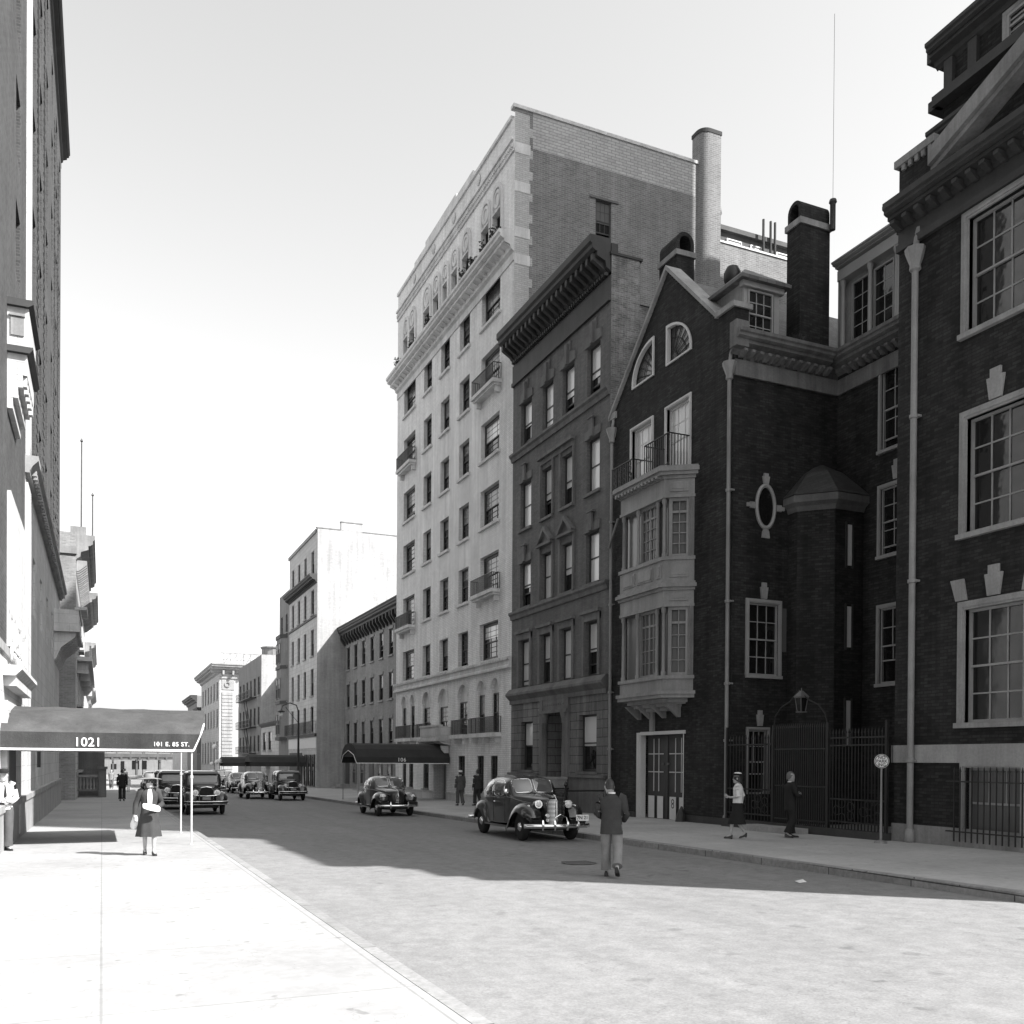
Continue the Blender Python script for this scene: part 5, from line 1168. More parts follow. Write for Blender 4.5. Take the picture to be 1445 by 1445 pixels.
# ================================================================== GROUND
def strip(name, m, x0, x1, y0, y1, zf, dz=0.0):
    mb = MB(); n = max(1, int((y1-y0)/20))
    for i in range(n):
        a = y0+(y1-y0)*i/n; b = y0+(y1-y0)*(i+1)/n; mb.quad((x0, a, zf(a)+dz), (x1, a, zf(a)+dz), (x1, b, zf(b)+dz), (x0, b, zf(b)+dz))
    return structure(mb.build(name, m, None))
M['asphalt'] = mat('asphalt', 0.205, 0.85, 0.05, 0.3, 0.14, bump=0.3)
def road_mat():
    m = M['asphalt']; nt = m.node_tree; L = nt.links; b = nt.nodes['Principled BSDF']
    cc = b.inputs['Base Color'].links[0].from_node; src = cc.inputs[0].links[0].from_socket
    pos = nd(nt, 'ShaderNodeNewGeometry').outputs['Position']
    mp = nd(nt, 'ShaderNodeMapping'); mp.inputs['Scale'].default_value = (1.0, 0.07, 1.0); L.new(pos, mp.inputs[0])
    t1 = ramp(nt, noise(nt, mp.outputs[0], 1.6, 6, .7), .93, 1.08, .35, .7)       # worn wheel tracks along the street
    mp2 = nd(nt, 'ShaderNodeMapping'); mp2.inputs['Scale'].default_value = (1.0, 0.4, 1.0); mp2.inputs['Rotation'].default_value = (0, 0, .7); L.new(pos, mp2.inputs[0])
    t2 = ramp(nt, noise(nt, mp2.outputs[0], 1.3, 8, .75), .98, 1.07, .5, .75)        # pale patches
    t3 = ramp(nt, noise(nt, pos, 38.0, 3, .8), .80, 1.22, .3, .7)                 # aggregate
    cw = nd(nt, 'ShaderNodeMath', operation='SUBTRACT'); L.new(noise(nt, pos, .33, 6, .62), cw.inputs[0]); cw.inputs[1].default_value = .5
    ca = nd(nt, 'ShaderNodeMath', operation='ABSOLUTE'); L.new(cw.outputs[0], ca.inputs[0])
    t4 = ramp(nt, ca.outputs[0], .86, 1.0, .001, .0035)                           # tar-filled cracks
    t5 = ramp(nt, noise(nt, pos, 2.4, 2, .5), 1.0, .72, .66, .74)                 # oil spots
    f = mul(nt, mul(nt, mul(nt, mul(nt, mul(nt, src, t1), t2), t3), t4), t5)
    for i in range(3): L.new(f, cc.inputs[i])
road_mat()
M['ground'] = mat('ground', 0.16, 0.9, 0.2, 0.05, 0.1)
M['flags'] = mat('flags', 0.37, 0.85, 0.10, 0.5, 0.10, bump=0.15)
def flags_mat(name, val, w, l):
    m = mat(name, val, 0.85, 0.12, 0.45, 0.10, bump=0.12); nt = m.node_tree; L = nt.links; b = nt.nodes['Principled BSDF']
    cc = b.inputs['Base Color'].links[0].from_node; src = cc.inputs[0].links[0].from_socket
    pos = nd(nt, 'ShaderNodeNewGeometry').outputs['Position']
    bt = nd(nt, 'ShaderNodeTexBrick'); bt.inputs['Scale'].default_value = 1; bt.inputs['Brick Width'].default_value = w; bt.inputs['Row Height'].default_value = l
    bt.inputs['Mortar Size'].default_value = .012; bt.inputs['Mortar Smooth'].default_value = .3; bt.offset = 0.0
    bt.inputs['Color1'].default_value = (.95,)*3+(1,); bt.inputs['Color2'].default_value = (1.05,)*3+(1,); bt.inputs['Mortar'].default_value = (.74,)*3+(1,)
    L.new(pos, bt.inputs['Vector']); bw = nd(nt, 'ShaderNodeRGBToBW'); L.new(bt.outputs['Color'], bw.inputs[0])
    cw = nd(nt, 'ShaderNodeMath', operation='SUBTRACT'); L.new(noise(nt, pos, .5, 6, .6), cw.inputs[0]); cw.inputs[1].default_value = .5
    ca = nd(nt, 'ShaderNodeMath', operation='ABSOLUTE'); L.new(cw.outputs[0], ca.inputs[0])
    t5 = mul(nt, ramp(nt, ca.outputs[0], .86, 1.0, .0008, .003), ramp(nt, noise(nt, pos, 5.0, 2, .5), 1.0, .7, .68, .73))
    f = mul(nt, mul(nt, src, bw.outputs[0]), t5)
    for i in range(3): L.new(f, cc.inputs[i])
    return m
M['flags_left'] = flags_mat('flags_left', 0.30, 2.25, 2.4); M['flags_right'] = flags_mat('flags_right', 0.40, 2.0, 1.9)
g = MB()
for i in range(12):
    a, b = -700+i*125, -700+(i+1)*125; g.quad((-900, a, gz(a)-.06), (900, a, gz(a)-.06), (900, b, gz(b)-.06), (-900, b, gz(b)-.06))
structure(g.build('ground', M['ground'], None))
strip('street', M['asphalt'], KERB_L, KERB_R, -40, 700, gz)
av = MB(); av.quad((-200, 143.5, gz(143.5)+.004), (200, 143.5, gz(143.5)+.004), (200, 162, gz(162)+.004), (-200, 162, gz(162)+.004)); structure(av.build('avenue', M['asphalt'], None))
for nm, m_, x0, x1 in (('pavement', 'flags_left', LINE_L-3, KERB_L-.16), ('pavement', 'flags_right', KERB_R+.16, LINE_R+4)):
    for y0, y1 in ((-40, 142), (164, 320)):
        strip(nm, M[m_], x0, x1, y0, y1, sz)
for x0, x1 in ((KERB_L-.16, KERB_L), (KERB_R, KERB_R+.16)):
    for y0, y1 in ((-40, 142), (164, 320)):
        mb = MB(); n = int((y1-y0)/20)
        for i in range(n):
            a = y0+(y1-y0)*i/n; b = y0+(y1-y0)*(i+1)/n
            mb.loft([[(x0, y, gz(y)-.1), (x1, y, gz(y)-.1), (x1, y, sz(y)-.015), (x1-.02*(1 if x0 < 5 else 0), y, sz(y)+.004), (x0+.02*(0 if x0 < 5 else 1), y, sz(y)+.004), (x0, y, sz(y)-.015)] for y in (a, b)], cap=False)
        structure(mb.build('kerb', M['granite'], None))
# manhole cover and gutter litter
mh = MB(); mh.lathe([(.34, 0), (.36, .012), (.3, .014), (.01, .014)], (8.9, 16.8, gz(16.8)+.004), 20)
for i in range(5): mh.box(8.62, 9.18, 16.6+.1*i, 16.64+.1*i, gz(16.8)+.018, gz(16.8)+.026)
tag(mh.build('manhole_cover', M['iron_grey'], None), 'round iron manhole cover in the road before the large dark sedan', 'manhole cover')
# ================================================================== CANOPIES, LAMPS, SIGNS
def put(mb, x, y, z, ang=0.0):
    c, s = math.cos(ang), math.sin(ang)
    mb.v = [(x+p[0]*c-p[1]*s, y+p[0]*s+p[1]*c, z+p[2]) for p in mb.v]; return mb
c1 = thing('entrance_canopy', 'grey canvas canopy numbered 1021 reaching over the sunlit left pavement', 'canopy', (0, 24.8, sz(24.8)))
def sect(x, ya, yb, lean, zb=2.09):
    w = yb-ya
    P = [(ya, zb), (ya, 2.47), (ya+.09*w, 2.72), (ya+.26*w, 2.98), (ya+.5*w, 3.13), (yb-.26*w, 2.98), (yb-.09*w, 2.72), (yb, 2.47), (yb, zb)]
    return [(x+lean*(z-zb)/1.0, y+0.0, z) for y, z in P]
xs = [-2.0+i*.245 for i in range(17)]
v_ = MB(); top_ = MB()
rings = []
for i, x in enumerate(xs):
    lean = .42*max(0, (i-13)/3.0); sag = -.018*math.sin(PI*((x+2.0) % .98)/.98)+random.uniform(-.004, .004)
    r = sect(x, 22.6, 27.0, lean); rings.append([(p[0], p[1], p[2]+(sag if 1 < k < 7 else 0)) for k, p in enumerate(r)])
v_.loft([[r[0], r[1]] for r in rings], closed=False, cap=False); v_.loft([[r[7], r[8]] for r in rings], closed=False, cap=False)
e = rings[-1]
v_.build('valances', M['canvas'], c1)
top_.loft([r[1:8] for r in rings], closed=False, cap=False); top_.build('canvas_top', M['canvas_pale'], c1)
en = MB(); en.poly(e); en.build('end_flap', M['canvas'], c1)
pi = MB(); pi.box(-2.0, 1.93, 22.585, 22.60, 2.07, 2.115); pi.box(-2.0, 1.93, 27.0, 27.015, 2.07, 2.115); pi.tube([(x[0]+.01, x[1], x[2]) for x in e[:1]]+[(1.95, 27.0, 2.09)], .02, 5); pi.tube([(p[0]+.012, p[1], p[2]) for p in e[:3]], .02, 5); pi.tube([(p[0]+.012, p[1], p[2]) for p in e[6:]], .02, 5)
pi.build('white_piping', M['lettering'], c1)
put(text_mb('1021', .27, .004, 1.05), -.29, 22.585, 2.25).build('lettering', M['lettering'], c1)
put(text_mb('101 E. 85 ST.', .135, .004, 1.08), 1.45, 22.585, 2.23).build('lettering', M['lettering'], c1)
for x, y in ((1.90, 22.68), (1.98, 26.92)):
    p = MB(); p.lathe([(.035, sz(y)), (.022, sz(y)+.04), (.022, 1.45), (.034, 1.46), (.034, 1.52), (.018, 1.53), (.018, 2.1)], (x, y, 0), 8); p.build('pole', M['white_paint'], c1)
fr = MB()
for x in (-1.6, -.4, .8, 1.85): fr.tube([(x, 22.62, 2.12), (x, 23.0, 2.65), (x, 24.8, 3.08), (x, 26.6, 2.65), (x, 26.98, 2.12)], .015, 5)
fr.tube([(-2, 22.64, 2.12), (1.9, 22.64, 2.12)], .018, 5); fr.tube([(-2, 26.96, 2.12), (1.9, 26.96, 2.12)], .018, 5); fr.build('frame', M['iron_grey'], c1)

c2 = thing('entrance_canopy', 'dark canvas canopy numbered 106 before the pale brick apartment house door', 'canopy', (15.4, 51.8, sz(51.8)))
b = MB(); ya, yb = 50.0, 53.6
def sec2(x, zl): return [(x, ya, zl), (x, ya, zl+.34), (x, ya+.35, zl+.78), (x, ya+.9, zl+1.02), (x, 51.8, zl+1.12), (x, yb-.9, zl+1.02), (x, yb-.35, zl+.78), (x, yb, zl+.34), (x, yb, zl)]
R2 = [sec2(12.75+(18.15-12.75)*i/10, 1.74) for i in range(11)]
b.loft([r[1:8] for r in R2], closed=False, cap=False); b.poly(R2[0][1:8]); b.build('canvas_top', M['canvas_dark'], c2)
b = MB(); b.loft([[r[0], r[1]] for r in R2], closed=False, cap=False); b.loft([[r[7], r[8]] for r in R2], closed=False, cap=False)
fl = [(12.75, ya, 1.74), (12.74, ya+.2, 1.9), (12.73, ya+.6, 2.2), (12.72, 51.8, 2.45), (12.73, yb-.6, 2.2), (12.74, yb-.2, 1.9), (12.75, yb, 1.74)]
b.poly(fl+[(12.75, yb, 2.08), (12.75, 51.8, 2.85), (12.75, ya, 2.08)][::1]); b.build('valances', M['canvas_dark'], c2)
b = MB(); b.box(12.75, 18.1, ya-.015, ya, 1.72, 1.76); b.tube([(p[0]-.01, p[1], p[2]) for p in fl], .02, 5); b.build('white_piping', M['lettering'], c2)
put(text_mb('106', .30, .004, 1.15), 15.3, ya-.012, 1.93).build('lettering', M['lettering'], c2)
for x, y in ((12.85, ya+.05), (12.85, yb-.05)):
    p = MB(); p.lathe([(.04, sz(y)), (.025, sz(y)+.05), (.025, 1.75)], (x, y, 0), 8); p.build('pole', M['pipe_grey'], c2)
def plain_canopy(y0, y1, zb, lab, m='canvas_dark', x0=12.8):
    t = thing('entrance_canopy', lab, 'canopy', (15.4, (y0+y1)/2, sz(y0)))
    b = MB(); yc = (y0+y1)/2; R_ = [[(x, y0, zb+.4), (x, y0+.5, zb+.9), (x, yc, zb+1.1), (x, y1-.5, zb+.9), (x, y1, zb+.4)] for x in (x0, 18.1)]
    b.loft(R_, closed=False, cap=False); b.poly(R_[0]); b.build('canvas_top', M[m], t)
    b = MB(); b.box(x0, 18.1, y0, y0+.02, zb, zb+.4); b.box(x0, 18.1, y1-.02, y1, zb, zb+.4); b.build('valances', M[m], t)
    for y in (y0+.05, y1-.05):
        p = MB(); p.lathe([(.04, sz(y)), (.03, zb+.1)], (x0+.06, y, 0), 6); p.build('pole', M['pipe_grey'], t)
plain_canopy(90.5, 94.0, 1.25, 'long dark canopy in front of the six-storey pale house')
plain_canopy(112, 115.5, 1.1, 'farthest dark canopy, before the low pale shop')

def street_lamp(x, y, h, lab):
    t = thing('street_lamp', lab, 'street lamp', (x, y, sz(y)))
    p = MB(); p.lathe([(.22, 0), (.22, .5), (.15, .6), (.13, 1.0), (.09, 1.1), (.07, h*.7), (.05, h)], n=10); p.tube([(0, 0, h-.1), (-.15, 0, h+.35), (-.6, 0, h+.5), (-1.1, 0, h+.3), (-1.2, 0, h-.05)], .04, 6); p.tube([(0, 0, h-.9), (-.5, 0, h-.3), (-.9, 0, h+.2)], .02, 5)
    p.build('post', M['iron'], t, local=True, smooth=True)
    p = MB(); p.lathe([(.05, .1), (.26, 0), (.24, -.05), (.05, -.05)], (-1.2, 0, h-.1), 10); p.build('lamp_hood', M['iron'], t, local=True)
    p = MB(); p.ell((-1.2, 0, h-.33), .17, .17, .2, 10, 8); p.build('globe', M['lamp_glass'], t, local=True, smooth=True)
street_lamp(12.7, 66.3, 5.9, 'black crook-armed street lamp on the kerb beyond the small dark coupe')
t = thing('globe_lamp', 'slim far lamp post topped by a white globe near the avenue', 'street lamp', (12.5, 118, sz(118)))
p = MB(); p.lathe([(.14, 0), (.12, .6), (.07, .8), (.06, 4.2)], n=8); p.build('post', M['pipe_grey'], t, local=True)
p = MB(); p.ell((0, 0, 4.45), .27, .27, .3); p.build('globe', M['lamp_glass'], t, local=True, smooth=True)
p = MB(); p.ell((-.3, 0, 2.4), .2, .2, .22); p.build('globe', M['lamp_glass'], t, local=True, smooth=True)
t = thing('kerb_sign', 'white-painted post with a pointed sign plate at the far kerb', 'sign', (12.6, 113.8, sz(113.8)))
p = MB(); p.lathe([(.10, 0), (.09, 2.4)], n=8); p.build('post', M['white_paint'], t, local=True)
p = MB(); p.lathe([(.02, 2.4), (.55, 2.5), (.5, 2.7), (.1, 2.95)], n=8); p.build('sign_plate', M['white_paint'], t, local=True)
def round_sign(x, y, lab):
    t = thing('round_sign', lab, 'sign', (x, y, sz(y)))
    p = MB(); p.lathe([(.16, 0), (.14, .05), (.03, .08), (.022, 1.8)], n=10); p.build('post', M['pipe_grey'], t, local=True)
    p = MB(); p.lathe([(.01, 0), (.17, 0), (.17, .015), (.01, .015)], (0, -.03, 1.98), 24, 'y'); d = p.build('sign_disc', M['lettering'], t, local=True)
    p = MB()
    for i, s_ in enumerate(('NO', 'PARK', 'ING')): p.add(put(text_mb(s_, .105, .002), 0, -.034, 2.065-.088*i))
    p.lathe([(.146, -.004), (.160, -.004), (.160, .004), (.146, .004), (.146, -.004)], (0, -.034, 1.98), 24, 'y', cap=False)
    p.build('lettering', M['ink'], d, local=True)
    t.rotation_euler = (0, 0, R(-35))
round_sign(17.25, 17.05, 'round white NO PARKING sign on a post before the railing beside the mansion')
sc_ = MB(); sc_.loft([[(10.75, 12.4, gz(12.4)+.01), (10.95, 12.45, gz(12.4)+.012), (10.93, 12.52, gz(12.4)+.05), (10.74, 12.5, gz(12.4)+.03)], [(10.75, 12.405, gz(12.4)+.012), (10.95, 12.455, gz(12.4)+.014), (10.93, 12.525, gz(12.4)+.052), (10.74, 12.505, gz(12.4)+.032)]]); tag(sc_.build('paper_scrap', M['paper'], None), 'small crumpled white paper scrap lying on the road at the shadow edge', 'litter')
# planted boxes on the high cornice ledge of the pale apartment house
k_ = 0
for y, lab in ((43.1, 'nearest dark shrub on the high cornice ledge of the pale apartment house'), (44.4, 'second dark shrub on the high cornice ledge of the pale apartment house'), (46.1, 'bushy shrub at the paired arches end of the high ledge'), (47.4, 'small shrub in front of the middle attic arches, near end'), (53.3, 'small shrub in front of the middle attic arches, far end'), (56.6, 'shrub by the farthest pair of attic arches, near side'), (59.6, 'shrub at the far end of the high cornice ledge')):
    t = thing('potted_shrub', lab, 'plant', (17.9, y, 27.58), group='shrubs on the cornice ledge')
    p = MB(); p.lathe([(.11, 0), (.16, .25), (.13, .25), (.1, .05)], n=10); p.build('pot', M['grey_trim'], t, local=True)
    p = MB()
    for i in range(150):
        a, b_, r_ = random.uniform(0, 2*PI), random.uniform(-.6, 1.2), random.uniform(.1, .34); c = Vector((r_*math.cos(a), r_*math.sin(a)*1.1, .5+r_*b_))
        u = Vector((random.uniform(-1, 1), random.uniform(-1, 1), random.uniform(-1, 1))).normalized()*.07; w_ = u.cross(Vector((random.random(), random.random(), 1))).normalized()*.04
        p.quad(c-u, c-w_, c+u, c+w_)
    p.build('foliage', M['leaf'], t, local=True)
# ================================================================== CARS (front towards -y in their own frame)
def interp(st, y):
    if y <= st[0][0]: return st[0]
    for a, b in zip(st[:-1], st[1:]):
        if a[0] <= y <= b[0]:
            k = (y-a[0])/(b[0]-a[0]); return tuple(p+(q-p)*k for p, q in zip(a, b))
    return st[-1]
def smooth_stations(st, n=5):
    out = []
    for i in range(len(st)-1):
        p0, p1, p2, p3 = st[max(i-1, 0)], st[i], st[i+1], st[min(i+2, len(st)-1)]
        for k in range(n):
            t = k/n; row = [p1[0]+(p2[0]-p1[0])*t]
            for j in range(1, len(p1)):
                m1 = (p2[j]-p0[j])*(p2[0]-p1[0])/max(p2[0]-p0[0], 1e-6); m2 = (p3[j]-p1[j])*(p2[0]-p1[0])/max(p3[0]-p1[0], 1e-6)
                t2, t3 = t*t, t*t*t
                row.append((2*t3-3*t2+1)*p1[j]+(t3-2*t2+t)*m1+(-2*t3+3*t2)*p2[j]+(t3-t2)*m2)
            out.append(tuple(row))
    out.append(st[-1]); return out
def car_ring(s, n=10):
    y, w, zb, belt, zt, e = s; pts = []
    half = [(0.0, zb), (w*.8, zb), (w*.97, zb+.06), (w*1.01, zb+(belt-zb)*.5)]
    for i in range(n+1):
        th = PI/2*i/n; half.append((w*max(math.cos(th), 0)**(2/e), belt+(zt-belt)*math.sin(th)**(2/e)))
    half[-1] = (0.0, zt)
    return [(x, y, z) for x, z in half]+[(-x, y, z) for x, z in reversed(half[1:-1])]
def side_pt(st, y, fz, off=0.0, sgn=1):
    def P(y, fz):
        q = interp(st, y); return Vector((q[1]*max(1-max(fz, 0)**q[5], 0)**(1/q[5]), y, q[3]+fz*(q[4]-q[3])))
    p = P(y, fz); n = (P(y+.02, fz)-P(y-.02, fz)).cross(P(y, min(fz+.02, .98))-P(y, fz-.02 if fz > .03 else fz)).normalized()
    if n.x < 0: n = -n
    p = p+n*off; return (p.x*sgn, p.y, p.z)
def top_pt(st, y, fx, off=0.0):
    def P(y, fx):
        q = interp(st, y); return Vector((q[1]*fx, y, q[3]+(q[4]-q[3])*max(1-abs(fx)**q[5], 0)**(1/q[5])))
    p = P(y, fx); n = (P(y+.015, fx)-P(y-.015, fx)).cross(P(y, fx+.02)-P(y, fx-.02)).normalized()
    if n.z < 0: n = -n
    return tuple(p+n*off)
def patch(fn, u0, u1, v0, v1, power=5, n=28):
    mb = MB(); rings = []
    um, vm, du, dv = (u0+u1)/2, (v0+v1)/2, (u1-u0)/2, (v1-v0)/2
    for k in (1.0, .8, .5, .2):
        rings.append([fn(um+du*k*math.copysign(abs(math.cos(a))**(2/power), math.cos(a)), vm+dv*k*math.copysign(abs(math.sin(a))**(2/power), math.sin(a))) for a in (2*PI*i/n for i in range(n))])
    mb.loft(rings, cap=False); mb.poly(rings[-1]); return mb, rings[0]
def wheel(parent, x, y, r, w, hub='hub_metal', lab='wheel'):
    s = 1 if x > 0 else -1
    m = MB(); m.lathe([(r*.62, -w*.42), (r*.86, -w*.5), (r*.97, -w*.36), (r, 0), (r*.97, w*.36), (r*.86, w*.5), (r*.62, w*.42), (r*.5, 0)], (x, y, r), 28, 'x'); o = m.build('wheel', M['rubber'], parent, local=True, smooth=True, sharp=60)
    m = MB(); m.lathe([(r*.66, 0), (r*.62, w*.12*s), (r*.5, -w*.02*s), (r*.34, w*.06*s)], (x+s*w*.30, y, r), 24, 'x'); m.build('rim', M['hub_metal'], o, local=True, smooth=True)
    m = MB(); m.lathe([(r*.36, 0), (r*.32, .03*s), (r*.2, .06*s), (.005, .07*s)], (x+s*w*.32, y, r), 20, 'x'); m.build('hubcap', M['chrome'], o, local=True, smooth=True)
    return o
def fender(parent, path, x_in, x_out, m, sgn, skirt=.22, dome=.05):
    mb = MB(); rings = []; n = len(path)
    for i, (y, z, ws) in enumerate(path):
        a = path[max(i-1, 0)]; b = path[min(i+1, n-1)]; t = Vector((0, b[0]-a[0], b[1]-a[1])).normalized(); nn = Vector((0, t.z, -t.y))
        if nn.z < -0.2 or (abs(nn.z) <= .2 and (nn.y > 0) == (i < n/2)): nn = -nn
        w = (x_out-x_in)*ws; ring = []
        for fx, off in ((0, -.10), (.0, 0), (.3, dome*.8), (.55, dome), (.75, dome*.55), (.9, -dome*.6), (.98, -dome*2.2), (1.0, -skirt), (.97, -skirt), (.9, -dome*2.0), (.5, -.02)):
            p = Vector((x_in+w*fx, y, z))+nn*off; ring.append((p.x*sgn, p.y, max(p.z, .2)))
        rings.append(ring)
    mb.loft(rings); return mb.build('fender', M[m], parent, local=True, smooth=True, sharp=60)
def curve_path(pts, n=4):
    st = [(i, )+p for i, p in enumerate(pts)]; return [r[1:] for r in smooth_stations(st, n)]
def headlight(parent, x, y, z, r, length, rim='chrome', body='car_black', drum=False):
    m = MB(); m.lathe([(r, 0), (r*1.02, .03), (r*.98, length*.35), (r*.7, length*.75), (r*.2, length), (.004, length*1.02)], (x, y, z), 18, 'y'); o = m.build('headlight', M[body], parent, local=True, smooth=True)
    m = MB(); m.lathe([(.003, -.035), (r*.5, -.028), (r*.85, -.008), (r*.95, 0)], (x, y, z), 18, 'y'); m.build('lens', M['lamp_glass'], o, local=True, smooth=True)
    m = MB(); m.lathe([(r*.9, -.012), (r*1.08, -.012), (r*1.1, .02), (r*1.0, .03)], (x, y, z), 18, 'y'); m.build('rim', M[rim], o, local=True, smooth=True)
    return o
def bumper(parent, y, z, hw, h, bow, guards=(), double=False, m='chrome'):
    b = MB()
    def bar(zc, hh):
        rings = []
        for i in range(17):
            x = -hw+2*hw*i/16; yy = y+bow*(x/hw)**2+(.10*max(0, abs(x/hw)-.85)/.15 if abs(x/hw) > .85 else 0)
            rings.append([(x, yy+.02, zc-hh/2), (x, yy-.015, zc-hh/2+.012), (x, yy-.028, zc), (x, yy-.015, zc+hh/2-.012), (x, yy+.02, zc+hh/2), (x, yy+.03, zc)])
        b.loft(rings)
    if double: bar(z+.06, .05); bar(z-.06, .05)
    else: bar(z, h)
    o = b.build('bumper', M[m], parent, local=True, smooth=True, sharp=60)
    for gx in guards:
        g = MB(); yy = y+bow*(gx/hw)**2; g.loft([[(gx-.02, yy-.03, z-.11), (gx+.02, yy-.03, z-.11), (gx+.02, yy+.01, z-.11), (gx-.02, yy+.01, z-.11)], [(gx-.028, yy-.075, z), (gx+.028, yy-.075, z), (gx+.028, yy+.0, z), (gx-.028, yy+.0, z)], [(gx-.016, yy-.03, z+.16), (gx+.016, yy-.03, z+.16), (gx+.016, yy+.0, z+.16), (gx-.016, yy+.0, z+.16)]]); g.build('bumper_guard', M[m], o, local=True, smooth=True)
    return o
def car(name, lab, cat, style, paint, group=None):
    t = thing(name, lab, cat, (0, 0, 0), group=group)
    if style == 'sedan38':
        st = [(-2.24, .25, .60, .90, 1.12, 2.6), (-2.1, .31, .54, .94, 1.17, 2.8), (-1.6, .42, .46, 1.0, 1.21, 3.0), (-1.05, .56, .40, 1.06, 1.235, 3.2), (-.74, .66, .37, 1.12, 1.25, 3.4), (-.62, .70, .36, 1.135, 1.40, 3.6), (-.50, .725, .35, 1.14, 1.56, 3.9), (-.36, .74, .35, 1.14, 1.67, 4.2), (.05, .765, .34, 1.12, 1.735, 3.8), (.55, .78, .34, 1.12, 1.75, 3.8), (1.05, .775, .34, 1.11, 1.71, 3.6), (1.5, .745, .36, 1.09, 1.58, 3.3), (1.9, .69, .4, 1.03, 1.35, 3.0), (2.25, .58, .46, .92, 1.05, 2.8), (2.48, .42, .52, .76, .82, 2.6), (2.56, .25, .58, .66, .7, 2.4)]
        fa, ra, wr, tw = -1.62, 1.62, .375, .19; xw = .70
        wins = [(-.30, .47, .06, .80, 4), (.56, 1.22, .06, .78, 4)]; ws = (-.715, -.405, .05, .82)
        ffp = [(-2.18, .50, .72), (-2.24, .64, .80), (-2.16, .80, .90), (-1.92, .93, 1.0), (-1.6, .97, 1.0), (-1.3, .88, 1.0), (-1.05, .70, 1.0), (-.85, .50, .98), (-.68, .36, .96)]
        rfp = [(1.02, .36, .8), (1.08, .55, .9), (1.22, .78, .96), (1.5, .93, 1.0), (1.8, .93, 1.0), (2.1, .80, .9), (2.38, .60, .8), (2.5, .45, .7)]
        run = (-.78, 1.08)
    elif style == 'coupe39':
        st = [(-2.06, .10, .58, .80, .98, 2.0), (-1.98, .22, .52, .84, 1.04, 2.2), (-1.7, .36, .46, .90, 1.09, 2.5), (-1.2, .50, .40, .97, 1.13, 2.8), (-.72, .64, .36, 1.04, 1.17, 3.2), (-.55, .68, .35, 1.06, 1.33, 3.4), (-.38, .70, .34, 1.07, 1.48, 3.6), (-.2, .715, .34, 1.07, 1.58, 3.7), (.1, .73, .34, 1.07, 1.635, 3.7), (.5, .735, .34, 1.06, 1.63, 3.6), (.9, .725, .35, 1.04, 1.55, 3.4), (1.3, .69, .37, .99, 1.36, 3.1), (1.65, .62, .42, .92, 1.12, 2.9), (1.95, .5, .48, .8, .92, 2.7), (2.12, .34, .54, .68, .74, 2.4)]
        fa, ra, wr, tw = -1.38, 1.36, .35, .17; xw = .66
        wins = [(-.22, .45, .07, .80, 4), (.54, 1.05, .08, .74, 3)]; ws = (-.68, -.26, .05, .80)
        ffp = [(-1.98, .48, .72), (-2.04, .66, .84), (-1.94, .82, .95), (-1.68, .92, 1.0), (-1.38, .93, 1.0), (-1.08, .84, 1.0), (-.85, .66, 1.0), (-.66, .46, .98), (-.52, .34, .95)]
        rfp = [(.86, .36, .8), (.92, .55, .9), (1.06, .76, .96), (1.3, .88, 1.0), (1.58, .87, 1.0), (1.85, .74, .9), (2.05, .56, .8), (2.14, .44, .7)]
        run = (-.6, .95)
    else:
        st = [(-1.86, .27, .58, .95, 1.12, 3.2), (-1.80, .29, .55, .98, 1.15, 3.4), (-1.2, .40, .5, 1.02, 1.19, 3.4), (-.68, .55, .46, 1.07, 1.23, 3.6), (-.60, .66, .46, 1.10, 1.26, 4.2), (-.54, .70, .46, 1.12, 1.52, 5.0), (-.47, .715, .46, 1.13, 1.74, 5.5), (-.35, .73, .46, 1.13, 1.80, 5.5), (.2, .745, .46, 1.13, 1.84, 5.5), (.8, .745, .46, 1.13, 1.84, 5.5), (1.25, .73, .46, 1.12, 1.81, 5.2), (1.5, .70, .48, 1.10, 1.72, 4.4), (1.62, .66, .5, 1.06, 1.50, 4.0), (1.70, .6, .52, .98, 1.1, 3.6)]
        fa, ra, wr, tw = -1.42, 1.32, .40, .15; xw = .68
        wins = [(-.40, .28, .10, .86, 7), (.38, 1.05, .10, .86, 7), (1.14, 1.48, .12, .8, 7)]; ws = (-.585, -.478, .0, .82)
        ffp = [(-1.92, .46, .9), (-1.98, .60, .95), (-1.88, .78, 1.0), (-1.64, .90, 1.0), (-1.38, .91, 1.0), (-1.12, .80, 1.0), (-.92, .62, 1.0), (-.72, .46, 1.0), (-.55, .40, 1.0)]
        rfp = [(.84, .40, 1.0), (.92, .62, 1.0), (1.08, .80, 1.0), (1.32, .88, 1.0), (1.56, .82, 1.0), (1.76, .64, 1.0), (1.88, .46, 1.0)]
        run = (-.66, .9)
    S = smooth_stations(st, 4)
    b = MB(); b.loft([car_ring(s) for s in S]); b.build('body', M[paint], t, local=True, smooth=True, sharp=50)
    def glaze(fn, u0, u1, v0, v1, pw):
        mb, ring = patch(fn, u0, u1, v0, v1, pw); mb.xform(lambda p: p)
        o = mb.build('window', M['car_glass'], t, local=True, smooth=True)
        fr = MB(); fr.tube(list(ring)+[ring[0], ring[1]], .011, 5); fr.build('window_frame', M['chrome'] if style != 'box32' else M[paint], o, local=True, smooth=True)
    for a, c, v0, v1, pw in wins:
        for sg in (1, -1): glaze(lambda y, fz: side_pt(S, y, fz, .006, sg), a, c, v0, v1, pw)
    if style == 'box32': glaze(lambda y, fx: top_pt(S, y, fx, .008), ws[0], ws[1], -.84, .84, 9)
    else:
        for sg in (1, -1): glaze(lambda y, fx: top_pt(S, y, fx*sg, .008), ws[0], ws[1], ws[2], ws[3], 6)
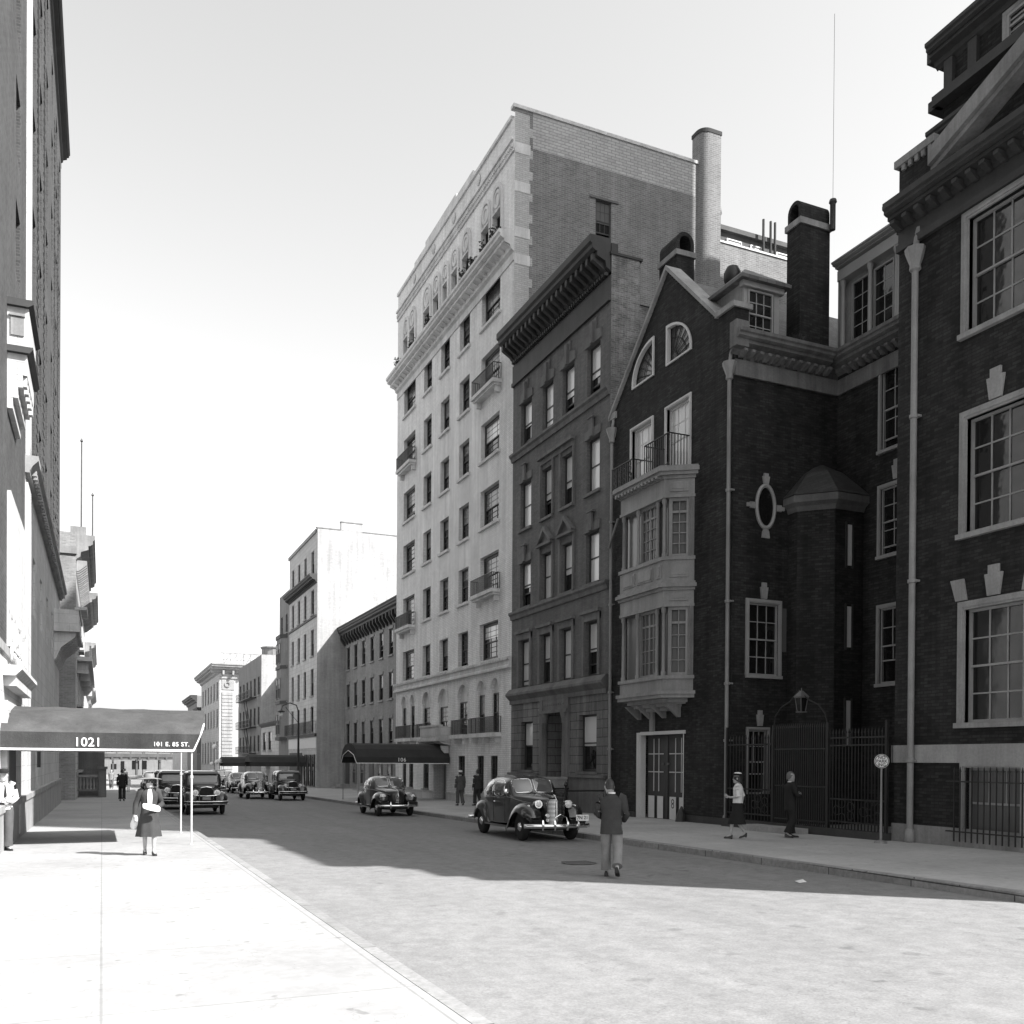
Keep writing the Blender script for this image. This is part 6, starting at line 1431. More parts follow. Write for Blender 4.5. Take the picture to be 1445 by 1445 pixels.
    # belt moulding and hood centre strip
    m = MB()
    for sg in (1, -1): m.tube([side_pt(S, y, .0, .006, sg) for y in [st[1][0]+.1+(st[-3][0]-st[1][0]-.1)*i/30 for i in range(31)]], .011, 5)
    if style != 'box32': m.tube([top_pt(S, st[0][0]+(ws[0]-st[0][0])*i/12, 0, .008) for i in range(13)], .012, 5)
    m.build('chrome_strip', M['chrome'] if style == 'sedan38' else M['hub_metal'], t, local=True, smooth=True)
    d = MB()
    for sg in (1, -1):
        for y in (wins[0][0]-.05, wins[0][1]+.045): d.tube([side_pt(S, y, fz, .002, sg) for fz in (.8, .4, .02)]+[(sg*interp(S, y)[1]*1.012, y, .5), (sg*interp(S, y)[1]*1.0, y, .42)], .006, 4)
    d.build('door_seam', M['rubber'], t, local=True)
    for sg in (1, -1):
        h = MB(); q = interp(S, wins[0][1]-.08); h.tube([(sg*(q[1]+.01), wins[0][1]-.08, q[3]-.12), (sg*(q[1]+.045), wins[0][1]-.1, q[3]-.12), (sg*(q[1]+.045), wins[0][1]-.22, q[3]-.12)], .012, 6); h.build('door_handle', M['chrome'], t, local=True)
    for sg in (1, -1):
        fender(t, curve_path(ffp), .40 if style != 'box32' else .38, .905 if style == 'sedan38' else .86, paint, sg, skirt=.20 if style != 'box32' else .10)
        fender(t, curve_path(rfp), .50, .90 if style == 'sedan38' else .86, paint, sg, skirt=.20 if style != 'box32' else .10)
        rb = MB(); rb.box(*sorted((sg*.62, sg*.86)), run[0], run[1], .32, .37); rb.build('running_board', M[paint], t, local=True)
        wheel(t, sg*xw, fa, wr, tw); wheel(t, sg*xw, ra, wr, tw)
    c = MB(); c.box(-.5, .5, -1.8, 1.7, .28, .5); c.tube([(-.66, fa, wr), (.66, fa, wr)], .05, 6); c.tube([(-.66, ra, wr), (.66, ra, wr)], .06, 6); c.build('chassis', M['rubber'], t, local=True)
    if style == 'sedan38':
        g = MB(); gy = -2.30
        sh = lambda k, z: [(k*.25*math.sin(PI*i/10-PI/2), gy+.10-.10*k*math.cos(PI*i/10-PI/2), z) for i in range(11)]
        g.loft([sh(.75, .46)+[(.15, gy+.3, .46), (-.15, gy+.3, .46)], sh(1, .7)+[(.2, gy+.3, .7), (-.2, gy+.3, .7)], sh(1, 1.04)+[(.2, gy+.3, 1.04), (-.2, gy+.3, 1.04)], sh(.6, 1.16)+[(.12, gy+.3, 1.16), (-.12, gy+.3, 1.16)]]); go = g.build('grille', M['rubber'], t, local=True, smooth=True)
        g = MB()
        for i in range(19): z = .49+i*.034; k = .8+.2*min(1, (z-.46)/.2); k = min(k, 1-.4*max(0, (z-1.04)/.12)); g.tube(sh(k*1.03, z), .0085, 5)
        g.tube([(0, gy-.02, .46), (0, gy-.028, .8), (0, gy-.018, 1.06), (0, gy+.08, 1.19)], .018, 6); g.build('grille_bars', M['chrome'], go, local=True, smooth=True)
        for sg in (1, -1): headlight(t, sg*.43, -2.10, .99, .098, .42, body=paint)
        h = MB(); h.ell((0, -2.12, 1.20), .02, .10, .05, 8, 6); h.build('hood_ornament', M['chrome'], t, local=True)
        bo = bumper(t, -2.60, .43, .93, .11, .16, (-.50, -.18, .18, .50))
        g = MB(); g.tube([(-.18, -2.62, .5), (-.16, -2.6, .66), (0, -2.58, .74), (.16, -2.6, .66), (.18, -2.62, .5)], .014, 6); g.build('bumper_hoop', M['chrome'], bo, local=True)
        bumper(t, 2.66, .46, -.88, .10, -.14, (.4, -.4))
        for sg in (1, -1): mb = MB(); mb.ell((sg*.66, -1.98, .93), .05, .09, .045, 8, 6); mb.build('parking_lamp', M['chrome'], t, local=True, smooth=True)
        pl = MB(); pl.box(.46, .82, -2.54, -2.53, .56, .72); po = pl.build('number_plate', M['lettering'], t, local=True)
        put(text_mb('7N 21', .125, .002), .64, -2.545, .64).build('lettering', M['ink'], po, local=True)
        hn = MB(); hn.lathe([(.05, 0), (.06, .02), (.02, .1)], (-.30, -2.42, .70), 10, 'y'); hn.lathe([(.045, 0), (.05, .02), (.02, .1)], (-.30, -2.42, .58), 10, 'y'); hn.build('horn', M['chrome'], t, local=True)
        sl = MB(); sl.lathe([(.003, -.03), (.06, -.02), (.075, 0), (.06, .06), (.01, .1)], (-.80, -.62, 1.30), 12, 'y'); sl.tube([(-.8, -.58, 1.28), (-.72, -.5, 1.16)], .014, 5); sl.build('spotlight', M['chrome'], t, local=True, smooth=True)
    elif style == 'coupe39':
        g = MB()
        for sg in (1, -1):
            for i in range(4): z = .58+i*.062; g.tube([(sg*(.02+.07*k), -2.075+.022*k*k+.02*i*.3, z) for k in range(6)], .012, 5)
            g.tube([(sg*.39, -1.86, .56), (sg*.38, -1.86, .80)], .012, 5)
        g.tube([(0, -2.09, .52), (0, -2.085, .8), (0, -2.03, 1.0), (0, -1.9, 1.07)], .016, 6); g.build('grille', M['chrome'], t, local=True, smooth=True)
        for sg in (1, -1): headlight(t, sg*.62, -1.99, .80, .115, .25, body=paint)
        bumper(t, -2.24, .44, .84, .09, .12, (-.36, .36)); bumper(t, 2.24, .44, -.82, .09, -.1, (.36, -.36))
        for sg in (1, -1): mb = MB(); mb.tube([(sg*.40, -1.6, 1.0), (sg*.43, -1.2, 1.04)], .018, 5); mb.build('hood_trim', M['chrome'], t, local=True)
    else:
        g = MB(); g.prism([(-.27, .56), (.27, .56), (.29, 1.0), (.2, 1.13), (0, 1.16), (-.2, 1.13), (-.29, 1.0)], 'y', -1.92, -1.86); go = g.build('radiator', M['rubber'], t, local=True)
        g = MB(); g.tube([(-.27, -1.92, .56), (-.29, -1.92, 1.0), (-.2, -1.92, 1.13), (0, -1.92, 1.16), (.2, -1.92, 1.13), (.29, -1.92, 1.0), (.27, -1.92, .56), (-.27, -1.92, .56)], .022, 6); g.build('radiator_shell', M['chrome'], go, local=True)
        for sg in (1, -1): headlight(t, sg*.43, -1.86, .92, .115, .2, body=paint)
        hb = MB(); hb.tube([(-.7, -1.82, .76), (-.4, -1.9, .80), (0, -1.95, .78), (.4, -1.9, .80), (.7, -1.82, .76)], .016, 6); hb.build('lamp_bar', M['chrome'], t, local=True)
        bumper(t, -2.16, .50, .88, .1, .10, double=True); bumper(t, 1.98, .5, -.86, .1, -.08, double=True)
        pl = MB(); pl.box(-.16, .16, -2.0, -1.99, .62, .74); pl.build('number_plate', M['grey_trim'], t, local=True)
        sw = MB(); sw.lathe([(.38, -.07), (.40, 0), (.38, .07), (.2, .06), (.2, -.06)], (0, 1.92, .92), 20, 'y'); sw.build('spare_wheel', M['rubber'], t, local=True, smooth=True)
        vs = MB(); vs.prism([(-.66, 1.70), (-.52, 1.76), (-.48, 1.80)], 'x', -.6, .6); vs.build('sun_visor', M[paint], t, local=True)
    return t
def place(t, x, y, rz=0.0):
    t.location = (x, y, gz(y)); t.rotation_euler = (R(-.57)*math.cos(rz), 0, rz); return t
sedan = place(car('parked_car', 'large dark streamlined sedan with tall chrome grille at the near right kerb', 'car', 'sedan38', 'car_black'), 11.12, 24.3, R(-3.5))
coupe = place(car('parked_car', 'small dark rounded coupe parked before the 106 canopy', 'car', 'coupe39', 'car_blue'), 11.0, 38.2, R(-2))
box = place(car('parked_car', 'boxy old black sedan with upright radiator at the left kerb by the canopy poles', 'car', 'box32', 'car_black'), 3.95, 42.1, 0)
def again(src, lab, x, y, rz=0.0, group='cars parked farther down the street'):
    c = copy_tree(src); c['label'] = lab; c['group'] = group; return place(c, x, y, rz)
again(box, 'second old black sedan at the left kerb, half hidden behind the first', 3.2, 47.6)
again(box, 'third dark car at the left kerb, mostly hidden by the woman in the hat', 3.3, 54.5)
again(box, 'old square sedan at the right kerb beyond the coupe, first of the far group', 10.55, 58.5)
again(sedan, 'dark car half hidden behind the square sedan in the far right group', 9.2, 62.5)
again(coupe, 'rounded car in the middle of the far right kerb group', 9.95, 76.3)
again(sedan, 'rounded sedan farthest but one of the right kerb group', 9.7, 84.0)
again(box, 'last small square car visible down the right kerb', 10.2, 93.0)
again(coupe, 'fourth car in the left kerb row, behind the woman in the hat', 3.35, 62.0)
again(sedan, 'rearmost car of the left kerb row, near the shaded stoop', 3.4, 70.0)
again(coupe, 'tiny rounded car at the far end of the right kerb row', 10.0, 103.0)
# ================================================================== PEOPLE (own frame: facing +y, x to their right hand side is +x)
def skin_mesh(edges, radii, root=0):
    """edges: vertex positions + links -> grown smooth body surface"""
    V, E = edges
    me = bpy.data.meshes.new('grow'); me.from_pydata(V, E, []); o = bpy.data.objects.new('grow', me); COL.objects.link(o)
    sm = o.modifiers.new('skin', 'SKIN'); ss = o.modifiers.new('sub', 'SUBSURF'); ss.levels = 2; ss.render_levels = 2
    for i, d in enumerate(me.skin_vertices[0].data):
        r = radii[i]; d.radius = r if isinstance(r, tuple) else (r, r); d.use_root = (i == root)
    dg = bpy.context.evaluated_depsgraph_get(); ev = o.evaluated_get(dg); m2 = ev.to_mesh()
    mb = MB(); mb.v = [tuple(v.co) for v in m2.vertices]; mb.f = [tuple(p.vertices) for p in m2.polygons]
    ev.to_mesh_clear(); bpy.data.objects.remove(o); bpy.data.meshes.remove(me); return mb
def oval_tube(mb, pts, n=14):
    """pts: (x, y, z, rx, ry) centre + half widths, rings stay near-horizontal unless the limb lies flat"""
    rings = []
    P = [Vector(p[:3]) for p in pts]
    for i, p in enumerate(pts):
        t = (P[min(i+1, len(P)-1)]-P[max(i-1, 0)]).normalized()
        a = Vector((1, 0, 0)); a = (a-t*a.dot(t)); a = a.normalized() if a.length > .2 else Vector((0, 0, 1)); b = t.cross(a).normalized()
        rings.append([P[i]+a*p[3]*math.cos(2*PI*j/n)+b*p[4]*math.sin(2*PI*j/n) for j in range(n)])
    return mb.loft(rings)
def head_mb(c, tilt=0.0, turn=0.0):
    """shaped head: skull, jaw, nose, ears, brow; faces +y"""
    mb = MB(); rings = []
    prof = [(-.118, .030, .034, .040), (-.105, .050, .052, .030), (-.08, .062, .075, .018), (-.045, .069, .088, .006), (-.01, .073, .094, .0), (.03, .077, .098, -.004), (.065, .076, .097, -.008), (.095, .066, .084, -.010), (.118, .044, .058, -.012), (.128, .015, .02, -.012)]
    n = 18
    for z, rx, ry, oy in prof:
        rings.append([(rx*math.cos(2*PI*j/n), oy+ry*math.sin(2*PI*j/n), z) for j in range(n)])
    mb.loft(rings)
    mb.loft([[(-.010, .088, .018), (.010, .088, .018), (0, .096, .02)], [(-.018, .082, -.028), (.018, .082, -.028), (0, .116, -.024)], [(-.012, .08, -.036), (.012, .08, -.036), (0, .098, -.036)]])
    for s in (1, -1): mb.ell((s*.076, -.005, .0), .012, .022, .034, 8, 6); mb.ell((s*.030, .084, .022), .014, .008, .007, 8, 5)
    mb.ell((0, .084, -.062), .024, .010, .007, 8, 5); mb.ell((0, .076, -.098), .022, .018, .016, 8, 5)
    ct, st_ = math.cos(turn), math.sin(turn); cl, sl = math.cos(tilt), math.sin(tilt)
    def fn(p):
        y, z = p.y*cl-p.z*sl, p.y*sl+p.z*cl; return Vector(((p.x*ct-y*st_)*1.08+c[0], (p.x*st_+y*ct)*1.08+c[1], z*1.08+c[2]))
    return mb.xform(fn), fn
FING = ((-.028, .068, .0075), (-.010, .078, .008), (.010, .074, .008), (.028, .058, .007))
def person(lab, loc, rz, h, J, look, group=None, kind='person'):
    """J: joint dict. look: clothing callables given (root, J)"""
    t = thing('person', lab, 'person', loc, rz, group); t.scale = (h/1.75,)*3
    V, E, Rr = [], [], []
    def add(p, r, parent=None):
        V.append(tuple(p)); Rr.append(r)
        if parent is not None: E.append((parent, len(V)-1))
        return len(V)-1
    pel = add(J['pelvis'], (.135, .10)); sp = add(J['spine'], (.125, .095), pel); ch = add(J['chest'], (.125, .088), sp); nk = add(J['neck'], (.058, .055), ch); hb = add(J['head'], (.054, .056), nk)
    for s in ('l', 'r'):
        hp = add(J['hip_'+s], .085, pel); kn = add(J['knee_'+s], .056, hp); cf = add(Vector(J['knee_'+s]).lerp(Vector(J['ank_'+s]), .35), .054, kn); an = add(J['ank_'+s], .036, cf); add(J['toe_'+s], .030, an)
        sh = add(Vector(J['sho_'+s])*.98, .040, ch); el = add(J['elb_'+s], .042, sh); wr = add(J['wri_'+s], .028, el)
        d = (Vector(J['han_'+s])-Vector(J['wri_'+s])).normalized(); side = Vector(J.get('palm_'+s, (0, 1, 0))); side = (side-d*side.dot(d)).normalized(); nrm = d.cross(side)
        w = Vector(J['wri_'+s]); pm = add(w+d*.055, (.034, .018), wr); kn2 = add(w+d*.092, (.036, .015), pm)
        curl = nrm*(.35 if s == 'l' else -.35)
        for off, L, r in FING:
            b0 = add(w+d*.10+side*off, r*1.05, kn2); b1 = add(w+d*(.10+L*.5)+side*off*1.1+curl*L*.2, r, b0); add(w+d*(.10+L*.9)+side*off*1.1+curl*L*.75, r*.8, b1)
        th = add(w+d*.04+side*.036, .010, pm); th2 = add(w+d*.075+side*.056+curl*.02, .0095, th); add(w+d*.105+side*.060+curl*.035, .008, th2)
    body = skin_mesh((V, E), Rr)
    hc = J['headc']; hm, hf = head_mb(hc, J.get('tilt', 0), J.get('turn', 0)); body.add(hm)
    body.build('body', M['skin'], t, local=True, smooth=True, sharp=80)
    look(t, J, hf); return t
def hair_cap(t, hf, m='hair', back=1.0, long=False):
    mb = MB(); rings = []; n = 18
    lo = -.10 if long else -.055
    for k in range(9):
        f = k/8; z = lo+(.143-lo)*f; ring = []
        for j in range(n):
            a = 2*PI*j/n; s = math.sin(a)
            low = lo+(.030-lo if not long else .03)*max(0, min(1, (s+.55)/.6)) if s < .05 else (.030 if not long else lo+.03)+(.055)*min(1, s/.7)
            zz = max(z, low) if z < .12 else z
            q = math.sqrt(max(0, 1-((zz-.02)/.132)**2)) if zz > .02 else 1.0
            ring.append((.080*q*math.cos(a), -.010+.105*q*s, zz))
        rings.append(ring)
    rings.append([(0.002*math.cos(2*PI*j/n), -.01, .146) for j in range(n)])
    mb.loft(rings); mb.xform(lambda p: hf(p)); return mb.build('hair', M[m], t, local=True, smooth=True, sharp=80)
def mk_torso(J, top=.0, wid=1.0, hem=.80, flare=1.0, n=18):
    """jacket from hem to neck following the spine"""
    p, s, c, k = (Vector(J[x]) for x in ('pelvis', 'spine', 'chest', 'neck'))
    hz = hem
    pts = [(p.x, p.y-.005, hz, .205*wid*flare, .140*flare), (p.x, p.y, p.z+.02, .190*wid, .130), (s.x, s.y, s.z, .178*wid, .122), (c.x, c.y, c.z-.06, .205*wid, .132), (c.x, c.y, c.z+.04, .222*wid, .128), (c.x*.5+k.x*.5, c.y*.5+k.y*.5, c.z+.09, .190*wid, .105), (k.x, k.y, k.z-.045, .128, .096), (k.x, k.y, k.z-.012, .088, .078), (k.x, k.y, k.z+.012, .066, .064)]
    mb = MB(); rings = []
    for x, y, z, rx, ry in pts: rings.append([(x+rx*math.copysign(abs(math.cos(2*PI*j/n))**.85, math.cos(2*PI*j/n)), y+ry*math.copysign(abs(math.sin(2*PI*j/n))**.85, math.sin(2*PI*j/n)), z) for j in range(n)])
    mb.loft(rings); return mb
def mk_sleeves(mb, J, w=1.0, short=False):
    for s in ('l', 'r'):
        a, e, wr = Vector(J['sho_'+s]), Vector(J['elb_'+s]), Vector(J['wri_'+s])
        pts = [a+(Vector(J['chest'])-a)*.25+Vector((0, 0, .03)), a+Vector((0, 0, .0)), a.lerp(e, .35), a.lerp(e, .7), e]
        rr = [.094, .093, .078, .067, .062]
        if not short: pts += [e.lerp(wr, .3), e.lerp(wr, .65), e.lerp(wr, .97)]; rr += [.060, .052, .047]
        mb.tube(pts, [r*w for r in rr], 12)
    return mb
def mk_trousers(J, w=1.0, cuff=.10):
    mb = MB(); p = Vector(J['pelvis'])
    oval_tube(mb, [(p.x, p.y, p.z+.10, .165, .115), (p.x, p.y, p.z, .182, .128), (p.x, p.y, p.z-.09, .165, .12)], 16)
    for s in ('l', 'r'):
        h, k, a = Vector(J['hip_'+s]), Vector(J['knee_'+s]), Vector(J['ank_'+s])
        pts = [h+Vector((0, 0, .04)), h.lerp(k, .25), h.lerp(k, .6), k, k.lerp(a, .3), k.lerp(a, .65), k.lerp(a, .93)]
        oval_tube(mb, [tuple(q)+(r*w, r*w*1.05) for q, r in zip(pts, (.102, .104, .094, .086, .084, .086, .096))], 14)
    return mb
def mk_shoes(J, heel=0.0):
    mb = MB()
    for s in ('l', 'r'):
        a, tt = Vector(J['ank_'+s]), Vector(J['toe_'+s]); d = (tt-a); d.z = 0; d = d.normalized(); base = min(tt.z-.03, a.z-.085)
        q = tt-d*.02
        rings = []
        sx = Vector((-d.y, d.x, 0))
        back = a-d*.05
        for f, wd, ht in ((0, .034, .10), (.25, .036, .095), (.5, .038, .07), (.75, .042, .055), (.92, .036, .045), (1.0, .018, .03)):
            c = back.lerp(Vector((q.x, q.y, 0))+d*.06+Vector((0, 0, back.z)), f); zb = (a.z-.085)*(1-f)+(tt.z-.035)*f
            rings.append([tuple(Vector((c.x, c.y, 0))+sx*wd*u+Vector((0, 0, zb+ht*v))) for u, v in ((-1, 0), (1, 0), (1, .55), (.55, 1), (-.55, 1), (-1, .55))])
        mb.loft(rings)
        if heel: b = Vector((back.x, back.y, 0))+d*.03; mb.box(b.x-.02, b.x+.02, b.y-.02, b.y+.02, a.z-.085-heel, a.z-.07)
    return mb
def hat_mb(hf, brim=.15, crown=.095, ch=.11, z0=.07, oval=1.15, brimcurl=.015):
    mb = MB(); n = 22
    def ring(r, z, c=0): return [(r*math.cos(2*PI*j/n), -.005+r*oval*math.sin(2*PI*j/n), z+c*abs(math.cos(2*PI*j/n))) for j in range(n)]
    mb.loft([ring(crown*.98, z0-.004), ring(brim, z0-.012, brimcurl), ring(brim, z0-.004, brimcurl), ring(crown, z0+.006), ring(crown*.98, z0+ch*.6), ring(crown*.9, z0+ch*.95), ring(crown*.6, z0+ch), ring(crown*.1, z0+ch*.9)])
    return mb.xform(lambda p: hf(p))
def joints(**k):
    J = dict(pelvis=(0, 0, .95), spine=(0, -.01, 1.14), chest=(0, -.01, 1.33), neck=(0, -.01, 1.475), head=(0, .005, 1.545), headc=(0, .015, 1.622),
             hip_l=(-.095, 0, .90), knee_l=(-.10, .03, .50), ank_l=(-.10, -.02, .085), toe_l=(-.12, .13, .035),
             hip_r=(.095, 0, .90), knee_r=(.10, .03, .50), ank_r=(.10, -.02, .085), toe_r=(.12, .13, .035),
             sho_l=(-.185, -.01, 1.41), elb_l=(-.235, -.03, 1.13), wri_l=(-.245, .05, .89), han_l=(-.245, .07, .80),
             sho_r=(.185, -.01, 1.41), elb_r=(.235, -.03, 1.13), wri_r=(.245, .05, .89), han_r=(.245, .07, .80))
    J.update(k); return J
def suit(jm, tm, hairm='hair', hat=None, hem=.80, shoes='leather', shirt=True, apron=None):
    def look(t, J, hf):
        b = mk_torso(J, hem=hem); b.build('jacket', M[jm], t, local=True, smooth=True, sharp=70)
        b = mk_sleeves(MB(), J); b.build('sleeves', M[jm], t, local=True, smooth=True, sharp=70)
        mk_trousers(J).build('trousers', M[tm], t, local=True, smooth=True, sharp=70)
        mk_shoes(J).build('shoes', M[shoes], t, local=True, smooth=True)
        hair_cap(t, hf, hairm)
        if shirt:
            k = Vector(J['neck']); c = MB(); c.lathe([(.062, -.03), (.066, .034), (.058, .038), (.054, -.03)], (k.x, k.y+.004, k.z+.006), 14, cap=False); c.build('collar', M['cloth_white'], t, local=True, smooth=True)
        if hat: hat_mb(hf, **hat[1]).build('hat', M[hat[0]], t, local=True, smooth=True, sharp=50)
    return look
# the man seen from behind in the road: right leg back with the heel raised, hands before him
Jm = joints(headc=(-.045, .05, 1.60), head=(-.015, .02, 1.54), tilt=-.22, turn=.35,
            knee_l=(-.11, .10, .50), ank_l=(-.10, .10, .085), toe_l=(-.115, .25, .035),
            knee_r=(.115, .02, .50), ank_r=(.13, -.26, .20), toe_r=(.135, -.18, .06),
            elb_l=(-.265, .01, 1.13), wri_l=(-.18, .22, 1.04), han_l=(-.10, .28, 1.06), palm_l=(0, 0, 1), elb_r=(.265, -.01, 1.12), wri_r=(.20, .20, 1.0), han_r=(.13, .27, 1.02), palm_r=(0, 0, 1))
person('dark-haired man in dark jacket and pale baggy trousers crossing the road, back turned', (8.3, 14.45, gz(14.45)), R(-36), 1.74, Jm, suit('cloth_dark', 'cloth_tan', hem=.77))
# the woman under a wide hat
def woman_look(t, J, hf):
    b = mk_torso(J, hem=.72, flare=1.12, wid=.92); b.build('jacket', M['cloth_coat'], t, local=True, smooth=True, sharp=70)
    mk_sleeves(MB(), J, 1.0).build('sleeves', M['cloth_coat'], t, local=True, smooth=True, sharp=70)
    mb = MB(); n = 28; rings = []
    for z, rx, ry, am in ((1.0, .155, .115, 0), (.9, .19, .14, .004), (.75, .215, .165, .010), (.55, .245, .20, .018), (.42, .265, .225, .026)):
        rings.append([((rx+am*math.cos(7*2*PI*j/n))*math.cos(2*PI*j/n), (ry+am*math.cos(7*2*PI*j/n))*math.sin(2*PI*j/n), z) for j in range(n)])
    mb.loft(rings); mb.build('skirt', M['cloth_coat'], t, local=True, smooth=True, sharp=80)
    bl = MB(); bl.loft([[(-.045, .118, 1.12), (.045, .118, 1.12), (.04, .13, 1.12), (-.04, .13, 1.12)], [(-.055, .122, 1.26), (.055, .122, 1.26), (.05, .137, 1.26), (-.05, .137, 1.26)], [(-.05, .11, 1.38), (.05, .11, 1.38), (.045, .124, 1.38), (-.045, .124, 1.38)], [(-.03, .05, 1.47), (.03, .05, 1.47), (.03, .07, 1.47), (-.03, .07, 1.47)]]); bl.build('blouse', M['cloth_white'], t, local=True, smooth=True)
    mk_shoes(J, .03).build('shoes', M['leather'], t, local=True, smooth=True)
    hair_cap(t, hf, 'hair', long=True)
    hat_mb(hf, brim=.24, crown=.10, ch=.09, z0=.085, oval=.95, brimcurl=-.02).build('hat', M['cloth_tan'], t, local=True, smooth=True, sharp=50)
Jw = joints(sho_l=(-.165, -.01, 1.40), sho_r=(.165, -.01, 1.40), ank_l=(-.085, .14, .105), toe_l=(-.10, .27, .04), knee_l=(-.09, .12, .50), ank_r=(.075, -.13, .14), toe_r=(.085, -.02, .05), knee_r=(.09, .02, .50), turn=.1,
            elb_r=(.27, -.05, 1.14), wri_r=(.30, .0, .90), han_r=(.31, .02, .80), elb_l=(-.27, -.03, 1.12), wri_l=(-.14, .20, 1.06), han_l=(-.04, .25, 1.07), palm_l=(0, 0, 1))
wo = person('woman in a wide pale hat and dark flared suit walking on the sunlit pavement', (.88, 20.2, sz(20.2)), R(183), 1.60, Jw, woman_look)
b = MB(); b.loft([[(x, y*w_, z*h_-x*.22) for y, z in ((-.03, -.5), (.03, -.5), (.04, .1), (.015, .5), (-.015, .5), (-.04, .1))] for x, w_, h_ in ((-.17, .3, .06), (-.15, .8, .10), (-.05, 1, .13), (.06, 1, .135), (.14, .8, .11), (.165, .3, .07))]); b = put(b, .91, 19.90, .93, .1)
ho = thing('handbag', 'white clutch handbag held by the woman in the wide hat', 'handbag', (.91, 19.90, .93)); b.build('bag', M['cloth_white'], ho, smooth=True)
b = MB(); b.loft([oval for oval in [[(.60+dx+rx*math.cos(2*PI*j/10), 20.2+.04*math.sin(2*PI*j/10), z) for j in range(10)] for z, rx, dx in ((.48, .03, -.02), (.53, .065, -.01), (.60, .075, 0), (.68, .055, .012), (.76, .035, .015))]]); tag(b.build('white_gloves', M['cloth_white'], None, smooth=True), 'white gloves dangling from the woman in the wide hat', 'gloves')
# man at the left edge: cap, white shirt, rolled sleeves, loose trousers
def worker_look(t, J, hf):
    mk_torso(J, hem=.90, wid=.97).build('shirt', M['cloth_white'], t, local=True, smooth=True, sharp=70)
    mk_sleeves(MB(), J).build('sleeves', M['cloth_white'], t, local=True, smooth=True, sharp=70)
    mk_trousers(J, 1.12).build('trousers', M['cloth_mid'], t, local=True, smooth=True, sharp=70)
    bt = MB(); p = Vector(J['pelvis']); bt.lathe([(.19, .055), (.196, .06), (.196, .095), (.19, .1)], tuple(p), 18); bt.xform(lambda q: Vector((q.x, q.y*.72, q.z))); bt.build('belt', M['leather'], t, local=True)
    mk_shoes(J).build('shoes', M['leather'], t, local=True, smooth=True); hair_cap(t, hf)
    hat_mb(hf, brim=.10, crown=.10, ch=.07, z0=.07).build('cap', M['cloth_black'], t, local=True, smooth=True)
    bb = MB(); bb.prism([(.05, .06), (.16, .055), (.165, .065), (.05, .07)], 'x', -.07, .07); bb.xform(lambda q: hf(q)); bb.build('cap_peak', M['cloth_black'], t, local=True)
    nt_ = MB(); nt_.prism([(1.42, 1.44), (1.42, 1.44)], 'x', 0, 0) if False else None
    tie = MB(); tie.loft([[(-.012, .10, 1.43), (.012, .10, 1.43), (.012, .112, 1.43), (-.012, .112, 1.43)], [(-.03, .13, 1.2), (.03, .13, 1.2), (.03, .138, 1.2), (-.03, .138, 1.2)], [(-.01, .13, 1.12), (.01, .13, 1.12), (.01, .138, 1.12), (-.01, .138, 1.12)]]); tie.build('tie', M['cloth_black'], t, local=True)
Jk = joints(elb_l=(-.27, .0, 1.14), wri_l=(-.10, .20, 1.06), han_l=(-.02, .23, 1.05), palm_l=(0, 0, 1), elb_r=(.27, .02, 1.14), wri_r=(.10, .22, 1.10), han_r=(.02, .25, 1.10), palm_r=(0, 0, 1), turn=-.3)
person('man in cap, white shirt, dark tie and loose grey trousers standing at the left edge', (-1.92, 22.4, sz(22.4)), R(205), 1.72, Jk, worker_look)
# woman in white blouse and dark skirt hurrying along the right pavement
def lady_look(t, J, hf):
    mk_torso(J, hem=.98, wid=.92).build('blouse', M['cloth_white'], t, local=True, smooth=True, sharp=70)
    mk_sleeves(MB(), J, 1.0, short=True).build('sleeves', M['cloth_white'], t, local=True, smooth=True, sharp=70)
    mb = MB(); n = 20
    mb.loft([[(rx*math.cos(2*PI*j/n), oy+ry*math.sin(2*PI*j/n), z) for j in range(n)] for z, rx, ry, oy in ((1.04, .15, .11, 0), (.93, .185, .135, 0), (.75, .19, .15, 0), (.55, .185, .205, .02), (.40, .185, .25, .02))]); mb.build('skirt', M['cloth_black'], t, local=True, smooth=True, sharp=80)
    mk_shoes(J, .03).build('shoes', M['leather'], t, local=True, smooth=True); hair_cap(t, hf, long=True)
    hat_mb(hf, brim=.15, crown=.09, ch=.05, z0=.085).build('hat', M['cloth_black'], t, local=True, smooth=True, sharp=50)
    hb = MB(); hb.ell((0, -.01, .128), .085, .10, .035, 12, 6); hb.xform(lambda p: hf(p)); hb.build('hat_flowers', M['cloth_white'], t, local=True, smooth=True)
Jl = joints(sho_l=(-.16, -.01, 1.40), sho_r=(.16, -.01, 1.40), ank_l=(-.06, .17, .10), toe_l=(-.06, .31, .05), knee_l=(-.07, .13, .50), ank_r=(.06, -.20, .16), toe_r=(.06, -.08, .05), knee_r=(.07, .02, .50),
            elb_l=(-.22, -.03, 1.14), wri_l=(-.17, .19, 1.12), han_l=(-.15, .27, 1.16), elb_r=(.23, -.12, 1.14), wri_r=(.26, -.08, .90), han_r=(.27, -.05, .81))
person('woman in white blouse, flowered dark hat and dark skirt hurrying left before the gabled house', (14.85, 19.45, sz(19.45)), R(48), 1.66, Jl, lady_look)
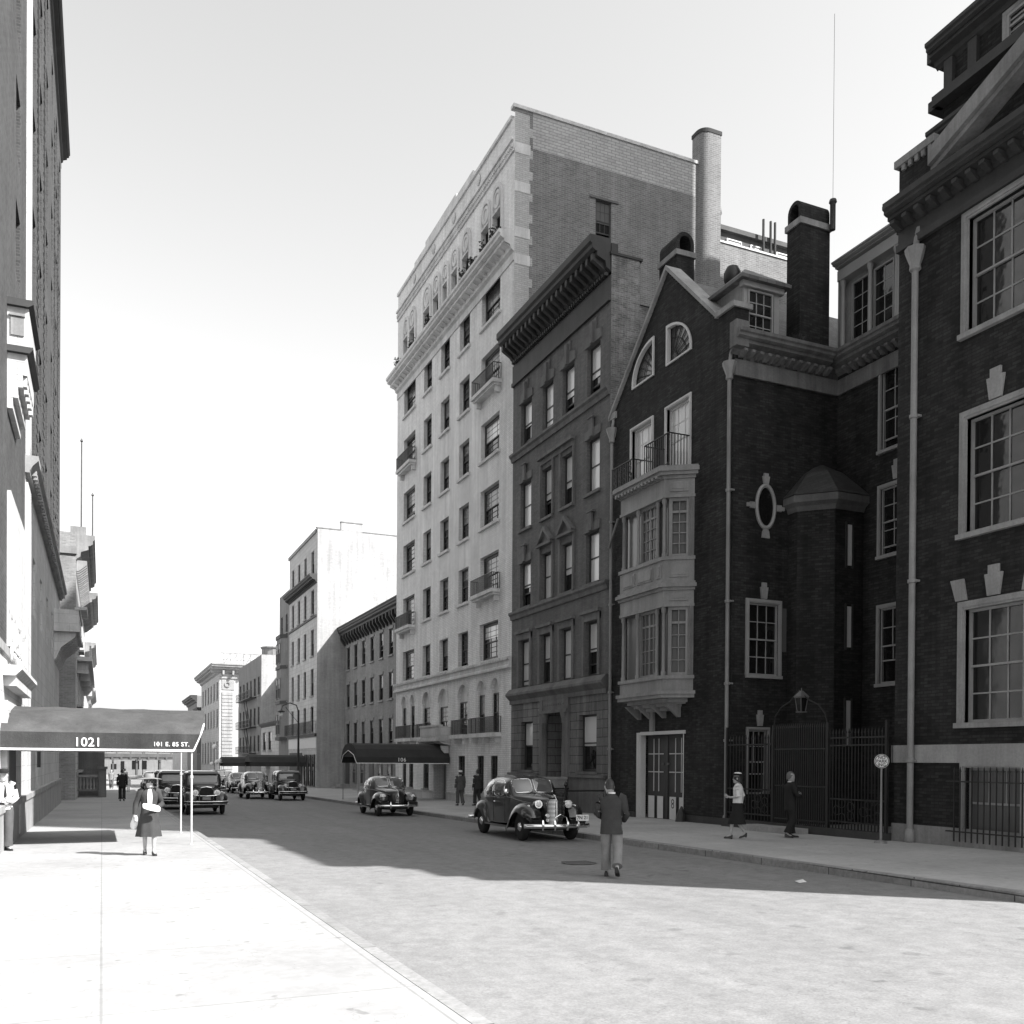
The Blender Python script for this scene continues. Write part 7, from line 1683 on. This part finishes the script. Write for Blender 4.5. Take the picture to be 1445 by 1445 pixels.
# man by the gate
Jg = joints(elb_l=(-.26, .05, 1.14), wri_l=(-.08, .25, 1.16), han_l=(.01, .28, 1.18), palm_l=(0, 0, 1), elb_r=(.26, .06, 1.14), wri_r=(.10, .27, 1.12), han_r=(.02, .31, 1.13), palm_r=(0, 0, 1), knee_l=(-.10, .08, .5), ank_l=(-.10, .12, .085), toe_l=(-.10, .27, .035), ank_r=(.10, -.14, .11), toe_r=(.11, .0, .035))
person('grey-haired man in a dark suit holding his hands together before the court gate', (16.4, 19.3, sz(19.3)), R(-102), 1.70, Jg, suit('cloth_black', 'cloth_black', 'hair_grey', hem=.74))
# two men from behind near the brownstone
Jb = joints(knee_l=(-.1, .08, .5), ank_l=(-.1, .08, .085), toe_l=(-.12, .23, .035), ank_r=(.1, -.16, .12), toe_r=(.11, -.04, .04))
person('man in pale cap and grey suit walking away past the 106 canopy', (16.0, 42.6, sz(42.6)), R(0), 1.70, Jb, suit('cloth_mid', 'cloth_mid', 'hair', ('cloth_white', dict(brim=.11, crown=.10, ch=.08, z0=.06))))
person('bareheaded man in a dark suit walking away behind the large sedan', (16.75, 42.2, sz(42.2)), R(14), 1.74, Jb, suit('cloth_dark', 'cloth_dark', 'hair'))
# strollers far down the left pavement
person('man in black suit walking away down the shaded left pavement', (1.0, 54.5, sz(54.5)), R(-4), 1.72, Jb, suit('cloth_black', 'cloth_black', 'hair'))
person('small child in white at the sunlit far end of the left pavement', (1.85, 77, sz(77)), R(170), 1.15, joints(), suit('cloth_white', 'cloth_white', 'hair'))
person('distant stroller in a pale coat beyond the shaded stoop', (.75, 88, sz(88)), R(175), 1.68, Jb, suit('cloth_tan', 'cloth_mid', 'hair'))
person('distant stroller in a dark coat close to the left kerb', (2.0, 96, sz(96)), R(5), 1.7, Jb, suit('cloth_dark', 'cloth_dark', 'hair', ('cloth_black', dict(brim=.13, crown=.09, ch=.1))))
# ================================================================== CAMERA, LIGHT
f_px, py_px, yaw, pitch, roll = 1316.57, 1083.6, 0.411245, -0.0072175, 0.0067154
cy_, sy_ = math.cos(yaw), math.sin(yaw)
Fv = Vector((sy_, cy_, 0)); Rv = Vector((cy_, -sy_, 0)); Uv = Vector((0, 0, 1))
F2 = Fv*math.cos(pitch)+Uv*math.sin(pitch); U2 = Uv*math.cos(pitch)-Fv*math.sin(pitch)
R3 = Rv*math.cos(roll)+U2*math.sin(roll); U3 = U2*math.cos(roll)-Rv*math.sin(roll)
cam = bpy.data.cameras.new('camera'); co = bpy.data.objects.new('camera', cam); COL.objects.link(co)
mw = Matrix((( R3.x, U3.x, -F2.x, 0), (R3.y, U3.y, -F2.y, 0), (R3.z, U3.z, -F2.z, 1.90), (0, 0, 0, 1)))
co.matrix_world = mw
cam.sensor_width = 36; cam.lens = f_px/1445*36; cam.shift_x = (722.5-718)/1445; cam.shift_y = (py_px-722.5)/1445
cam.clip_start = 0.1; cam.clip_end = 3000
sc.camera = co
sx, sy2, sz2 = .71, -.70, math.tan(R(44.0))
sd = Vector((sx, sy2, sz2*math.hypot(sx, sy2))).normalized()
sun = bpy.data.lights.new('sun', 'SUN'); sun.energy = 4.6; sun.angle = R(0.53); sun.color = (1, 0.99, 0.98)
so = bpy.data.objects.new('sun', sun); COL.objects.link(so); so.rotation_euler = (-sd).to_track_quat('-Z', 'Y').to_euler(); so.location = (0, 0, 80)
w = bpy.data.worlds.new('World'); sc.world = w; w.use_nodes = True; nt = w.node_tree
sky = nt.nodes.new('ShaderNodeTexSky'); sky.sky_type = 'NISHITA'; sky.sun_disc = False
sky.sun_elevation = R(44.0); sky.sun_rotation = math.atan2(sd.x, sd.y); sky.air_density = 1.0; sky.dust_density = 2.0; sky.ozone_density = 1.0
bw = nt.nodes.new('ShaderNodeSeparateColor'); nt.links.new(sky.outputs[0], bw.inputs[0])   # blue-sensitive plate: the sky as its blue light
bg = nt.nodes['Background']; nt.links.new(bw.outputs[2], bg.inputs['Color']); bg.inputs['Strength'].default_value = 0.12
sc.view_settings.view_transform = 'Standard'; sc.view_settings.look = 'None'; sc.view_settings.exposure = 1.3; sc.view_settings.gamma = 1.0; sc.view_settings.use_curve_mapping = False
